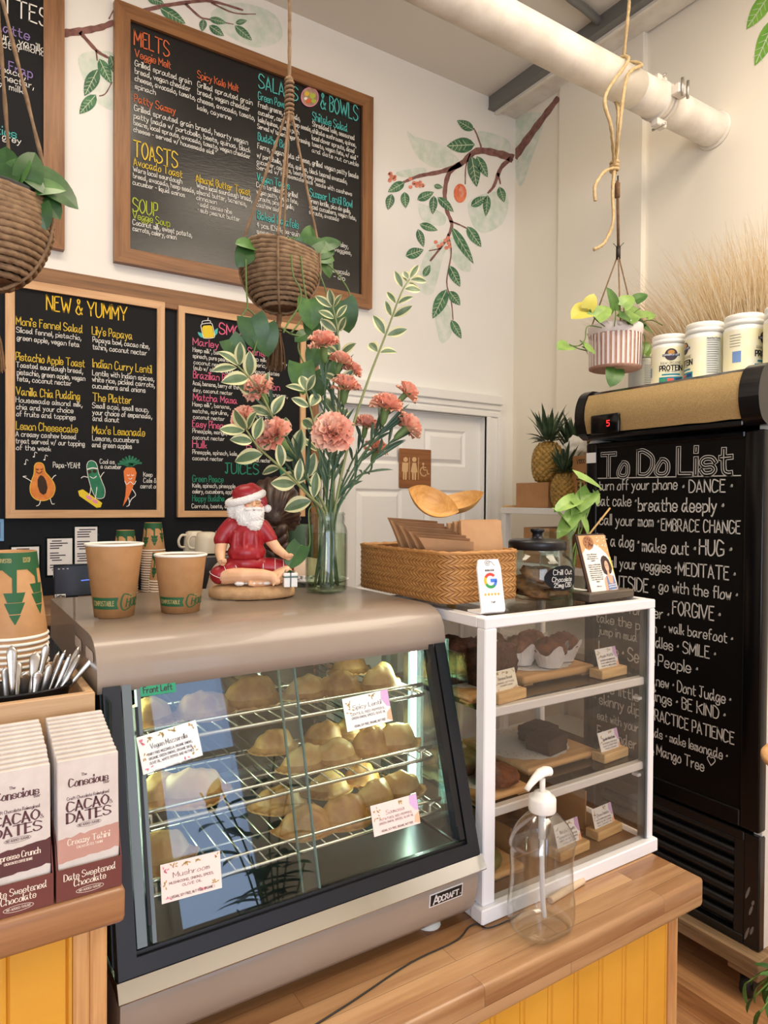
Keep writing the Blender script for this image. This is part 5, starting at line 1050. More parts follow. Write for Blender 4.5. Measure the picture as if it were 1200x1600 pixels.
def boat(c, rz, rx, L, label, mat):
    g = G()
    def f(u, v):
        t = u*2-1; s = v*2-1; w = .034*(1-abs(t)**2.2)**.9+.0006; return V((t*L/2, s*w, .03*abs(t)**2.4+.026*abs(s)**2*(1-abs(t)**3)))
    g.grid(lambda u, v: tuple(f(u, v)), 24, 8); g.grid(lambda u, v: tuple(f(u, v)+V((0, 0, .0014))), 24, 8)
    for e in (0, 1): g.grid(lambda u, v: tuple(f(u, e)+V((0, 0, .0014*v))), 24, 1)
    o = obj('wooden_boat', g, mat); o.location = c; o.rotation_euler = (rx, -.12, rz); return tag(o, label, 'food boat', 'disposable wooden boats')
bb = PY(668, 797, 1.06); o = boat(bb, -.5, .95, .105, 'curled wooden serving boat tipped up among the paper bags', 'boat_pine'); o.rotation_euler = (.85, .42, -.5)
bb = PY(718, 800, 1.12); o = boat(bb, -.5, .5, .115, 'wooden serving boat lying across the top of the upright bags', 'boat_pine'); o.rotation_euler = (.45, -.26, -.45)
# blue patterned plate behind the vase
M('plate_white', (240, 240, 240), .2); M('plate_blue', (36, 56, 110), .25)
pp = PZ(545, 905, ZT); g = G(); g.lathe([(.036, 0), (.04, .001), (.072, .011), (.0735, .0125), (.07, .0128), (.04, .004), (.0, .0035)], n=48, capb=False)
for k in range(22):
    a = 2*pi*k/22
    for rr_ in (.052, .061): 
        aa = a+(.14 if rr_ > .055 else 0); z = .004+(rr_-.04)*.30; g.poly([(x, y, z+.0022) for x, y in ell(rr_*cos(aa), rr_*sin(aa), .0062, .0042, 8, 0, aa)], 1)
        aa = a+.07; z = .0112-(.0735-rr_)*.28; g.poly([(rr_*cos(aa)+.0, rr_*sin(aa), z)]*0 or [(x, y, (sqrt(x*x+y*y)-.04)*.3125-.0006) for x, y in ell(rr_*cos(aa), rr_*sin(aa), .006, .0045, 8, 0, aa)], 1)
o = obj('patterned_plate', g, ['plate_white', 'plate_blue']); o.location = (.70, 1.345, ZT+.0005); o.scale = (.92, .92, 1); tag(o, 'white plate with a dark blue pattern lying behind the flower vase', 'plate')
# review stand
M('stand_white', (246, 246, 246), .3); M('g_red', (222, 68, 56), .5); M('g_yellow', (244, 188, 40), .5); M('g_green', (52, 160, 84), .5); M('g_blue', (66, 124, 232), .5); M('ink_black', (30, 30, 32), .6); M('star_amber', (240, 176, 56), .5)
gl = PZ(775, 961, CZ1); t = thing('review_stand', 'small bent white review stand with a colourful G and five stars', 'sign', (gl.x+.002, gl.y+.022, CZ1+.0005), -.12)
lean = .2; up = V((0, sin(lean), cos(lean))); nn = V((0, -cos(lean), sin(lean)))
g = G(); W, H, T = .049, .087, .0035; arc = [V((0, .028, T/2))]+[V((0, .004, T/2))]+[V((0, -.010+.012*(1-cos(a)) if 0 else -.008-.006*sin(a), T/2+.006*(1-cos(a)))) for a in (.5, 1.0, 1.5)]
b0 = arc[-1]; path = arc+[b0+up*(H*k/6) for k in range(1, 7)]
for s in (0,):
    vs = []; N = len(path)
    for i in range(N):
        tg = (path[min(i+1, N-1)]-path[max(i-1, 0)]).normalized(); n_ = V((0, -tg.z, tg.y)); 
        rnd = .004 if i in (N-1,) else 0
        vs += [path[i]+n_*(T/2)+V((-W/2+rnd, 0, 0)), path[i]+n_*(T/2)+V((W/2-rnd, 0, 0)), path[i]-n_*(T/2)+V((W/2-rnd, 0, 0)), path[i]-n_*(T/2)+V((-W/2+rnd, 0, 0))]
    g.add(vs, [(i*4+k, i*4+(k+1) % 4, (i+1)*4+(k+1) % 4, (i+1)*4+k) for i in range(N-1) for k in range(4)]+[(0, 1, 2, 3), tuple((N-1)*4+k for k in range(4))], False)
obj('bent_plate', g, 'stand_white', t)
g = G(); F = frame_fn(b0+nn*(T/2+.0005)+V((-W/2, 0, 0)), (1, 0, 0), up); cx, cy, r0, r1 = W/2, .050, .0085, .0135
def arcseg(a0, a1, mi):
    N = 10; pts = [(cx+r1*cos(a0+(a1-a0)*i/N), cy+r1*sin(a0+(a1-a0)*i/N)) for i in range(N+1)]; ins = [(cx+r0*cos(a0+(a1-a0)*i/N), cy+r0*sin(a0+(a1-a0)*i/N)) for i in range(N+1)]
    g.add([F(*p) for p in pts]+[F(*p) for p in ins], [(i, i+1, N+2+i, N+1+i) for i in range(N)], False, mi)
arcseg(.75, 2.62, 0); arcseg(2.62, 3.66, 1); arcseg(3.66, 5.4, 2); arcseg(5.4, 6.29, 3); g.poly([F(*p) for p in ((cx, cy+.003), (cx+r1, cy+.003), (cx+r1, cy-.003), (cx, cy-.003))], 3)
for k in range(5):
    sx, sy = W/2+(k-2)*.0068, .0265; g.poly([F(sx+(.0035 if i % 2 == 0 else .0015)*sin(pi*i/5), sy+(.0035 if i % 2 == 0 else .0015)*cos(pi*i/5)) for i in range(10)], 5)
write(g, 'REVIEW US ON', frame_fn(b0+nn*(T/2+.0005)+V((-.009, 0, 0))+up*.0665, (1, 0, 0), up), .0026, 4, fit=.018, w=.0006, jit=0); line2d(g, ell(cx-.003, .081, .005, .005, 14)+[(cx+.002, .081)], F, .0006, 4); line2d(g, ell(cx-.003, .081, .0022, .0022, 8)+[(cx-.0008, .081)], F, .0008, 4); line2d(g, [(cx, .0835), (cx+.006, .082), (cx+.009, .078), (cx+.012, .076)], F, .0007, 4)
write(g, 'TAP', frame_fn(b0+nn*(T/2+.0005)+V((-.004, 0, 0))+up*.0115, (1, 0, 0), up), .0026, 4, fit=.009, w=.0007, jit=0)
obj('printed_marks', g, ['g_red', 'g_yellow', 'g_green', 'g_blue', 'ink_black', 'star_amber'], t)
# cookie jar
clear('jar_glass', (244, 248, 246), .02, 1.45, 1.25); M('lid_black', (34, 34, 38), .35, .4); M('label_slate', (24, 24, 28), .7, spec=.2); M('chalk_white', (230, 228, 222), .8)
jc = V((1.008, .99, CZ1+.0008)); t = thing('cookie_jar', 'round glass cookie jar with a black lid and an oval chalk label', 'jar', jc)
prof = [(.045, 0), (.058, .004), (.069, .018), (.0735, .036), (.0735, .062), (.068, .078), (.058, .088), (.054, .092), (.054, .1)]
g = G().lathe(prof, n=48, capb=False).lathe([(r-.0022, z+.001) for r, z in prof][::-1], n=48, capb=False, capa=False); obj('glass_body', g, 'jar_glass', t)
g = G().lathe([(.052, .098), (.0575, .0985), (.0575, .113), (.055, .1165), (.05, .118), (.016, .119), (.011, .122), (.010, .13), (.014, .134), (.0145, .138), (.012, .14), (0, .14)], n=40); obj('lid', g, 'lid_black', t)
g = G(); la = atan2(-jc.y, -jc.x)+.74; rj = .0742
def LF(u, v): a = la+u/rj; z = .047+v; r = rj+.0005-(max(0, abs(v)-.014))**2*6; return V((r*cos(a), r*sin(a), z))
n = 30; g.add([LF(0, 0)]+[LF(.041*cos(2*pi*i/n), .0245*sin(2*pi*i/n)) for i in range(n)]+[LF(.0205*cos(2*pi*i/n), .0122*sin(2*pi*i/n)) for i in range(n)], [(0, n+1+i, n+1+(i+1) % n) for i in range(n)]+[(n+1+i, 1+i, 1+(i+1) % n, n+1+(i+1) % n) for i in range(n)], True, 0)
def LT(dx, dy): return lambda u, v: LF(u+dx, v+dy)+V((cos(la), sin(la), 0))*.0006
write(g, "Chill Out", LT(-.024, .007), .0095, 1, fit=.048, w=.0011); write(g, 'Chocolate', LT(-.026, -.006), .0085, 1, fit=.05, w=.001); write(g, '25mg CBD', LT(-.022, -.017), .0085, 1, fit=.044, w=.001)
obj('chalk_label', g, ['label_slate', 'chalk_white'], t)
ck = [(-.028, -.02, .008, .2), (.02, -.028, .008, .0), (.03, .018, .008, .1), (-.015, .026, .008, .0), (-.03, .0, .026, .5), (.004, -.03, .027, -.3), (.026, .004, .028, .4), (-.022, -.012, .045, -.5), (.012, .012, .044, .3)]
cp = None
for i, (x, y, z, tl) in enumerate(ck):
    if cp is None: o = cp = obj('cookie', cookie_mesh(5, .031, .014), 'cookie_brown')
    else: o = cp.copy(); COL.objects.link(o)
    o.location = jc+V((x, y, z-.002)); o.rotation_euler = (tl*.6, tl*.5, i*1.3)
    tag(o, 'brown cookie heaped inside the round glass cookie jar', 'cookie', 'cookies in the jar')
# picture stand
wood('stand_dark', (92, 80, 66), (60, 50, 42), 'x', 1.5, rough=.5); M('photo_tan', (212, 164, 112), .45); M('photo_cream', (246, 240, 230), .45); M('photo_skin', (226, 172, 142), .5); M('photo_hair', (58, 38, 34), .6); M('photo_yellow', (244, 206, 90), .5); M('photo_blue', (110, 130, 176), .5); M('photo_cookie', (168, 112, 70), .5); M('photo_chip', (96, 58, 40), .5)
q0 = PZ(884, 946, CZ1); t = thing('picture_stand', 'leaning picture card of a curly-haired woman in a dark wooden holder', 'picture', (1.118, .912, CZ1+.0005), .05); t.scale = (1.15, 1.15, 1.15)
obj('wooden_holder', G().box((-.062, -.017, 0), (.062, .02, .0145), .0015), 'stand_dark', t)
up = V((-.0, .3, .954)).normalized(); nn = V((0, -.954, .3)); ux = V((1, 0, 0)); W, H = .074, .106; o0 = V((-W/2, -.003, .0085)); g = G()
g.slab([o0-ux*.005+nn*-.0012, o0+ux*W+nn*-.0012, o0+ux*W+up*(H+.003)+nn*-.0012, o0-ux*.005+up*(H+.003)+nn*-.0012], nn*-.003, 3)
g.slab([o0, o0+ux*W, o0+ux*W+up*H, o0+up*H], nn*-.001, 0); K = lambda k: frame_fn(o0, ux, up, nn*(.0002+.0002*k))
sh = lambda pts, mi, k=1: g.poly([K(k)(x*W, y*H) for x, y in pts], mi)
sh([(0, 0), (1, 0), (1, .55), (.86, .68), (.7, .78), (.5, .85), (.42, .78), (.28, .74), (.14, .78), (.08, .74), (0, .7)], 1); sh(ell(.31, .88, .19, .115, 16), 6, 2)
for i in range(26): a = R.random()*6.28; d = sqrt(R.random()); sh(ell(.31+.16*d*cos(a), .88+.095*d*sin(a), .022, .011, 6, 0, a), 7, 3)
for i in range(14): sh(ell(.62+.34*R.random(), .72+.25*R.random(), .018, .011, 6), 1, 3)
sh([(.999, .62), (.93, .6), (.96, .4), (.999, .3)], 4, 2)
sh([(.55, 0), (.56, .2), (.6, .27), (.72, .31), (.86, .31), (.95, .26), (.985, .1), (.99, 0)], 2, 3); sh([(.64, 0), (.66, .3), (.7, .3), (.74, .17), (.86, .16), (.91, .3), (.94, .29), (.97, 0)], 5, 4)
for y in (.05, .1, .135): sh([(.665, y), (.955, y+.008), (.955, y+.018), (.665, y+.01)], 1, 5)
hair = [(.62, .34), (.57, .42), (.585, .5), (.6, .57), (.66, .625), (.74, .645), (.83, .625), (.9, .57), (.94, .49), (.95, .41), (.9, .35), (.86, .33), (.7, .315)]; sh(hair, 3, 3); sh(ell(.765, .46, .075, .095, 16), 2, 5); sh([(.735, .4), (.8, .4), (.815, .28), (.725, .28)], 2, 4)
for x in (.735, .79): sh(ell(x, .475, .013, .008, 8), 3, 6)
sh([(.735, .425), (.765, .41), (.795, .427), (.765, .4)], 1, 6)
for i, (s, y) in enumerate((('Made a CBD infused', .665), ('Courtney homegrown', .63), ('while studying at our', .595), ('register', .56), ('Courtney, a Certified Holistic', .49), ('Health Coach, and South', .455), ('Florida neighborhood', .42), ('bakery, we ask what specials', .385), ('and is honored to provide', .35), ('delicious and nut treats', .315), ('cookies that will make your', .28), ('inner child dance with', .245), ('delight', .21), ('With love', .13))):
    lw = min(.46, .0195*len(s)); write(g, s, K(2.2) if 0 else (lambda u, v, y=y, lw=lw: K(3)(u+(.3-lw/2+.02)*W, v+y*H)), .0021, 3, fit=lw*W, w=.00045, sub=1, jit=.05)
obj('printed_card', g, ['photo_tan', 'photo_cream', 'photo_skin', 'photo_hair', 'photo_yellow', 'photo_blue', 'photo_cookie', 'photo_chip'], t)
# glass vase with a pothos cutting
M('leaf_lime', (146, 178, 92), .4, col2=(112, 150, 70), sc=24, sss=.1); M('stem_green', (112, 150, 70), .5); clear('water_clear', (226, 238, 220), .02, 1.33, .8); M('twig', (178, 146, 92), .7)
vc = V((1.128, 1.05, CZ1+.0008)); t = thing('glass_vase', 'plain clear glass vase holding a pothos cutting by the cookie jar', 'vase', vc)
prof = [(.036, 0), (.038, .003), (.037, .05), (.033, .105), (.0345, .122), (.038, .126), (.038, .129)]; g = G().lathe(prof, n=36, capb=False).lathe([(r-.002, z+.002) for r, z in prof][::-1], n=36, capa=False, capb=True); obj('glass_body', g, 'jar_glass', t)
g = G().lathe([(.0345, .003), (.0345, .04), (.0, .04)], n=30); obj('water', g, 'water_clear', t)
t = thing('pothos_cutting', 'light green pothos cutting in the clear vase by the fridge', 'plant', vc+V((0, 0, .006)))
def px_leaf(g, tip, base, Y, W, mi=0, up=(0, -.6, .8), **kw):
    a = PY(*base, Y); b = PY(*tip, Y-.012); leaf(g, a, b-a, up, (b-a).length, W, mi, **kw)
g = G(); YV = 1.055
for tip, base, w in (((948, 762), (903, 745), .045), ((935, 790), (930, 768), .022), ((868, 795), (900, 780), .04), ((895, 800), (922, 770), .05), ((868, 790), (888, 822), .034), ((912, 800), (892, 782), .038), ((872, 838), (898, 802), .04), ((890, 842), (895, 806), .03), ((925, 770), (905, 800), .034), ((922, 836), (908, 808), .035)):
    px_leaf(g, tip, base, YV, w, heart=.9, curl=.12)
gw = G(); gw.v = g.v; fol = obj('foliage', g, 'leaf_lime', t, True)
g = G()
for pts in (((893, 930), (890, 880), (893, 812)), ((896, 930), (893, 870), (912, 820), (928, 775)), ((890, 925), (898, 868), (905, 820), (907, 750)), ((893, 905), (905, 850), (918, 838))): g.tube(spline([PY(x, y, YV) for x, y in pts], 5), .0016, 6)
obj('stems', g, 'stem_green', t, True)
g = G().tube([PY(898, 872, YV), PY(918, 838, YV), PY(953, 794, YV)], .0022, 6); obj('twig', g, 'twig', t, True)
# pump bottle
clear('pet_clear', (252, 253, 253), .10, 1.5, 2.4, .8); M('pump_white', (246, 242, 234), .35); M('tube_clear', (226, 226, 224), .3)
bt = thing('pump_bottle', 'empty clear plastic pump bottle standing on the butcher block', 'bottle', (.829, .797, zc+.0008), 0)
g = G(); prof = [(.040, 0), (.047, .004), (.051, .016), (.0515, .04), (.0495, .06), (.048, .085), (.048, .11), (.050, .135), (.0515, .143), (.049, .155), (.042, .172), (.03, .187), (.02, .195), (.0155, .198), (.0155, .202)]
prof = [(r*1.03, z*.985) for r, z in prof]
def wall(off):
    cur = spline([(r, 0, z) for r, z in prof], 4)
    def f(u, v):
        p = cur[min(int(v*(len(cur)-1)+.5), len(cur)-1)]; a = 2*pi*u; z = p.z; sq = 3.2 if z < .15 else max(2, 3.2-(z-.15)*30); k = 1/(abs(cos(a))**sq+abs(sin(a))**sq)**(1/sq)
        r = (p.x-off)*k*(1-.012*(abs(sin(z*2*pi/.0215)) > .97)*(.07 < z < .14)); r *= 1+.02*noise.noise((cos(a)*2, sin(a)*2, z*26))
        return (r*cos(a), r*sin(a)*.82, z+(.0012 if off else 0))
    return f, len(cur)-1
f, n_ = wall(0); g.grid(f, 48, n_, True, wu=True); f2, n_ = wall(.0012); g.grid(f2, 48, n_, True, wu=True); g.lathe([(.001, .0035), (.028, .003), (.04, .0)], n=40, sy=.82, capa=False, capb=False); obj('bottle_body', g, 'pet_clear', bt)
g = G().lathe([(.0215, .194), (.0225, .196), (.0225, .214), (.0205, .2175), (.0155, .2185), (.0135, .224), (.0085, .226)], n=32, capb=True); pmp = obj('pump_collar', g, 'pump_white', bt)
g = G().tube([(0, 0, .224), (0, 0, .247)], .0048, 12); 
hd = [(.016, .0005, .254, .0085, .0085), (.008, 0, .2565, .0115, .0085), (-.004, 0, .256, .0105, .0075), (-.018, -.001, .2505, .0075, .006), (-.03, -.002, .2435, .0058, .0048), (-.038, -.002, .2365, .0052, .004)]
nr = 14; vs = []
for i, (x, y, z, a_, b_) in enumerate(hd):
    d = V(hd[min(i+1, 5)][:3])-V(hd[max(i-1, 0)][:3]); d.normalize(); s_ = V((0, 1, 0)); n2 = d.cross(s_)
    for k in range(nr): q = 2*pi*k/nr; vs.append(V((x, y, z))+s_*(a_*cos(q))+n2*(b_*sin(q)*(1 if sin(q)*n2.z > 0 else .75)))
g.add(vs, [(i*nr+k, i*nr+(k+1) % nr, (i+1)*nr+(k+1) % nr, (i+1)*nr+k) for i in range(5) for k in range(nr)]+[list(range(nr)), list(range(5*nr, 6*nr))], True); obj('pump_head', g, 'pump_white', bt)
g = G().tube(spline([(.0, 0, .2), (0, 0, .15), (.001, .0, .09), (.006, .002, .04), (.012, .004, .012)], 5), .0042, 10); g2 = G().tube([(0, 0, .148), (0, 0, .2)], .0062, 12); obj('dip_tube', g, 'tube_clear', bt); obj('pump_barrel', g2, 'tube_clear', pmp)
# dowel and thin black cord
wood('dowel_pale', (226, 204, 176), (206, 178, 146), 'x', 1)
a = PZ(886, 1391, zc+.006); b = PZ(911, 1376, zc+.006); dv = (b-a).normalized()
g = G().tube([a-dv*.05, a-dv*.048, b, b+dv*.001], [.0055, .006, .006, .005], 14); tag(obj('wooden_dowel', g, 'dowel_pale'), 'short pale round dowel on the counter behind the pump bottle', 'dowel')
M('cord_black', (24, 22, 22), .5)
pts = spline([PZ(x, y, zc+.0022) for x, y in ((430, 1640), (545, 1568), (640, 1505), (712, 1470), (733, 1448), (748, 1444), (762, 1450), (790, 1440), (812, 1428))], 6); tag(obj('thin_cord', G().tube(pts, .0013, 6), 'cord_black'), 'thin black cord trailing across the butcher block counter', 'cord')
# ================================================================ fridge
M('fridge_black', (15, 15, 18), .28, coat=.2); M('fridge_door', (10, 10, 12), .2, spec=.3); M('fridge_glass', (8, 8, 9), .35, spec=.25); M('fridge_side', (226, 224, 218), .5); M('burlap', (188, 160, 110), .85, col2=(168, 140, 92), sc=240, bump=.5, bsc=500); M('grille_black', (22, 21, 22), .4); M('scuff', (120, 112, 106), .8)
M('display_black', (8, 8, 9), .15); M('led_red', (255, 40, 40), .5, emit=3); M('chalk_fridge', (200, 198, 192), .85)
wood('dolly_wood', (150, 122, 88), (100, 78, 54), 'y', 1, rough=.75)
FX, FY0, FY1, FZ0 = 2.148, 1.150, 1.850, .165
t = thing('display_fridge', 'tall black display fridge with a chalked To Do List door', 'fridge', (2.45, 1.5, FZ0))
g = G().box((FX+.03, FY0+.004, FZ0), (2.80, FY0+.03, 2.0)).box((FX+.03, FY1-.03, FZ0), (2.80, FY1-.004, 2.0)).box((2.77, FY0+.03, FZ0), (2.80, FY1-.03, 2.0)).box((FX+.03, FY0+.03, 1.985), (2.77, FY1-.03, 2.016)).box((FX+.06, FY0+.03, FZ0), (2.77, FY1-.03, FZ0+.03)); obj('body', g, 'fridge_side', t, True)
g = G().box((FX+.012, FY0, FZ0), (FX+.045, FY0+.052, .53), .004).box((FX+.012, FY1-.052, FZ0), (FX+.045, FY1, .53), .004).box((FX+.012, FY0+.0521, .50), (FX+.045, FY1-.0521, .53), .003).box((FX+.012, FY0+.0521, FZ0), (FX+.045, FY1-.0521, FZ0+.03), .003); pl_ = obj('plinth', g, 'fridge_black', t, True)
g = G()
for a in range(5):
    cy_, cz_ = FY0+.012+.03*R.random(), .2+.2*R.random(); g.poly([(FX+.0112, y, z) for y, z in ell(cy_, cz_, .004, .02*R.random()+.008, 9, 0, .3)])
obj('scuffs', g, 'scuff', pl_, True)
g = G()
for i in range(7):
    z = .212+i*.044; g.prism([(FX+.02, z), (FX+.014, z+.012), (FX+.016, z+.026), (FX+.03, z+.03), (FX+.04, z+.012)], FY0+.085, FY1-.085, 'y', True)
g.box((FX+.0445, FY0+.052, FZ0+.03), (FX+.05, FY1-.052, .5)).box((FX+.016, FY0+.0525, FZ0+.031), (FX+.03, FY0+.084, .5)).box((FX+.016, FY1-.084, FZ0+.031), (FX+.03, FY1-.0525, .5)); obj('louvre_grille', g, 'grille_black', t, True)
GY0, GY1, GZ0, GZ1 = 1.212, 1.798, .60, 1.793
g = G().box((FX, FY0, .545), (FX+.045, GY0, 1.815), .006, seg=2).box((FX, GY1, .545), (FX+.045, FY1, 1.815), .006, seg=2).box((FX, GY0+.0001, .545), (FX+.045, GY1-.0001, GZ0), .004).box((FX, GY0+.0001, GZ1), (FX+.045, GY1-.0001, 1.815), .004); dr = obj('door', g, 'fridge_door', t, True)
obj('door_panel', G().box((FX+.008, GY0-.004, GZ0-.004), (FX+.03, GY1+.004, GZ1+.004)), 'fridge_glass', dr, True)
g = G().tube([(FX-.03, FY0+.03, 1.0), (FX-.034, FY0+.03, 1.03), (FX-.034, FY0+.03, 1.27), (FX-.03, FY0+.03, 1.3)], .009, 10)
# chalk lettering on the door
g = G(); PF = lambda x, y: PX(x, y, FX+.008); hd_ = V((0, -1, 0)); vd = V((0, 0, 1)); off = V((-.0008, 0, 0))
def flines(tr, rows, wt=.1):
    sx, ox, oy = tr
    for s, x0, y0, x1, h in rows:
        a = PF(ox+sx*x0, oy+sx*y0); u = PF(ox+sx*x0, oy+sx*(y0-h)); b = PF(ox+sx*x1, oy+sx*y0); size = (u-a).z; write(g, s, frame_fn(a, hd_, vd, off), size, 0, fit=(b-a).dot(hd_), w=min(size*wt, .0052), sub=3)
T1 = (.20833, 920, 680)
for s, x0, y0, x1, h in (('To', 100, 312, 292, 165), ('Do', 372, 298, 590, 175), ('List', 672, 296, 1065, 195)):
    a = PF(T1[1]+T1[0]*x0, T1[2]+T1[0]*y0); u = PF(T1[1]+T1[0]*x0, T1[2]+T1[0]*(y0-h)); b = PF(T1[1]+T1[0]*x1, T1[2]+T1[0]*y0); st_ = R.getstate()
    for w_, mi, o_ in ((.019, 0, 0), (.0138, 1, -.0004), (.003, 0, -.0008)):
        R.setstate(st_); write(g, s, frame_fn(a, hd_, vd, off+V((o_, 0, -.003 if w_ == .004 else 0))), (u-a).z, mi, fit=(b-a).dot(hd_), w=w_, sub=4, jit=.15)
a = PF(934, 747.5); b = PF(1158, 743); g.add([a+off+V((0, 0, .0016)), a+off-V((0, 0, .0016)), b+off-V((0, 0, .0016)), b+off+V((0, 0, .0016))], [(0, 1, 2, 3)])
flines(T1, [('turn off your phone', 78, 412, 662, 72), ('· DANCE ·', 705, 428, 1075, 88), ('eat cake ·', 58, 528, 355, 78), ('breathe deeply ·', 372, 566, 1010, 95), ('· call your mom ·', 45, 668, 525, 78), ('EMBRACE CHANGE', 545, 712, 1135, 84), ('Pet a dog ·', 48, 822, 375, 84), ('make out ·', 402, 870, 800, 98), ('HUG ·', 830, 892, 1070, 108),
  ('Eat all your veggies ·', 40, 975, 655, 78), ('MEDITATE ·', 672, 1046, 1097, 92), ('GO OUTSIDE ·', 30, 1125, 490, 92), ('go with the flow ·', 527, 1165, 1115, 80), ('forgive forever ·', 60, 1295, 600, 74), ('FORGIVE ·', 630, 1340, 985, 96)])
T2 = (.4, 900, 960)
flines(T2, [('take the path', 80, 28, 315, 36), ('· walk barefoot ·', 345, 66, 612, 38), ('· jump in mud pud', 72, 72, 305, 32), ('dles · SMILE ·', 312, 128, 545, 42), ('· Love · Serve', 70, 148, 308, 48), ('People ·', 322, 200, 475, 44), ('· try something', 70, 232, 308, 34), ('new · Dont Judge ·', 314, 278, 605, 40), ('· the little th', 70, 290, 306, 40), ('ings · BE KIND ·', 310, 338, 583, 42),
  ('· skinny dip · P', 72, 342, 306, 40), ('RACTICE PATIENCE', 308, 412, 618, 42), ('· eat with your han', 70, 402, 304, 32), ('ds · make lemonade ·', 308, 478, 592, 36), ('· Eat under the', 66, 468, 304, 42), ('Mango Tree', 316, 548, 500, 40), ('~', 514, 585, 542, 34)])
obj('chalk_lettering', g, ['chalk_fridge', 'fridge_glass'], dr, True)
# canopy
cp_ = [(q_.x, q_.y) for q_ in spline([(a_, b_, 0) for a_, b_ in [(FX-.006, 1.828), (FX-.038, 1.85), (FX-.056, 1.90), (FX-.052, 1.955), (FX-.03, 2.0), (FX+.0, 2.019)]], 4)]+[(FX+.2, 2.019), (FX+.2, 1.828)]
g = G()
for a, b in ((FY0-.012, FY0+.052), (FY1-.03, FY1+.01)): g.prism(cp_, a, b, 'y', False)
inn = [(FX, 1.832), (FX-.03, 1.853), (FX-.046, 1.902), (FX-.043, 1.953), (FX-.022, 1.996), (FX+.004, 2.012), (FX+.2, 2.012), (FX+.2, 1.832)]; g.prism(inn, FY0+.053, FY1-.031, 'y', False)
g.box((FX-.03, FY0+.053, 1.828), (FX+.05, FY1-.031, 1.846), .003); can = obj('canopy', g, 'fridge_black', t, True)
bp = [(FX-.0335, 1.849), (FX-.0495, 1.902), (FX-.0465, 1.954), (FX-.0265, 1.998)]; g = G(); cur = spline([(x, 0, z) for x, z in bp], 4)
g.grid(lambda u, v: (cur[int(v*12+.5)].x, FY0+.055+(FY1-FY0-.088)*u, cur[int(v*12+.5)].z+.003*noise.noise((u*8, 1, 0))), 16, 12); obj('burlap_panel', g, 'burlap', can, True)
a = PX(925, 650, FX-.05); b = PX(969, 676, FX-.05); g = G().box((FX-.06, b.y, b.z), (FX-.045, a.y, a.z), .006, seg=2); db = obj('thermostat', g, 'display_black', can, True)
c = PX(951, 661, FX-.061); g = G(); write(g, '5', frame_fn((FX-.0612, c.y+.008, c.z-.01), (0, -1, 0), (0, 0, 1)), .02, 0, fit=.011, w=.0028, jit=0); obj('digit', g, 'led_red', db, True)
M('sticker_white', (235, 235, 232), .5); q = [PX(x, y, FX-.001) for x, y in ((916, 724), (931, 723), (931, 707), (916, 708))]; g = G().slab([(FX-.0006, p.y, p.z) for p in q], (.0005, 0, 0)); obj('barcode_sticker', g, 'sticker_white', dr, True)
# dolly
t = thing('wooden_dolly', 'worn wooden dolly on casters carrying the black fridge', 'dolly', (2.45, 1.5, 0))
g = G().box((2.12, 1.128, .112), (2.2, 1.872, .164), .003).box((2.72, 1.128, .112), (2.82, 1.872, .164), .003).box((2.2001, 1.128, .112), (2.7199, 1.2, .164), .003).box((2.2001, 1.8, .112), (2.7199, 1.872, .164), .003); obj('frame', g, 'dolly_wood', t, True)
M('caster_black', (24, 23, 22), .6)
for x in (2.18, 2.75):
    for y in (1.19, 1.81):
        g = G().box((x-.04, y-.05, .082), (x+.04, y+.05, .1118), .003); bl = obj('block', g, 'dolly_wood', t, True)
        g = G().tube([(x, y-.013, .036), (x, y+.013, .036)], .0355, 18).box((x-.014, y-.022, .03), (x+.014, y-.016, .082)).box((x-.014, y+.016, .03), (x+.014, y+.022, .082)); obj('caster', g, 'caster_black', bl, True)
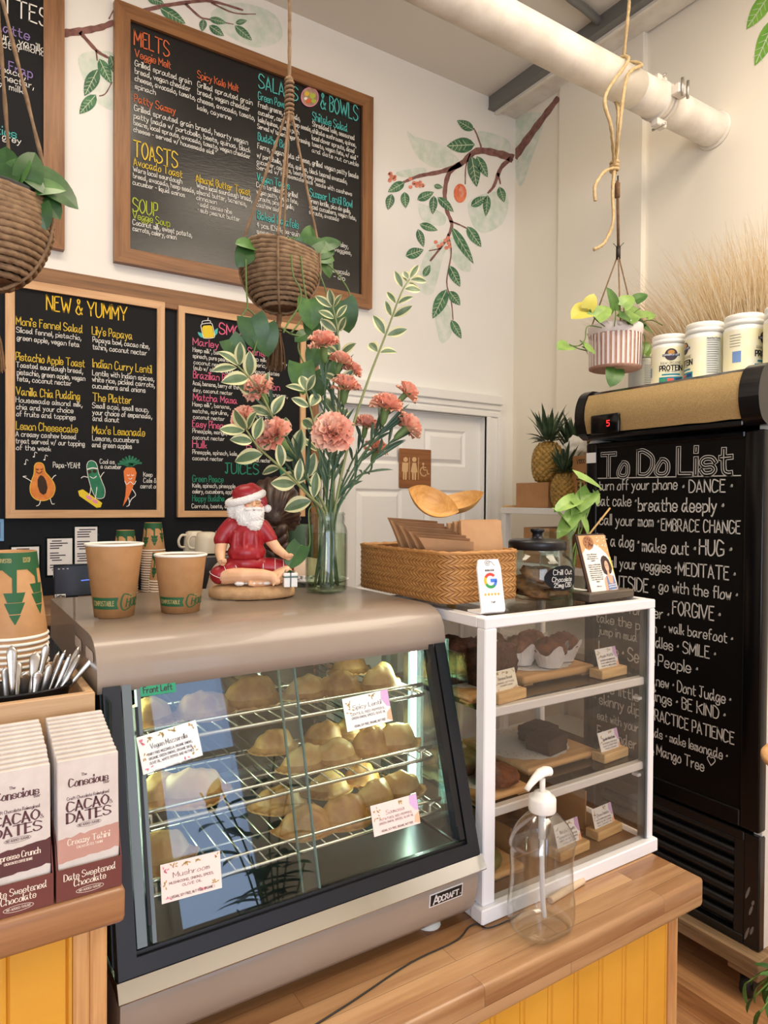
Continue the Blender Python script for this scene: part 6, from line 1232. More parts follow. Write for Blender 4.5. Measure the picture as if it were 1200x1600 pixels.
# ---------------------------------------------------------------- tubs, dried grass on the fridge
M('tub_white', (238, 238, 234), .4); M('tub_cream', (246, 240, 198), .5, col2=(244, 242, 234), sc=9); M('tub_badge', (62, 50, 62), .5); M('tub_gold', (196, 140, 60), .5); M('tub_teal', (30, 134, 158), .5); M('tub_red', (222, 92, 76), .5); M('tub_navy', (44, 62, 120), .5); M('tub_grey', (206, 210, 206), .5); M('tub_green', (64, 150, 104), .5); M('tub_blue', (116, 150, 204), .5); M('tub_clear', (186, 188, 178), .4)
TM = ['tub_white', 'tub_cream', 'tub_badge', 'tub_gold', 'tub_teal', 'tub_red', 'tub_navy', 'tub_grey', 'tub_green', 'ink_black', 'tub_blue', 'tub_clear']
def tub(c, label, turn, grey=False, r=.064, h=.195):
    """turn: how far the printed front is swung round from the viewer"""
    t = thing('protein_tub', label, 'tub', c, 0, 'tubs on top of the fridge'); a0 = atan2(-c[1], -c[0])+turn
    g = G().lathe([(r-.004, 0), (r, .005), (r, h*.76), (r-.004, h*.8), (r-.008, h*.82)], n=40, capb=True, mi=11 if grey else 0)
    f = lambda k: (lambda u, v: V(((r+.0004+.0003*k)*cos(a0+u/r), (r+.0004+.0003*k)*sin(a0+u/r), v)))
    patch(g, f(0), [(-pi*r*.98, h*.06), (pi*r*.98, h*.06), (pi*r*.98, h*.73), (-pi*r*.98, h*.73)], 7 if grey else 1, 40, 1)
    if not grey:
        cir = lambda cx, cy, rx, ry, mi, k: disk(g, f(k), cx, cy, rx, ry, mi)
        cir(0, h*.585, .0225, .0225, 2, 2); cir(0, h*.63, .012, .008, 3, 3); patch(g, f(3), [(-.03, h*.555), (.03, h*.555), (.03, h*.6), (-.03, h*.6)], 6, 6, 1); write(g, 'GARDEN of LIFE', lambda u, v: f(5)(u-.0265, v+h*.567), .0055, 0, fit=.053, w=.0009, sub=2)
        write(g, 'RAW ORGANIC', lambda u, v: f(3)(u-.036, v+h*.405), .0095, 9, fit=.072, w=.0008, sub=2, jit=.05); write(g, 'PROTEIN', lambda u, v: f(3)(u-.04, v+h*.285), .0185, 9, fit=.08, w=.0038, sub=2, jit=.05); write(g, 'PLANT BASED', lambda u, v: f(3)(u-.02, v+h*.25), .004, 9, fit=.04, w=.0006, sub=1)
        patch(g, f(2), [(-.032, h*.195), (.032, h*.195), (.032, h*.225), (-.032, h*.225)], 4, 6, 1); patch(g, f(2), [(-.042, h*.065), (.042, h*.065), (.042, h*.165), (-.042, h*.165)], 4, 8, 1)
        for x, m_ in ((-.028, 8), (-.002, 5), (.026, 6)): patch(g, f(3), [(x-.011, h*.085), (x+.011, h*.085), (x+.011, h*.135), (x-.011, h*.135)], m_, 3, 1)
        s0 = r*1.75; patch(g, f(2), [(s0-.028, h*.08), (s0+.024, h*.08), (s0+.024, h*.71), (s0-.028, h*.71)], 7, 6, 1)
        for i in range(15): patch(g, f(3), [(s0-.025, h*(.12+.038*i)), (s0+.005+.015*R.random(), h*(.12+.038*i)), (s0+.005+.015*R.random(), h*(.128+.038*i)), (s0-.025, h*(.128+.038*i))], 9, 4, 1)
        write(g, 'Nutrition Facts', lambda u, v: f(3)(u+s0-.025, v+h*.68), .006, 9, fit=.045, w=.001, sub=1)
        s1 = -r*1.5; patch(g, f(2), [(s1-.014, h*.2), (s1+.014, h*.2), (s1+.014, h*.38), (s1-.014, h*.38)], 10, 4, 1)
        for i in range(5): patch(g, f(3), [(s1-.024, h*(.46+.045*i)), (s1+.01+.014*R.random(), h*(.46+.045*i)), (s1+.01, h*(.467+.045*i)), (s1-.024, h*(.467+.045*i))], 9, 4, 1)
    else:
        for i in range(16): patch(g, f(2), [(-.02, h*(.1+.036*i)), (.03+.012*R.random(), h*(.1+.036*i)), (.03, h*(.107+.036*i)), (-.02, h*(.107+.036*i))], 9, 4, 1)
    obj('container', g, TM, t)
    g = G().lathe([(r-.006, h*.815), (r-.001, h*.82), (r-.001, h*.88), (r-.0035, h*.886), (r-.002, h*.9), (r-.002, h*.965), (r-.005, h*.99), (r-.02, h)], n=40, capb=True); obj('lid', g, 'tub_white', t)
ZF = 2.0175
tub((2.46, 1.815, ZF), 'greyish clear tub on the fridge half hidden behind the striped hanging pot', .3, True)
tub((2.315, 1.60, ZF), 'protein tub with its front turned to the room, next to the striped pot', .1)
tub((2.315, 1.457, ZF+.0), 'protein tub showing its Nutrition Facts panel on the fridge', -1.25, r=.066, h=.21)
tub((2.325, 1.318, ZF), 'protein tub showing a pale yellow back with a blue square', 1.15, r=.065, h=.21)
tub((2.32, 1.178, ZF), 'protein tub at the fridge end away from the striped pot', -2.1, r=.064, h=.21)
M('straw_dry', (240, 220, 184), .8, col2=(222, 194, 152), sc=30); M('straw_pale', (248, 234, 206), .8)
g = G(); rr = random.Random(3)
for i in range(1700):
    b = V((2.55+.16*rr.random(), 1.16+.56*rr.random(), ZF+.005+.03*rr.random())); fan = (b.y-1.42)/.28; L = .44+.2*rr.random()
    if fan > .5: L *= .95
    d = V((-.12+.35*rr.gauss(0, .3), fan*.42+rr.gauss(0, .13)+(.5*rr.random() if fan > .6 else 0), 1)).normalized(); sd = V((-.2*rr.random(), d.y*.35+rr.gauss(0, .1), -.05-.12*rr.random()))
    pts = [b+d*(L*s)+sd*(s*s*L*.7) for s in (0, .25, .5, .75, 1)]; w = .0016+.0012*rr.random(); n = d.cross(V((1, .4, 0))).normalized(); n2 = d.cross(n)
    vs = []
    for k, p in enumerate(pts): q = w*(1-k/4.6); vs += [p+n*q, p-n*q*.6+n2*q*.8, p-n*q*.6-n2*q*.8]
    g.add(vs, [(k*3+j, k*3+(j+1) % 3, (k+1)*3+(j+1) % 3, (k+1)*3+j) for k in range(4) for j in range(3)], False, i % 3 == 0)
g.v = [(min(p[0], 2.845), p[1], p[2]) for p in g.v]
tag(obj('dried_grass', g, ['straw_dry', 'straw_pale']), 'big sheaf of dried straw-coloured grass fanned behind the tubs', 'dried grass', None, 'stuff')

# ================================================================ shelf rack, boxes, pineapples beside the fridge
M('rack_white', (228, 226, 220), .5); M('tape_shine', (200, 160, 118), .35); M('label_white', (236, 236, 232), .6)
SX0, SX1, SY0, SY1, SZ = 2.35, 2.82, 1.9, 2.56, 1.556
wood('rack_pine', (222, 190, 144), (194, 156, 108), 'x', 1, rough=.6)
t = thing('storage_rack', 'white storage rack in the corner beside the fridge', 'shelving', ((SX0+SX1)/2, (SY0+SY1)/2, 0))
for z in (SZ, 1.29, .95, .45): obj('shelf', G().box((SX0, SY0, z-.03), (SX1, SY1, z), .002), 'rack_white', t, True)
for x in (SX0+.004, SX1-.034):
    for y in (SY0+.002, SY1-.032):
        for z0, z1 in ((.0005, .42), (.4505, .92), (.9505, 1.26), (1.2905, 1.526)): pass
        g = G()
        for z0, z1 in ((.0005, .4195), (.4505, .9195), (.9505, 1.2595), (1.2905, 1.5255)): g.box((x, y, z0), (x+.03, y+.03, z1))
        obj('upright', g, 'rack_white', t, True)
obj('end_batten', G().box((SX0+.03, SY1+.0005, SZ-.03), (SX1, SY1+.02, SZ+.012), .002), 'rack_pine', t, True)
def carton(c, s, label, tape=True, lab=None, rz=0, text=()):
    t = thing('cardboard_box', label, 'box', c, rz); w, d, h = s; g = G().box((-w/2, -d/2, 0), (w/2, d/2, h), .002)
    for q, sz, z, ft in text: write(g, q, (lambda u, v, z=z, ft=ft: V((-w/2-.0005, ft/2-u, z+v))), sz, 1, fit=ft, w=sz*.16)
    obj('carton', g, ['kraft_card', 'ink_black'], t)
    if tape: obj('packing_tape', G().box((-w/2-.0006, -.02, h*.72), (w/2, .02, h+.0006)), 'tape_shine', t)
    if lab: obj('paper_label', G().box((-w/2-.0008, lab[0], lab[2]), (-w/2-.0001, lab[1], lab[3])), 'label_white', t)
    return t
p1 = PX(838, 795, 2.42); bxA = PX(806, 780, 2.42); bxB = PX(856, 780, 2.42); carton((2.515, (bxA.y+bxB.y)/2, SZ+.0005), (.19, bxA.y-bxB.y, .122), 'plain cardboard box on the rack under a whole pineapple', False)
carton((2.52, PX(902, 760, 2.44).y-.03, SZ+.0005), (.15, .13, .24), 'printed brown carton beside the fridge stuffed with a white bag', False, text=(('1/1200 CT', .018, .205, .075), ('SLAP', .03, .13, .075), ('RAT', .03, .085, .06)))
carton((2.53, 2.3, 1.2905), (.26, .3, .17), 'brown cardboard box with a white label on the lower rack shelf', True, (-.08, .03, .04, .12)); carton((2.53, 2.03, 1.2905), (.26, .18, .14), 'smaller brown cardboard box on the lower rack shelf by the fridge', True)
M('bag_white', (232, 232, 228), .35, sss=.2); rr = random.Random(5)
g = G().ball((0, 0, .035), (.06, .05, .06), 26, 18, fn=lambda d: 1+.32*noise.noise(d*2.6+V((4, 0, 0)))+.14*noise.noise(d*7)); o = obj('plastic_bag', g, 'bag_white'); o.location = (2.515, PX(898, 700, 2.5).y, SZ+.2415); tag(o, 'crumpled white plastic bag spilling from the printed carton', 'bag')
M('pineapple_skin', (150, 118, 56), .6, col2=(104, 88, 40), sc=40); M('pineapple_eye', (186, 146, 70), .55, col2=(140, 112, 52), sc=60); M('pineapple_spike', (92, 74, 42), .7); M('crown_leaf', (74, 96, 66), .55, col2=(52, 76, 56), sc=30)
def pineapple(c, label, s=1, seed=1, tilt=(0, 0)):
    t = thing('pineapple', label, 'pineapple', c, seed, 'pineapples on the storage rack'); t.scale = (s, s, s); t.rotation_euler = (*tilt, seed); rr = random.Random(seed); H, RA = .165, .062
    rad = lambda z: RA*(1-abs((z-H*.45)/(H*.56))**2.6)**.55 if abs((z-H*.45)/(H*.56)) < 1 else 0
    g = G(); prof = [(max(rad(H*i/16), .02 if i in (0, 16) else 0), H*i/16) for i in range(17)]; g.lathe(prof, n=24, capa=True, capb=True); obj('fruit', g, 'pineapple_skin', t); base = t.children[0]
    g = G(); gs = G(); nrow = 13; per = 14
    for j in range(nrow):
        for i in range(per):
            z = H*(.05+.9*(j+.5)/nrow); a = 2*pi*(i+.5*(j % 2))/per; r = rad(z); 
            if r < .02: continue
            n = V((cos(a), sin(a), .35*(z/H-.45)*2)).normalized(); tx = V((-sin(a), cos(a), 0)); tz = n.cross(tx)*-1; c_ = V((r*cos(a), r*sin(a), z)); w = pi*r/per*1.04; h = H/nrow*.98
            ring = [c_+tx*w*q[0]*.94+tz*h*q[1]*.94-n*.001 for q in ((1, 0), (0, 1), (-1, 0), (0, -1))]; r2 = [c_+tx*w*q[0]*.6+tz*h*q[1]*.6+n*.0034 for q in ((1, 0), (0, 1), (-1, 0), (0, -1))]
            g.add(ring+r2+[c_+n*.0042], [(k, (k+1) % 4, (k+1) % 4+4, k+4) for k in range(4)]+[(4+k, 4+(k+1) % 4, 8) for k in range(4)], True)
            gs.add([c_+n*.0036+tx*.0012, c_+n*.0036-tx*.0012, c_+n*.006+tz*.0045, c_+n*.0036+tz*.0016], [(0, 1, 2), (0, 2, 3), (1, 3, 2)])
    obj('rind_eyes', g, 'pineapple_eye', base); obj('spines', gs, 'pineapple_spike', base)
    g = G()
    for k in range(54):
        q = k/54; a = k*2.4; L = (.05+.075*q)*(1+.15*rr.random()); el = .25+1.15*q; d = V((cos(a)*cos(el), sin(a)*cos(el), sin(el))); leaf(g, V((cos(a)*.012, sin(a)*.012, H*.985+.02*q)), d, V((0, 0, 1)) if q < .7 else V((cos(a), sin(a), .2)), L, .016, curl=-.25 if q > .3 else .3, fold=.5, n=4)
    obj('crown', g, 'crown_leaf', t)
pp1 = PX(864, 757, 2.5); pineapple((2.5, (bxA.y+bxB.y)/2-.03, SZ+.124), 'whole pineapple standing on the plain cardboard box', 1.22, 2)
pineapple((2.45, PX(882, 790, 2.45).y, SZ+.0015), 'small pineapple standing low between the box and the printed carton', 1.0, 5)
pineapple((2.69, PX(898, 760, 2.69).y, SZ+.0015), 'tall pineapple at the back of the rack with its crown above the bag', 1.62, 9)
# ---------------------------------------------------------------- small round table and floor plant at the picture edge
t = thing('round_table', 'pale round bar table edge in front of the fridge flank', 'table', (1.646, .709, 0)); g = G().lathe([(.14, 1.002), (.147, 1.003), (.15, 1.006), (.15, 1.014), (.147, 1.018), (.14, 1.019)], n=48); obj('table_top', g, 'shelf_pine', t)
obj('pedestal', G().lathe([(.12, 0), (.12, .01), (.02, .03), (.018, .9), (.05, .984)], n=24), 'caster_black', t)
M('leaf_dark', (58, 98, 44), .4, col2=(40, 78, 34), sc=30); M('leaf_mid', (84, 128, 58), .4, col2=(58, 100, 44), sc=30, sss=.05); M('terracotta', (176, 104, 72), .8); M('soil_dark', (50, 38, 28), .95)
fc = V((2.045, .93, 0)); t = thing('floor_plant', 'arching green plant on the floor by the fridge dolly', 'plant', fc); obj('pot', G().lathe([(.05, 0), (.065, .09), (.07, .09), (.07, .105), (.062, .105), (.06, .09), (.0, .088)], n=28, capb=False), 'terracotta', t)
g = G(); gs = G()
for i in range(11):
    a = 2.2+i*.32 if i < 8 else i*2.1; L = .13+.07*R.random(); p0 = V((0, 0, .09)); pts = spline([p0, V((cos(a)*.05, sin(a)*.05, .2)), V((cos(a)*L*.6, sin(a)*L*.6, .26)), V((cos(a)*L, sin(a)*L, .2))], 5); gs.tube(pts, .0022, 5)
    for k in (9, 12, 15): d = (pts[k]-pts[k-1]).normalized(); leaf(g, pts[k], d+V((R.uniform(-.6, .6), R.uniform(-.6, .6), -.5)), V((0, 0, 1)), .06, .026, R.choice((0, 1)), heart=.4)
obj('foliage', g, ['leaf_dark', 'leaf_mid'], t); obj('stems', gs, 'stem_green', t)
# ================================================================ hanging planters
M('jute_rope', (152, 124, 94), .85, col2=(122, 96, 70), sc=60, bump=.5, bsc=220); M('jute_dark', (128, 96, 66), .9, col2=(104, 76, 50), sc=60, bump=.6, bsc=240); M('liner_black', (24, 24, 24), .6); M('hemp_pale', (208, 184, 140), .85, col2=(184, 158, 114), sc=60); M('wire_dark', (60, 54, 48), .5, .6); M('leaf_yellow', (196, 190, 80), .45); M('vine_green', (96, 122, 62), .5)
def pothos_leaf(g, p, d, L, mi=0, up=None):
    L *= 1.22
    leaf(g, p, d, up or V((-.2, -.7, .7)), L*.95, L*.95, mi, heart=.9, curl=.3, fold=.12, n=7)
def rope_planter(c, r, h, label, knot, anchor, front_a, tass):
    """coil basket hung in four jute ropes; c = centre of the rim"""
    c = V(c); t = thing('hanging_rope_planter', label, 'planter', c-V((0, 0, h)))
    kz = lambda q: (1-max(0, 1-(.06+.94*q))**2.5)**.55*(1-.07*max(0, q-.6)*2.5)
    g = G(); turns = 15; N = turns*56; pts = []
    for i in range(N+1):
        q = i/N; z = -h+h*q; k = kz(q); sag = .012*sin(2*pi*i/56*2+.6)*max(0, q-.6)*2.2; pts.append(V((r*k*cos(2*pi*i/56), r*k*sin(2*pi*i/56), z+sag))+c)
    g.tube(pts, h/turns*.62, 6, twist=(2, 62, .16)); bs = obj('coiled_basket', g, 'jute_rope', t, True)
    g = G().lathe([(0, -h+.001), (r*.42, -h+.003)], c, 30, capa=False, capb=False); obj('woven_bottom', g, 'jute_dark', bs, True)
    g = G().lathe([(r*.25, -h+.006), (r*.6, -h*.86), (r*.88, -h*.5), (r*.93, -.0), (r*.9, .002), (r*.86, -.02), (0, -.022)], c, 30, capb=False); obj('liner', g, 'liner_black', bs, True)
    kn = V(knot); g = G(); feet = []
    for k in range(4):
        a = front_a+k*pi/2; rim = c+V((r*1.02*cos(a), r*1.02*sin(a), .004)); feet.append((a, rim)); n = 30
        p = [rim+(kn+V((.004*cos(a), .004*sin(a), -.01))-rim)*(i/n) for i in range(n+1)]; g.tube(p, .0032, 6, twist=(2, 150, .2))
        low = [c+V(((r*kz(max(0, 1+z))+.007)*cos(a), (r*kz(max(0, 1+z))+.007)*sin(a), z*h)) for z in (.02, -.2, -.4, -.6, -.8, -.93)]+[c+V((r*.25*cos(a), r*.25*sin(a), -h*1.045)), c+V((.003*cos(a), .003*sin(a), -h*1.05))]; g.tube(spline(low, 6), .0032, 6, twist=(2, 150, .2))
    top = V(anchor); n = 60; g.tube([kn+(top-kn)*(i/n) for i in range(n+1)], .0045, 6, twist=(2, 110, .2)); obj('hanger_rope', g, 'jute_rope', t, True)
    g = G(); wr = [kn+V((.0095*cos(i*.7), .0095*sin(i*.7), -.03+.0012*i)) for i in range(78)]; g.tube(wr, .0035, 6); 
    for s in (0, 1): g.ball(kn+V((0, 0, -.03+s*.09)), (.010, .010, .012), 10, 8)
    obj('wrapped_knot', g, 'hemp_pale' if 0 else 'jute_rope', t, True)
    g = G(); b = c+V((0, 0, -h*1.05)); nk = V((b.x+tass[0], b.y+tass[1], b.z-.045)); g.tube(spline([b, b+(nk-b)*.5, nk], 5), .0065, 8, twist=(3, 60, .15)); g.tube([nk+V((.009*cos(i*.8), .009*sin(i*.8), -.004+.0008*i)) for i in range(22)], .0022, 5)
    for i in range(110):
        a = R.random()*6.28; d = sqrt(R.random()); e = nk+V((.024*d*cos(a)+tass[0]*.8, .024*d*sin(a), -.085-.012*R.random())); g.tube([nk+V((.006*d*cos(a), .006*d*sin(a), 0)), nk+(e-nk)*.5+V((.006*cos(a), .006*sin(a), 0)), e], .0011, 3)
    obj('tassel', g, 'jute_dark', t, True); return t
CY = 1.55; c = PY(438, 392, CY); cpl = c
t = rope_planter(c+V((0, 0, -.002)), .094, .142, 'coiled jute rope planter hanging before the big menu board, vines trailing', PY(452, 165, CY), (PY(452, 60, CY).x+.0, CY, ZC-.001), -2.05, (-.006, 0))
g = G(); gs = G(); P = lambda x, y, dy=0: PY(x, y, CY+dy)
for x, y, x1, y1, L, m_ in ((388, 388, 374, 412, .045, 0), (395, 384, 382, 378, .04, 1), (462, 388, 470, 378, .03, 1), (476, 392, 500, 372, .055, 0), (485, 390, 520, 385, .06, 0), (490, 395, 522, 400, .05, 1), (500, 398, 514, 418, .05, 1), (478, 386, 484, 366, .045, 1), (470, 390, 494, 396, .045, 0), (505, 385, 530, 372, .045, 0)):
    dy = -.05+.05*R.random(); p = P(x, y, dy); pothos_leaf(g, p, P(x1, y1, dy-.012)-p, L, m_, V((R.uniform(-.6, .3), -.9, R.uniform(.1, .7)))); gs.tube(spline([c+V((R.uniform(-.04, .04), 0, -.02)), (c+p)/2+V((0, 0, .03)), p], 4), .0016, 5)
vines = [([(480, 395), (500, 430), (512, 470), (510, 520), (500, 560)], -.05), ([(490, 398), (520, 420), (545, 455), (545, 480)], -.03), ([(470, 400), (474, 440), (478, 470), (470, 500), (455, 520)], -.095), ([(455, 398), (458, 430), (470, 455), (466, 480), (450, 505), (443, 520)], -.105), ([(384, 405), (385, 450), (386, 480), (375, 498), (374, 505)], -.05), ([(505, 470), (504, 540), (502, 570)], -.04), ([(386, 482), (396, 490), (402, 500), (405, 510)], -.05),
  ([(440, 512), (455, 522), (480, 527), (482, 525)], -.09), ([(468, 525), (466, 545), (475, 568), (486, 590)], -.09), ([(405, 520), (398, 545), (390, 580), (387, 612)], -.06), ([(365, 525), (360, 545)], -.05)]
for pts, dy in vines: gs.tube(spline([P(x, y, dy) for x, y in pts], 6), .0021, 6)
for x, y, x1, y1, L, dy, m_ in ((392, 496, 402, 528, .066, -.06, 0), (412, 508, 418, 545, .06, -.065, 0), (358, 530, 378, 556, .05, -.05, 0), (484, 468, 488, 500, .058, -.10, 1), (504, 478, 518, 500, .036, -.06, 0), (535, 470, 548, 515, .066, -.04, 0), (486, 505, 492, 524, .04, -.08, 0), (470, 568, 474, 605, .06, -.09, 1), (492, 580, 498, 612, .056, -.085, 0), (515, 500, 522, 520, .04, -.05, 0), (530, 490, 533, 510, .036, -.05, 0), (512, 530, 522, 552, .046, -.05, 0), (478, 522, 462, 530, .03, -.09, 0), (520, 560, 512, 590, .05, -.05, 0), (495, 545, 486, 572, .045, -.06, 0)):
    p = P(x, y, dy); pothos_leaf(g, p, P(x1, y1, dy-.01)-p, L, m_, V((-.35, -.9, .25)))
obj('foliage', g, ['leaf_dark', 'leaf_mid'], t, True); obj('vines', gs, 'vine_green', t, True)
CY = 1.35; c = PY(-17, 305, CY); t = rope_planter(c, .098, .15, 'coiled jute rope planter at the corner with the lattes board', PY(-8, -40, CY), (PY(-8, -60, CY).x, CY, ZC-.001), -.45, (.0, 0))
g = G(); gs = G()
for x, y, x1, y1, L, m_ in ((10, 290, 5, 240, .062, 0), (20, 285, 45, 235, .058, 1), (35, 290, 80, 250, .055, 1), (55, 275, 105, 300, .075, 0), (40, 300, 70, 262, .05, 0), (60, 300, 85, 325, .05, 0), (50, 295, 75, 290, .05, 1), (5, 285, -15, 250, .06, 1), (-20, 285, -45, 250, .06, 0), (-30, 290, -60, 290, .06, 0), (62, 320, 70, 355, .04, 0), (15, 280, 28, 262, .045, 1), (40, 280, 62, 228, .05, 0), (30, 296, 52, 272, .05, 0), (0, 290, 20, 255, .05, 0), (45, 300, 88, 280, .055, 0)):
    dy = -.07+.06*R.random(); p = P(x, y, dy); pothos_leaf(g, p, P(x1, y1, dy-.012)-p, L*.86, m_, V((R.uniform(-.6, .4), -.9, R.uniform(.1, .7)))); gs.tube(spline([c+V((R.uniform(-.05, .05), R.uniform(-.05, 0), -.02)), (c+p)/2+V((0, 0, .035)), p], 4), .0016, 5)
obj('foliage', g, ['leaf_dark', 'leaf_mid'], t, True); obj('vines', gs, 'vine_green', t, True)
# striped ceramic pot on cords, tied to the pipe with hemp
M('pot_stripe_white', (236, 226, 224), .5); M('pot_stripe_clay', (204, 160, 142), .75, col2=(190, 144, 126), sc=40)
HC = V((2.235, 1.785, 2.105)); pr_ = .102; ph = .172
t = thing('hanging_ceramic_planter', 'white and clay striped ceramic pot hanging from the pipe near the fridge', 'planter', HC)
g = G(); n = 34
g.lathe([(.09, 0), (.099, .004), (.1, .01)], n=68, mi=1, capb=False)
for i in range(n*2):
    a0, a1 = 2*pi*i/(n*2), 2*pi*(i+1)/(n*2); k = i % 2; rr_ = pr_-(.0022 if k else 0)
    g.grid(lambda u, v: ((rr_-.002+.002*v)*cos(a0+(a1-a0)*u), (rr_-.002+.002*v)*sin(a0+(a1-a0)*u), .01+.125*v+.004*sin(i*1.7)*v), 2, 3, True, k)
g.lathe([(pr_-.001, .133), (pr_+.0015, .137), (pr_+.002, ph-.004), (pr_, ph), (pr_-.006, ph), (pr_-.008, ph-.03), (0, ph-.032)], n=68, capa=False, capb=False)
for a in (-2.3, -.2, 1.9): g.ball(((pr_+.003)*cos(a), (pr_+.003)*sin(a), ph-.014), (.011, .011, .008), 10, 8)
pot = obj('pot', g, ['pot_stripe_white', 'pot_stripe_clay'], t)
g = G(); ring = PY(966, 397, 1.785)-HC; kt = PY(964, 262, 1.785)-HC
for a in (-2.3, -.2, 1.9): g.tube([V(((pr_+.005)*cos(a), (pr_+.005)*sin(a), ph-.012)), ring], .0028, 6)
obj('pot_cords', g, 'jute_rope', t)
g = G().tube([ring+V((0, 0, -.02)), ring+V((0, 0, .03))], .009, 10).tube([ring+V((-.03, 0, .035)), ring+V((0, 0, .022)), ring+V((.02, -.01, .045))], .0015, 5).tube([kt+V((.006, 0, -.03)), kt+V((.008, 0, -.09))], .003, 6); obj('wire_ties', g, 'wire_dark', t)
g = G().tube([ring+V((0, 0, .03)), kt+V((.004, 0, -.05))], .0055, 8).tube([kt+V((.004, 0, -.06)), kt+V((.004, 0, -.115))], .0105, 10); obj('brown_cord', g, 'jute_dark', t)
pk = PY(960, 262, 1.785)
g = G(); tw = (2, 120, .18)
def lay(pts, r=.0062): p = spline(pts, 14); g.tube(p, r, 7, twist=tw)
top = V((2.262, 1.785, zp_)); loop = []
lay([pk, PY(955, 200, 1.70), PY(946, 150, 1.702), V((2.2, 1.712, zp_+.03)), V((2.225, 1.785, zp_+.078)), V((2.24, 1.862, zp_+.02)), V((2.25, 1.80, zp_-.09)), pk+V((.006, 0, .01))]); lay([pk, PY(968, 200, 1.70), PY(980, 120, 1.70), V((2.28, 1.712, zp_+.04)), V((2.28, 1.785, zp_+.08)), V((2.28, 1.862, zp_)), V((2.26, 1.80, zp_-.09)), pk+V((.01, 0, 0))])
lay([V((2.262, 1.785, zp_+.08)), V((2.262, 1.76, zp_+.3)), PZ(980, -10, ZC-.002)]); 
for k in range(3): g.tube([pk+V((.014*cos(i*.6), .014*sin(i*.6), -.014+.014*k+.0008*i)) for i in range(14)], .0062, 7)
lay([pk, PY(945, 268, 1.76), PY(930, 290, 1.75), PY(930, 314, 1.75)]); lay([pk, PY(957, 300, 1.76), PY(958, 345, 1.75), PY(945, 378, 1.75), PY(928, 390, 1.75)])
obj('hemp_rope', g, 'hemp_pale', t, True)
g = G(); gs = G(); P = lambda x, y, dy=0: PY(x, y, 1.785+dy)
for x, y, x1, y1, L, m_ in ((922, 483, 880, 490, .085, 2), (918, 482, 928, 460, .05, 2), (930, 496, 950, 478, .07, 1), (960, 485, 958, 448, .075, 0), (972, 478, 992, 455, .06, 1), (985, 490, 1020, 480, .085, 1), (990, 500, 1030, 495, .07, 0), (975, 500, 1000, 485, .07, 1), (945, 500, 930, 482, .055, 1), (1005, 510, 1032, 520, .06, 0), (1008, 495, 1035, 478, .05, 1), (992, 470, 1005, 460, .05, 0), (890, 540, 874, 538, .06, 1), (915, 548, 912, 530, .045, 0), (912, 540, 925, 545, .045, 1), (962, 576, 958, 595, .07, 0), (1005, 535, 1003, 560, .05, 1), (950, 490, 938, 478, .06, 1), (968, 492, 985, 498, .06, 0), (1010, 540, 1016, 560, .04, 1)):
    dy = -.09+.06*R.random(); p = P(x, y, dy); pothos_leaf(g, p, P(x1, y1, dy-.02)-p, L, m_)
for pts in (((945, 510), (930, 498), (922, 483)), ((940, 512), (918, 510), (914, 530), (905, 540), (890, 540)), ((918, 548), (905, 545), (890, 538)), ((960, 510), (962, 490), (960, 480)), ((980, 510), (990, 490), (1000, 482)), ((990, 510), (1015, 500), (1035, 508)), ((1000, 512), (1008, 530), (1004, 560)), ((975, 510), (975, 480), (980, 468))): gs.tube(spline([P(x, y, -.07) for x, y in pts], 5), .0022, 5)
obj('foliage', g, ['leaf_mid', 'leaf_lime', 'leaf_yellow'], t, True); obj('vines', gs, 'vine_green', t, True)

# ================================================================ jar of carnations
M('petal_salmon', (250, 190, 166), .65, col2=(246, 172, 150), sc=50); M('petal_apricot', (252, 210, 186), .65, col2=(250, 194, 168), sc=50); M('calyx_green', (104, 134, 78), .5); M('stem_blue', (74, 106, 74), .5, col2=(60, 90, 62), sc=20); M('blade_blue', (66, 96, 76), .5, col2=(54, 82, 62), sc=20); M('var_green', (112, 134, 98), .45, col2=(84, 110, 78), sc=40); M('var_cream', (216, 214, 164), .5); M('branch_green', (136, 146, 96), .55); clear('water_green', (236, 242, 226), .02, 1.33, .8)
JC = V((.656, 1.228, ZT+.0006)); t = thing('flower_jar', 'clear glass jar of water holding the coral carnations', 'jar', JC)
prof = [(.036, 0), (.041, .004), (.0425, .012), (.0425, .118), (.0405, .13), (.036, .137), (.036, .1415), (.0375, .143), (.036, .1455), (.0375, .148), (.036, .151), (.036, .154), (.038, .156), (.037, .158)]
g = G().lathe(prof, n=44, capb=False).lathe([(r-.0022, z+.003) for r, z in prof][::-1], n=44, capa=False, capb=True); obj('glass_body', g, 'jar_glass', t)
obj('water', G().lathe([(.0395, .004), (.0398, .117), (0, .1172)], n=40, capb=False), 'water_green', t)
def petal(g, c, d, out, L, W, mi, rr):
    side = d.cross(out).normalized(); ph = rr.random()*6; vs = []; nu, nv = 8, 4
    for j in range(nv+1):
        v = j/nv
        for i in range(nu+1):
            u = i/nu*2-1; w = W*.5*(.12+.88*v**.8); ruf = (.0032*sin(u*7+ph)+.0018*sin(u*15+ph*2))*v*v; zig = (.0016 if i % 2 else -.0008)*(v == 1); vs.append(c+d*(L*v*(1-.16*u*u*v)+zig)+side*(u*w)+out*(ruf+.25*L*v*v*.45))
    g.add(vs, [(j*(nu+1)+i, j*(nu+1)+i+1, (j+1)*(nu+1)+i+1, (j+1)*(nu+1)+i) for j in range(nv) for i in range(nu)], True, mi)
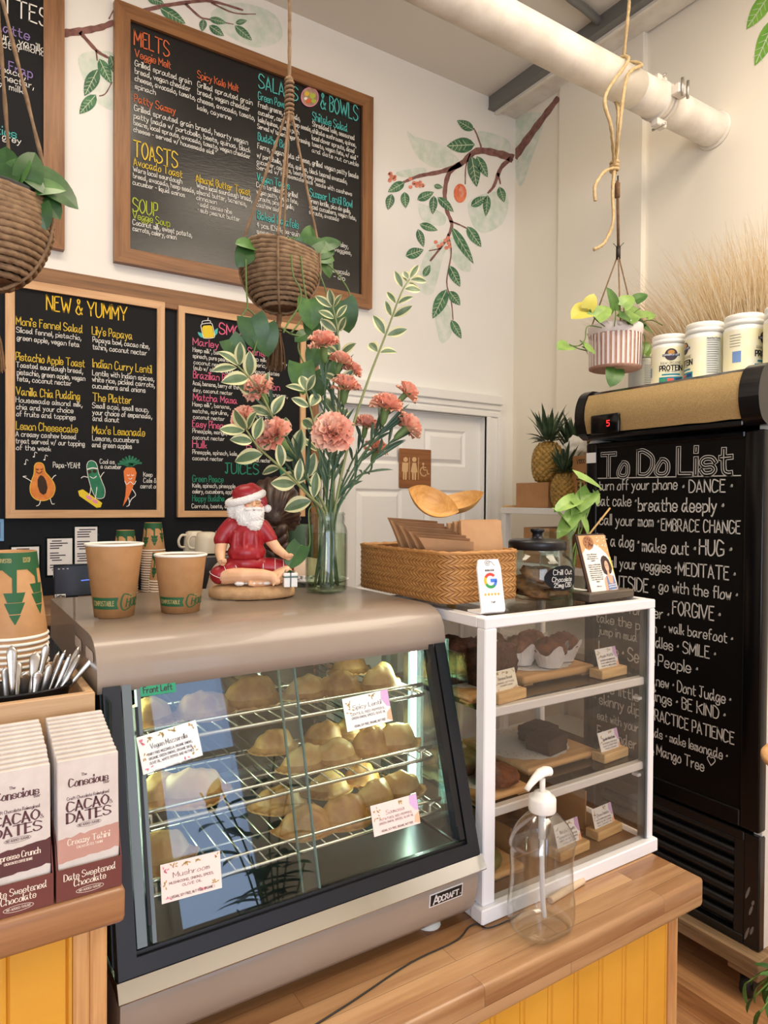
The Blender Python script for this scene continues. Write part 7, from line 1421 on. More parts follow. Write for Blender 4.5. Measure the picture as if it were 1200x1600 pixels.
def bloom_mesh(seed):
    """carnation head at the origin opening along +Z, calyx below"""
    rr = random.Random(seed); g = G()
    for ring, (n, el, L, W) in enumerate(((9, .32, .032, .03), (9, .62, .032, .029), (8, .95, .030, .027), (7, 1.2, .028, .024), (5, 1.42, .025, .02))):
        for i in range(n):
            a = 2*pi*(i+.37*ring)/n+rr.uniform(-.2, .2); e = el+rr.uniform(-.16, .16); d = V((cos(a)*cos(e), sin(a)*cos(e), sin(e))); out = V((-cos(a)*sin(e), -sin(a)*sin(e), cos(e)))*-1
            petal(g, V((cos(a)*.003, sin(a)*.003, -.003+.002*ring)), d, out, L*rr.uniform(.9, 1.08), W*rr.uniform(.9, 1.15), 0 if rr.random() < .6 else 1, rr)
    return g
BL = [obj('bloom', bloom_mesh(s), ['petal_salmon', 'petal_apricot']) for s in (1, 2, 3)]; used_bl = [False]*3
g = G().lathe([(.0022, -.036), (.006, -.03), (.0078, -.018), (.0078, -.006), (.0105, .003), (.008, .003)], n=14, capb=False)
for i in range(5): a = 2*pi*i/5; leaf(g, V((.0085*cos(a), .0085*sin(a), -.002)), V((cos(a)*.5, sin(a)*.5, 1)), V((-cos(a), -sin(a), .5)), .014, .008)
CALYX = obj('calyx', g, 'calyx_green'); used_cx = [False]
def use(o, flag, i):
    if not flag[i]: flag[i] = True; return o
    c = o.copy(); COL.objects.link(c); return c
CARN = [((505, 535), (508, 572), 1.27, 1.0, 'carnation topmost in the centre of the bouquet, below the hanging planter'), ((533, 563), (524, 590), 1.29, .78, 'smaller carnation just under the topmost one'), ((549, 578), (538, 600), 1.31, .75, 'deep coral carnation half hidden behind the centre ones'), ((540, 603), (536, 640), 1.25, .95, 'carnation in the upper centre above the big front one'), ((521, 676), (519, 698), 1.15, 1.22, 'largest carnation facing the room at the bouquet front'),
 ((403, 606), (418, 630), 1.2, .92, 'pale carnation beside cream-edged leaves over the Brazilian Bliss line'), ((380, 653), (402, 672), 1.2, .76, 'small carnation turned aside next to Easy Pineapple'), ((426, 680), (452, 706), 1.17, 1.08, 'carnation hanging lowest over the santa side of the bouquet'), ((604, 633), (597, 668), 1.2, 1.02, 'carnation over the restroom door, lower middle of its trio'), ((637, 613), (622, 628), 1.24, .82, 'highest carnation of the trio before the restroom door'), ((638, 666), (612, 690), 1.2, 1.0, 'carnation nearest the restroom sign, turned down'), ((572, 662), (566, 694), 1.27, .8, 'carnation between the big front one and the door trio'), ((588, 701), (580, 728), 1.31, .85, 'carnation tucked low behind the stems on the door side')]
rr = random.Random(11)
for i, (hp_, cp2, Y, s, lb) in enumerate(CARN):
    H = PY(*hp_, Y); K = PY(*cp2, Y+(.012 if i != 4 else .03)); ax = (H-K).normalized()
    if i == 4: ax = (V((-.35, -.8, .45))).normalized()
    base = H-ax*.006*s; q = ax.to_track_quat('Z', 'Y')
    t = thing('carnation', 'coral '+lb, 'flower', JC+V((0, 0, .01)), 0, 'carnations in the jar')
    b = use(BL[i % 3], used_bl, i % 3); b.parent = t; b.location = base-t.location; b.rotation_euler = q.to_euler(); b.scale = (s, s, s)
    c = use(CALYX, used_cx, 0); c.parent = t; c.location = base-t.location; c.rotation_euler = q.to_euler(); c.scale = (s, s, s)
    a = rr.random()*6.28; f = JC+V((.024*cos(a), .024*sin(a), .012)); nk = JC+V((.021*cos(a+2.6+rr.uniform(-.4, .4)), .021*sin(a+2.6), .156)); e = base-ax*.034*s
    dirn = (e-nk); nk = JC+V((max(-.024, min(.024, dirn.x*.12)), max(-.02, min(.02, dirn.y*.12+rr.uniform(-.01, .01))), .156)); pts = spline([f, nk, nk+(e-nk)*.55+V((0, 0, .012)), e-ax*.02, e], 7)
    g = G().tube(pts, .0021, 7); 
    for k in (0, 1, 2): 
        p = pts[9+4*k]; g.ball(p, (.0034, .0034, .003), 8, 6)
    obj('stem', g, 'stem_blue', t, True)
    g = G()
    for k in range(6):
        j = 9+int(rr.random()*14); p = pts[min(j, len(pts)-2)]; d0 = (pts[min(j+1, len(pts)-1)]-p).normalized(); a = rr.random()*6.28; d = (d0*.9+V((cos(a)*.5, sin(a)*.5, .1))).normalized(); leaf(g, p, d, V((-.3, -.8, .6)), .06+.03*rr.random(), .0075, curl=.2, fold=.5, n=5)
    obj('leaves', g, 'blade_blue', t, True)
def var_branch(label, pts, Ys, n, L0, L1, gap=0):
    t = thing('variegated_branch', label, 'branch', JC+V((0, 0, .01)), 0, 'variegated branches in the jar')
    P3 = [JC+V((.01, .0, .012))]+[PY(x, y, Y) for (x, y), Y in zip(pts, Ys)]; cv = spline(P3, 10); N = len(cv); g = G().tube(cv, [.0036-.0021*i/N for i in range(N)], 7); obj('stem', g, 'branch_green', t, True)
    g = G()
    for k in range(n):
        q = .30+gap+(.70-gap)*k/(n-1); i = min(int(q*(N-1)), N-2); p = cv[i]; d0 = (cv[i+1]-cv[i]).normalized()
        for s in ((1, -1) if k < n-1 else (1, -1, 0)):
            sd = d0.cross(V((-.45, -.9, .1))).normalized(); tw = rr.uniform(-1.1, 1.1); d = (d0*(.75 if s else 1.4)+sd*(rr.uniform(.5, 1.0)*s)+V((-.3, -.6, 0))*tw).normalized(); L = (L0+(L1-L0)*(k/(n-1)))*rr.uniform(.8, 1.12); leaf(g, p+d*.004, d, V((-.4+rr.uniform(-.5, .5), -.85, .35+rr.uniform(-.5, .5))), L*1.12, L*rr.uniform(.5, .66), 0, curl=rr.uniform(-.1, .45), fold=rr.uniform(.05, .4), n=7, mi2=1, mw=.58)
    obj('leaves', g, ['var_green', 'var_cream'], t, True)
var_branch('tall variegated branch reaching up toward the painted mural', [(522, 806), (548, 680), (575, 595), (602, 525), (626, 460), (640, 436)], (1.228, 1.22, 1.21, 1.2, 1.19, 1.19), 7, .038, .032, .3)
var_branch('variegated branch spreading over the smoothies chalkboard', [(512, 808), (478, 742), (440, 680), (405, 610), (372, 572)], (1.228, 1.21, 1.2, 1.19, 1.18), 7, .046, .04, .08)
var_branch('short variegated branch arching over the santa hat', [(508, 810), (480, 772), (440, 732), (405, 700), (385, 672)], (1.225, 1.19, 1.17, 1.16, 1.15), 6, .046, .04, .05)
var_branch('variegated branch in the middle behind the big carnation', [(514, 806), (500, 720), (490, 660), (478, 610)], (1.235, 1.25, 1.26, 1.27), 5, .046, .036, .1)
var_branch('slim variegated branch rising behind the upper centre carnations', [(520, 806), (524, 700), (530, 600), (528, 520), (520, 480)], (1.24, 1.28, 1.31, 1.32, 1.32), 6, .040, .034, .2)
# one pothos leaf between the santa and the jar
t = thing('pothos_sprig', 'single dark green leaf on a thin stem between the santa and the flower jar', 'plant', JC+V((0, 0, .158)))
a = PY(484, 851, 1.20); b = PY(470, 852, 1.19); g = G(); leaf(g, b, PY(455, 878, 1.185)-b, V((-.4, -.85, .3)), .052, .046, 0, heart=.8, curl=.1, fold=.12, n=7); obj('leaf_blade', g, 'leaf_dark', t, True)
obj('stem', G().tube(spline([JC+V((-.01, -.01, .01)), JC+V((-.024, -.012, .155)), JC+V((-.05, -.02, .165)), a, b], 6), .0013, 6), 'vine_green', t, True)
# ================================================================ santa figurine
M('sand_cast', (206, 168, 122), .7, col2=(188, 148, 104), sc=60, bump=.3, bsc=140); M('santa_red', (168, 28, 40), .38, col2=(150, 22, 34), sc=30); M('santa_skin', (236, 190, 150), .45, sss=.1, col2=(230, 178, 136), sc=40); M('santa_white', (238, 236, 232), .6); M('santa_fur', (240, 238, 234), .75, bump=.8, bsc=420, dist=.002); M('cheek', (222, 140, 116), .5); M('brow_line', (150, 104, 84), .6); M('gift_green', (24, 70, 50), .4); M('starfish', (214, 130, 84), .6)
U = .0001574; S = lambda x, y, d=0: V(((x-510)*U, d*U, (1430-y)*U))
sp = PZ(397, 938, ZT); t = thing('santa_figurine', 'small seated santa figurine meditating on a sandy base', 'figurine', sp+V((.014, .045, .0006)), -.30)
def caps(g, pts, rs, n=12):
    """round-ended limb through pts"""
    for p, r in zip(pts, rs): g.ball(p, r, n, 8)
    for i in range(len(pts)-1): g.tube([pts[i], pts[i+1]], [rs[i], rs[i+1]], n)
g = G().lathe([(.074, 0), (.0805, .003), (.0815, .010), (.0795, .017), (.073, .0225), (.06, .0245), (0, .025)], n=60, sy=.64, capb=False); g.v = [tuple(V((x, y, 0))*(1+.045*noise.noise((atan2(y, x)*1.3, 3, 1))+.03*noise.noise((x*60, y*60, 4)))+V((0, 0, z+(.0015*noise.noise((x*90, y*90, 1)) if z > .02 else 0)))) for x, y, z in g.v]; base = obj('sandy_base', g, 'sand_cast', t)
g = G()
for x, d, r in ((345, -250, 40), (495, -270, 34), (655, -265, 32), (425, -240, 16), (580, -285, 18)): g.ball(S(x, 1265, d)+V((0, 0, .004)), (r*U*1.3, r*U, r*U*.6), 12, 8, fn=lambda q: 1+.25*abs(sin(atan2(q.x, q.z)*5)))
obj('seashells', g, 'santa_white', base)
g = G()
for k in range(5): a = 1.2566*k+.3; g.tube([S(780, 1262, -255)+V((0, 0, .004)), S(780, 1262, -255)+V((.008*cos(a), .006*sin(a), .0025))], [.0028, .0008], 8)
obj('starfish', g, 'starfish', base)
k = lambda *a: [v*U for v in a]
# shorts
g = G(); g.ball(S(450, 1020, 20), (265*U, 215*U, 130*U), 20, 12); caps(g, [S(400, 1080, 0), S(250, 1110, -60), S(115, 1150, -90)], k(135, 125, 108)); caps(g, [S(520, 1080, 0), S(740, 1075, -40), S(915, 1090, -60)], k(135, 120, 100)); g.tube([S(150, 1140, -80), S(150, 1250, -110)], k(92, 85), 14)
sh = obj('shorts', blob(g, .0022, 4), 'santa_red', t)
g = G()
def band(c, ax, r, w=.0006):
    ax = V(ax).normalized(); a_ = ax.orthogonal().normalized(); b_ = ax.cross(a_); g.tube([V(c)+a_*(r*cos(2*pi*i/28))+b_*(r*sin(2*pi*i/28)) for i in range(28)], w, 5, closed=True)
for c, ax, r in ((S(300, 1100, -50), (1, .2, .25), 124*U), (S(180, 1130, -80), (1, .2, .25), 114*U), (S(110, 1150, -90), (.4, -.2, 1), 106*U), (S(640, 1078, -25), (1, -.1, 0), 124*U), (S(780, 1078, -45), (1, -.1, 0), 114*U), (S(880, 1088, -60), (1, -.1, 0), 103*U)): band(c, ax, r*1.0)
obj('stripes', g, 'santa_white', sh)
# legs and feet
g = G(); caps(g, [S(185, 1165, -120), S(380, 1150, -210), S(600, 1140, -270), S(720, 1160, -285)], k(98, 92, 70, 60)); caps(g, [S(720, 1160, -285), S(750, 1195, -300), S(770, 1215, -310)], k(58, 56, 46))
for i in range(5): g.ball(S(800-18*i, 1150+27*i, -318-6*i), (26-3.2*i)*U*1.05, 10, 8); g.tube([S(765-8*i, 1170+14*i, -310), S(800-18*i, 1150+27*i, -318-6*i)], [.004, .0032-.0003*i], 8)
caps(g, [S(900, 1130, -110), S(760, 1185, -200), S(610, 1225, -235), S(520, 1235, -250)], k(90, 80, 58, 50))
for i in range(5): g.ball(S(462+22*i, 1240+8*i*(i < 3), -290), (27-3*i)*U, 10, 8)
legs = obj('legs', blob(g, .0015, 2), 'santa_skin', t)
# shirt
g = G(); g.ball(S(445, 720, 0), (215*U, 165*U, 265*U), 22, 16); g.ball(S(445, 890, -25), (232*U, 190*U, 135*U), 22, 14); g.ball(S(445, 540, 10), (190*U, 130*U, 100*U), 18, 12)
caps(g, [S(270, 570, 0), S(190, 660, -10), S(145, 740, -20)], k(108, 104, 92)); caps(g, [S(620, 590, 0), S(690, 670, -10), S(735, 735, -25)], k(104, 92, 78))
for a, r in ((-.8, .006), (-.2, .004), (.5, .005)): g.tube(spline([S(445+190*sin(a), 640, -150*cos(a)), S(445+215*sin(a), 800, -175*cos(a)), S(445+225*sin(a+.1), 960, -185*cos(a))], 4), r, 8)
obj('shirt', blob(g, .0022, 5), 'santa_red', t)
# arms and hands
def hand(g, c, side):
    g.ball(c, (42*U, 34*U, 34*U), 12, 8)
    for i in range(4):
        b = c+V((side*(16-4*i)*U+(i-1.5)*17*U, -28*U, 8*U)); m = b+V((side*6*U, -30*U, 14*U)); e = m+V((side*-3*U, -8*U, 26*U)); caps(g, [b, m, e], k(14, 12.5, 11), 8)
    b = c+V((-side*34*U, -10*U, 10*U)); m = b+V((-side*10*U, -26*U, 20*U)); e = m+V((side*16*U, -16*U, 14*U)); caps(g, [b, m, e], k(15, 13, 11), 8)
for arm_ in (0, 1):
  g = G()
  if arm_ == 0: caps(g, [S(150, 760, -20), S(132, 880, -60), S(140, 975, -130)], k(76, 66, 46)); hand(g, S(155, 1005, -165), 1)
  else: caps(g, [S(735, 760, -25), S(800, 850, -80), S(890, 925, -150)], k(70, 60, 46)); hand(g, S(925, 950, -185), -1)
  obj('arm', blob(g, .0012, 2), 'santa_skin', t)
# head
g = G(); g.ball(S(490, 320, -30), (125*U, 130*U, 150*U), 22, 16); g.ball(S(515, 315, -165), (24*U, 30*U, 30*U), 12, 10); g.tube([S(515, 260, -150), S(517, 315, -172)], k(14, 20), 8)
for x in (430, 590): g.ball(S(x, 335, -120), (36*U, 30*U, 30*U), 12, 8)
hd = obj('head', blob(g, .0014, 2), 'santa_skin', t)
g = G()
for x in (455, 560): g.tube(spline([S(x-38, 300, -152 if x > 500 else -138), S(x, 308, -162), S(x+36, 298, -146)], 4), .0006, 5)
obj('closed_eyes', g, 'brow_line', hd)
g = G()
for x in (425, 598): g.ball(S(x, 335, -128), (26*U, 24*U, 24*U), 10, 8)
obj('cheeks', g, 'cheek', hd)
g = G()
for x, y0, y1 in ((455, 262, 258), (560, 256, 262)): caps(g, [S(x-36, y0+8, -142), S(x, y0-4, -154), S(x+36, y1+8, -144)], k(11, 13, 9), 8)
obj('eyebrows', g, 'santa_white', hd)
def hairy(nm, parts, vox, f, amp):
    g = G(); [g.ball(c, r, 20, 14) for c, r in parts]; b = blob(g, vox, 2); cs = V((0, 0, 0))
    for p in b.v: cs += V(p)
    cs /= len(b.v); out = []
    for p in b.v:
        p = V(p); d = (p-cs).normalized(); s = noise.noise((p.x*f, p.y*f, p.z*f*.28)); s2 = sin(p.x*f*2.1+3.5*noise.noise((p.x*f*.4, p.z*f*.4, 2))+p.z*f*.5*noise.noise((p.z*90, p.x*60, 5))); out.append(tuple(p+d*(amp*(s+.8*s2))))
    b.v = out; return obj(nm, b, 'santa_white', hd)
hairy('beard', [(S(505, 440, -110), k(130, 95, 120)), (S(520, 540, -115), k(100, 75, 100)), (S(370, 400, -50), k(110, 120, 120)), (S(590, 400, -70), k(60, 90, 100)), (S(420, 480, -100), k(110, 80, 100)), (S(590, 480, -90), k(50, 70, 80)), (S(300, 380, 0), k(90, 110, 130)), (S(300, 440, 0), k(80, 90, 60))], .0012, 330, .0011)
hairy('moustache', [(S(455, 370, -185), k(52, 24, 22)), (S(560, 365, -182), k(50, 24, 22)), (S(510, 362, -192), k(30, 18, 18)), (S(415, 385, -165), k(24, 18, 16)), (S(598, 378, -160), k(24, 18, 16))], .0009, 500, .0005)
g = G().ball(S(510, 384, -196), (14*U, 8*U, 7*U), 8, 6); obj('mouth', g, 'brow_line', hd)
g = G().ball(S(450, 195, 10), (185*U, 170*U, 125*U), 22, 14); caps(g, [S(500, 130, 30), S(590, 190, 30), S(640, 290, 10), S(655, 360, -10)], k(80, 82, 58, 30)); hat = obj('hat', blob(g, .0018, 3), 'santa_red', t)
g = G(); rg = []
for i in range(26): a = 2*pi*i/26; rg.append(S(430+200*cos(a)+30*sin(a)*0, 240-62*cos(a)*(1)-0+18*sin(a), -10-165*sin(a)))
g.tube(rg, 46*U, 12, closed=True); b = blob(g, .0016, 2); b.v = [tuple(V(p)*(1)+V((noise.noise(V(p)*500), noise.noise(V(p)*500+V((7, 0, 0))), noise.noise(V(p)*500+V((0, 9, 0)))))*.0009) for p in b.v]; obj('fur_trim', b, 'santa_fur', hat)
g = G().ball(S(690, 365, -20), 47*U, 20, 14, fn=lambda d: 1+.1*noise.noise(d*7)); obj('pompom', g, 'santa_fur', hat)
# gift
gb = S(935, 1212, -235); g = G().box(gb+V((-.0125, -.0115, -.0125)), gb+V((.0125, .0115, .0125)), .0008).box(gb+V((-.0132, -.0122, .0085)), gb+V((.0132, .0122, .0138)), .0008); gf = obj('gift_box', g, 'santa_white', t)
g = G().box(gb+V((-.001, -.0126, -.0125)), gb+V((.001, -.0114, .0143))).box(gb+V((-.0136, -.0127, .0055)), gb+V((.0136, .0127, .0078))).box(gb+V((-.0008, -.0122, .0138)), gb+V((.0008, .0122, .0144)))
for s in (-1, 1): g.grid(lambda u, v: tuple(gb+V((s*(.001+.008*sin(pi*u)), (v-.5)*.007, .0145+.006*sin(2*pi*u)*.6+.004*u))), 12, 2); g.tube([gb+V((0, 0, .015)), gb+V((s*.006, -.006, .0148))], [.0018, .0012], 6)
g.ball(gb+V((0, 0, .016)), .0026, 8, 6); obj('ribbon', g, 'gift_green', gf)

# ================================================================ the person behind the counter
M('skin_warm', (206, 150, 120), .5, sss=.15); M('hair_brown', (70, 46, 34), .42, col2=(40, 26, 20), sc=14, stretch=(6, 6, 1)); M('shirt_beige', (206, 184, 166), .85, bump=.2, bsc=60); M('trousers_dark', (46, 46, 52), .85); M('shoe_black', (28, 28, 30), .5); M('hair_tie', (44, 30, 26), .8)
hc = PY(428, 797, 2.25); fa = radians(31); pt = thing('person', 'person with a long brown braid and beige shirt, seen from behind', 'person', (hc.x, hc.y, 0), 0)
F_ = V((sin(fa), cos(fa), 0)); RT = V((cos(fa), -sin(fa), 0)); q = lambda r, f, z: RT*r+F_*f+V((0, 0, z)); hz = hc.z+.005
g = G(); g.ball(q(0, .0, hz), (.07, .07, .098), 24, 18); g.ball(q(0, .025, hz+.015), (.07, .075, .085), 20, 14); g.ball(q(0, .055, hz-.06), (.048, .048, .055), 16, 12); g.ball(q(0, .104, hz-.015), (.012, .012, .018), 10, 8); g.ball(q(0, .09, hz-.058), (.022, .014, .010), 10, 8)
for s in (-1, 1):
    e = q(s*.074, -.004, hz-.012); g.ball(e, (.012, .012, .03), 12, 10); g.ball(q(s*.03, .083, hz+.005), (.014, .01, .009), 10, 8)
caps(g, [q(0, -.01, hz-.08), q(0, -.012, hz-.15), q(0, -.015, hz-.19)], [.052, .05, .06], 14)
zs = hz-.235
g.ball(q(0, -.01, zs-.1), (.15, .1, .17), 18, 12); g.ball(q(0, -.01, zs-.32), (.125, .1, .18), 18, 12); g.ball(q(0, -.01, zs-.48), (.15, .12, .13), 18, 12)
for s in (-1, 1):
    caps(g, [q(s*.16, -.01, zs-.01), q(s*.2, -.01, zs-.17), q(s*.21, .02, zs-.3), q(s*.16, .10, zs-.34), q(s*.12, .145, zs-.34)], [.05, .046, .04, .032, .025], 12)
    pm_ = q(s*.11, .175, zs-.34); g.ball(pm_, (.034, .034, .018), 12, 8)
    for i, (dx, L) in enumerate(((-.026, .05), (-.009, .058), (.009, .055), (.025, .044))): b_ = pm_+RT*dx+F_*.025; caps(g, [b_, b_+F_*L*.6+V((0, 0, -.004)), b_+F_*L*.9+V((0, 0, -.022))], [.0088, .008, .007], 8)
    b_ = pm_-RT*s*.032; caps(g, [b_, b_-RT*s*.018+F_*.02, b_-RT*s*.012+F_*.045], [.011, .009, .008], 8)
    caps(g, [q(s*.085, -.01, zs-.52), q(s*.095, 0, zs-.78), q(s*.095, -.01, .42), q(s*.095, -.02, .08)], [.085, .07, .055, .036], 12); caps(g, [q(s*.095, -.03, .04), q(s*.1, .12, .028)], [.036, .026], 10)
obj('body', blob(g, .009, 3), 'skin_warm', pt)
g = G(); g.ball(q(0, -.02, zs-.09), (.175, .125, .17), 18, 12); g.ball(q(0, -.015, zs-.32), (.155, .125, .2), 18, 12); g.ball(q(0, -.01, zs-.46), (.165, .135, .13), 18, 12); caps(g, [q(0, -.012, hz-.175), q(0, -.015, zs)], [.068, .1], 14)
for s in (-1, 1): caps(g, [q(s*.07, -.015, zs+.0), q(s*.155, -.01, zs-.01), q(s*.2, -.01, zs-.17), q(s*.208, .02, zs-.27)], [.075, .07, .062, .06], 14)
obj('shirt', blob(g, .011, 3), 'shirt_beige', pt)
g = G(); g.ball(q(0, -.01, zs-.52), (.17, .14, .13), 18, 12)
for s in (-1, 1): caps(g, [q(s*.085, -.01, zs-.52), q(s*.095, 0, zs-.78), q(s*.095, -.01, .42), q(s*.095, -.02, .11)], [.1, .085, .07, .06], 14)
obj('trousers', blob(g, .012, 3), 'trousers_dark', pt)
for s in (-1, 1):
    g = G(); caps(g, [q(s*.095, -.045, .045), q(s*.1, .1, .04), q(s*.1, .15, .034)], [.045, .042, .034], 12); b = blob(g, .008, 2); b.v = [(x, y, max(z, .001)) for x, y, z in b.v]; obj('shoe', b, 'shoe_black', pt)
# hair: cap drawn back to a low tie, then a thick plait
g = G(); g.ball(q(0, -.022, hz+.012), (.093, .093, .1), 30, 20); g.ball(q(0, .015, hz+.045), (.083, .085, .066), 24, 16); g.ball(q(0, -.05, hz-.02), (.07, .065, .075), 20, 14); g.ball(q(0.01, -.085, hz-.035), (.036, .036, .04), 16, 12)
for s in (-1, 1): g.ball(q(s*.055, -.012, hz-.03), (.04, .05, .05), 16, 12)
b = blob(g, .006, 3); kn = q(.012, -.1, hz-.045); out = []
for p in b.v:
    p = V(p); d = p-kn; a = atan2(d.dot(RT), d.z); n_ = (p-q(0, -.02, hz)).normalized(); out.append(tuple(p+n_*(.0032*sin(a*26+4*noise.noise((a*2, d.length*14, 1)))*min(1, d.length/.05))))
b.v = out; hair = obj('hair', b, 'hair_brown', pt)
g = G()
for i in range(9):
    for s in (-1, 1):
        w = .034*(1-.045*i); c = kn+V((0, 0, -.02-.030*i-(.015 if s > 0 else 0)))+RT*(s*w*.48+.004*i)-F_*(.012-.0035*i+.004*(i > 4))*(1); ax = (RT*(-s*.75)+V((0, 0, -1))).normalized(); pts = spline([c-ax*.034+RT*s*.008, c-ax*.012-F_*.006+RT*s*.004, c+ax*.012-F_*.006, c+ax*.036-RT*s*.008], 5); k_ = 1-.05*i; g.tube(pts, [k_*v_ for v_ in (.005, .010, .0145, .0172, .019, .0195, .0195, .0195, .019, .018, .0168, .0152, .0132, .0108, .008, .005)], 16, twist=(8, 14, .06))
g.tube([kn+V((0, 0, -.29)), kn+V((0, 0, -.34)), kn+RT*.01+V((0, 0, -.40))], [.016, .018, .004], 10)
obj('braid', g, 'hair_brown', hair)
g = G().tube([kn+RT*(.024*cos(i*.45))-F_*.004+F_*(.024*sin(i*.45))+V((0, 0, -.018)) for i in range(14)], .005, 8, closed=True); obj('hair_tie', g, 'hair_tie', hair)

# ================================================================ back counter against the black wall
wood('back_wood', (150, 112, 76), (108, 76, 48), 'x', .8, rough=.5); M('paper_white', (232, 230, 228), .4, coat=.4); M('tablet_black', (16, 17, 20), .15); M('screen_grey', (44, 46, 54), .12, emit=.25); M('screen_blue', (90, 120, 220), .4, emit=1.2); M('mug_cream', (226, 216, 196), .3); M('steel_dark', (98, 98, 98), .3, .8); M('canister_green', (58, 88, 68), .5); M('poster_blue', (110, 160, 206), .5); M('poster_dark', (40, 44, 54), .5)
ZB = 1.2; t = thing('back_counter', 'brown wooden back counter along the black wall', 'counter', (.2, 2.77, 0)); obj('worktop', G().box((-1.6, 2.5, ZB-.04), (1.3, 3.0, ZB), .004), 'back_wood', t, True); obj('carcass', G().box((-1.6, 2.53, 0), (1.28, 3.0, ZB-.0405)), 'trousers_dark', t, True)
def wall_sheet(px, label, tilt=0, y=3.018, txt=True):
    a = PY(px[0], px[3], y); b = PY(px[2], px[1], y); g = G().box((a.x, y, a.z), (b.x, y+.0012, b.z)); W, H = b.x-a.x, b.z-a.z; n = max(4, int(H/.011))
    for i in range(n):
        z = b.z-H*.08-i*(H*.86/n); x0 = a.x+W*(.1+.08*(i % 4 == 0)); L = W*(.35+.42*R.random()); 
        if i % 5 != 4: g.add([(x0, y-.0006, z), (x0+L, y-.0006, z), (x0+L, y-.0006, z+.0042), (x0, y-.0006, z+.0042)], [(0, 1, 2, 3)], False, 1)
    o = obj('laminated_sheet', g, ['paper_white', 'print_ink']); tag(o, label, 'paper', 'laminated sheets on the black wall')
    obj('plastic_edge', G().box((a.x-.008, y+.0014, a.z-.008), (b.x+.008, y+.0022, b.z+.008)), 'side_glass', o)
wall_sheet((18, 854, 61, 905), 'laminated sheet peeking over the green-topped cup stack'); wall_sheet((74, 841, 113, 899), 'laminated printed sheet on the black wall above the tablet edge'); wall_sheet((117, 823, 152, 885), 'tallest laminated printed sheet, behind the taller open cup'); 
a = PY(-30, 846, 3.018); b = PY(6, 811, 3.018); g = G().box((a.x, 3.018, a.z), (b.x, 3.021, b.z)); g.box((a.x, 3.0176, a.z+.012), (b.x-.012, 3.018, b.z-.012), 0, 1); tag(obj('blue_poster', g, ['poster_blue', 'poster_dark']), 'small blue-bordered picture at the edge of the black wall', 'poster')
# tablet on a stand
tb = PY(117, 934, 2.62); t = thing('tablet', 'dark tablet on a stand marked Coffee behind the taller cup', 'tablet', (tb.x, 2.66, ZB+.0005)); K = 2.62
a = PY(84, 934, K); b = PY(152, 880, K); uz = V((0, .12, .99)).normalized(); o = V((a.x, K, a.z)); W, H = b.x-a.x, (b.z-a.z); 
g = G(); g.obox(o+V((W/2, 0, 0))+uz*(H/2), (W/2, 0, 0), uz*(H/2), V((0, .005, -.0006))); obj('tablet_body', g, 'tablet_black', t, True)
g = G(); F = frame_fn(o+V((0, -.0056, 0)), (1, 0, 0), uz); g.poly([F(*p) for p in ((W*.03, H*.05), (W*.97, H*.05), (W*.97, H*.94), (W*.03, H*.94))]); F2 = frame_fn(o+V((0, -.0062, 0)), (1, 0, 0), uz); g.poly([F2(*p) for p in ((W*.62, H*.47), (W*.86, H*.485), (W*.86, H*.515), (W*.62, H*.5))], 1); g.poly([F2(*p) for p in ((W*.02, H*.01), (W*.26, H*.01), (W*.26, H*.1), (W*.02, H*.1))], 2); write(g, 'Coffee', frame_fn(o+V((W*.04, -.0068, H*.025)), (1, 0, 0), uz), H*.05, 3, fit=W*.2, w=.0022)
for i in range(3): g.poly([F2(*p) for p in ((W*(.1+.1*i), H*.86), (W*(.14+.1*i), H*.86), (W*(.14+.1*i), H*.88), (W*(.1+.1*i), H*.88))], 2)
obj('screen', g, ['screen_grey', 'screen_blue', 'paper_white', 'ink_black'], t, True)
g = G().box((tb.x-.05, 2.64, ZB+.0005), (tb.x+.05, 2.78, ZB+.014), .003).obox((tb.x, 2.69, (ZB+a.z+H*.4)/2), (.02, 0, 0), (0, .006, 0), (0, .0, (a.z+H*.4-ZB)/2-.002)); obj('stand', g, 'tablet_black', t, True)
def bg_stack(px, ytop, Y, n, label, dz=.0088, s=1.):
    p = PY(px, ytop, Y); h = .105*s; top = p.z-h; n = max(2, int((top-ZB)/dz)+1); dz = (top-ZB-.001)/(n-1); cup_stack((p.x, Y+.04, ZB+.001), n, dz, .031*s, .043*s, h, -1.7, label, 'cups in '+label, 1)
bg_stack(200, 829, 2.60, 9, 'the stack behind the taller open cup'); bg_stack(244, 817, 2.62, 9, 'the tallest stack on the back counter'); bg_stack(257, 864, 2.52, 6, 'the front stack on the back counter')
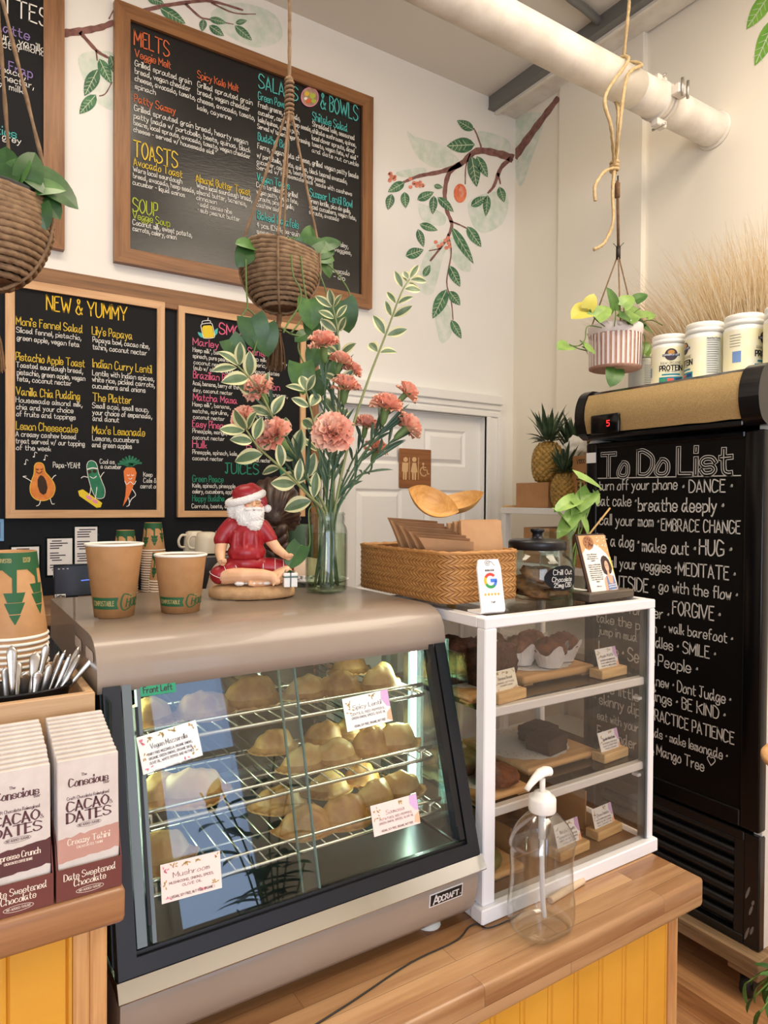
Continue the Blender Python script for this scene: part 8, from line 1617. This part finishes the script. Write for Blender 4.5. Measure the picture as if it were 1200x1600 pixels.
def mug(c, label, rz, up=True):
    t = thing('mug', label, 'mug', c, rz, 'mugs by the black wall'); g = G().lathe([(.026, .082), (.034, .078), (.0405, .055), (.045, .0)] if not up else [(.026, 0), (.036, .006), (.042, .03), (.045, .085)], n=30, capa=True, capb=False).lathe([(.032, .076), (.0425, .002)] if not up else [(.0415, .085), (.038, .03), (.0, .008)], n=30, capa=False, capb=False); obj('mug_body', g, 'mug_cream', t)
    g = G().tube(spline([(.036, 0, .066), (.056, 0, .066), (.068, 0, .045), (.062, 0, .022), (.042, 0, .018)], 6), .0052, 8); obj('handle', g, 'mug_cream', t)
em = PY(322, 866, 2.60); zz = em.z
t = thing('coffee_machine', 'grey coffee machine body behind the shorter cup, mugs on top', 'coffee machine', (em.x+.02, 2.70, ZB)); g = G().box((em.x-.10, 2.56, ZB+.0005), (em.x+.14, 2.88, zz-.003), .008, seg=2); obj('machine_body', g, 'steel_dark', t, True); g = G()
for x in (em.x-.09, em.x+.13): g.tube([(x, 2.57, zz-.0005), (x, 2.87, zz-.0005)], .0025, 6)
obj('cup_rails', g, 'chrome', t, True)
for (px, py, Y), lb, rz, u_ in (((322, 866, 2.63), 'cream mug turned upside down beside the santa arm', 2.9, False), ((304, 866, 2.72), 'cream mug behind the upturned one, its handle showing', 3.3, False), ((350, 866, 2.75), 'cream mug mostly hidden by the santa figurine', 2.2, False)): mug(V((PY(px, py, Y).x, Y, zz+.0006+.0025)), lb, rz, u_)
c = PY(471, 846, 2.72); t = tag(obj('canister', G().lathe([(.05, 0), (.055, .004), (.055, c.z+.075-ZB-.01), (.05, c.z+.075-ZB)], (c.x-.005, 2.72, ZB+.0006), 30), 'canister_green'), 'dark green canister on the back counter beside the braided hair', 'canister')
# unseen plant added in the shop window to break up its reflection in the case glass
t = thing('added_window_plant', 'tall leafy plant standing in the shop window behind the viewer', 'plant', (1.62, -2.55, 0)); obj('pot', G().lathe([(.12, 0), (.15, .3), (.16, .3), (.16, .33), (.14, .33), (0, .29)], n=24, capb=False), 'terracotta', t)
g = G(); gs = G(); rr = random.Random(8)
for i in range(9):
    a = i*2.4; e = V((cos(a)*.28, sin(a)*.2, 1.0+.9*rr.random())); pts = spline([V((0, 0, .29)), V((e.x*.3, e.y*.3, e.z*.7)), e], 6); gs.tube(pts, .006, 5)
    for k in range(6): q_ = pts[5+k]; leaf(g, q_, V((rr.gauss(0, 1), rr.gauss(0, 1), .2)), V((0, 0, 1)), .24, .1, 0, heart=.4)
obj('foliage', g, 'leaf_dark', t); obj('stems', gs, 'vine_green', t)
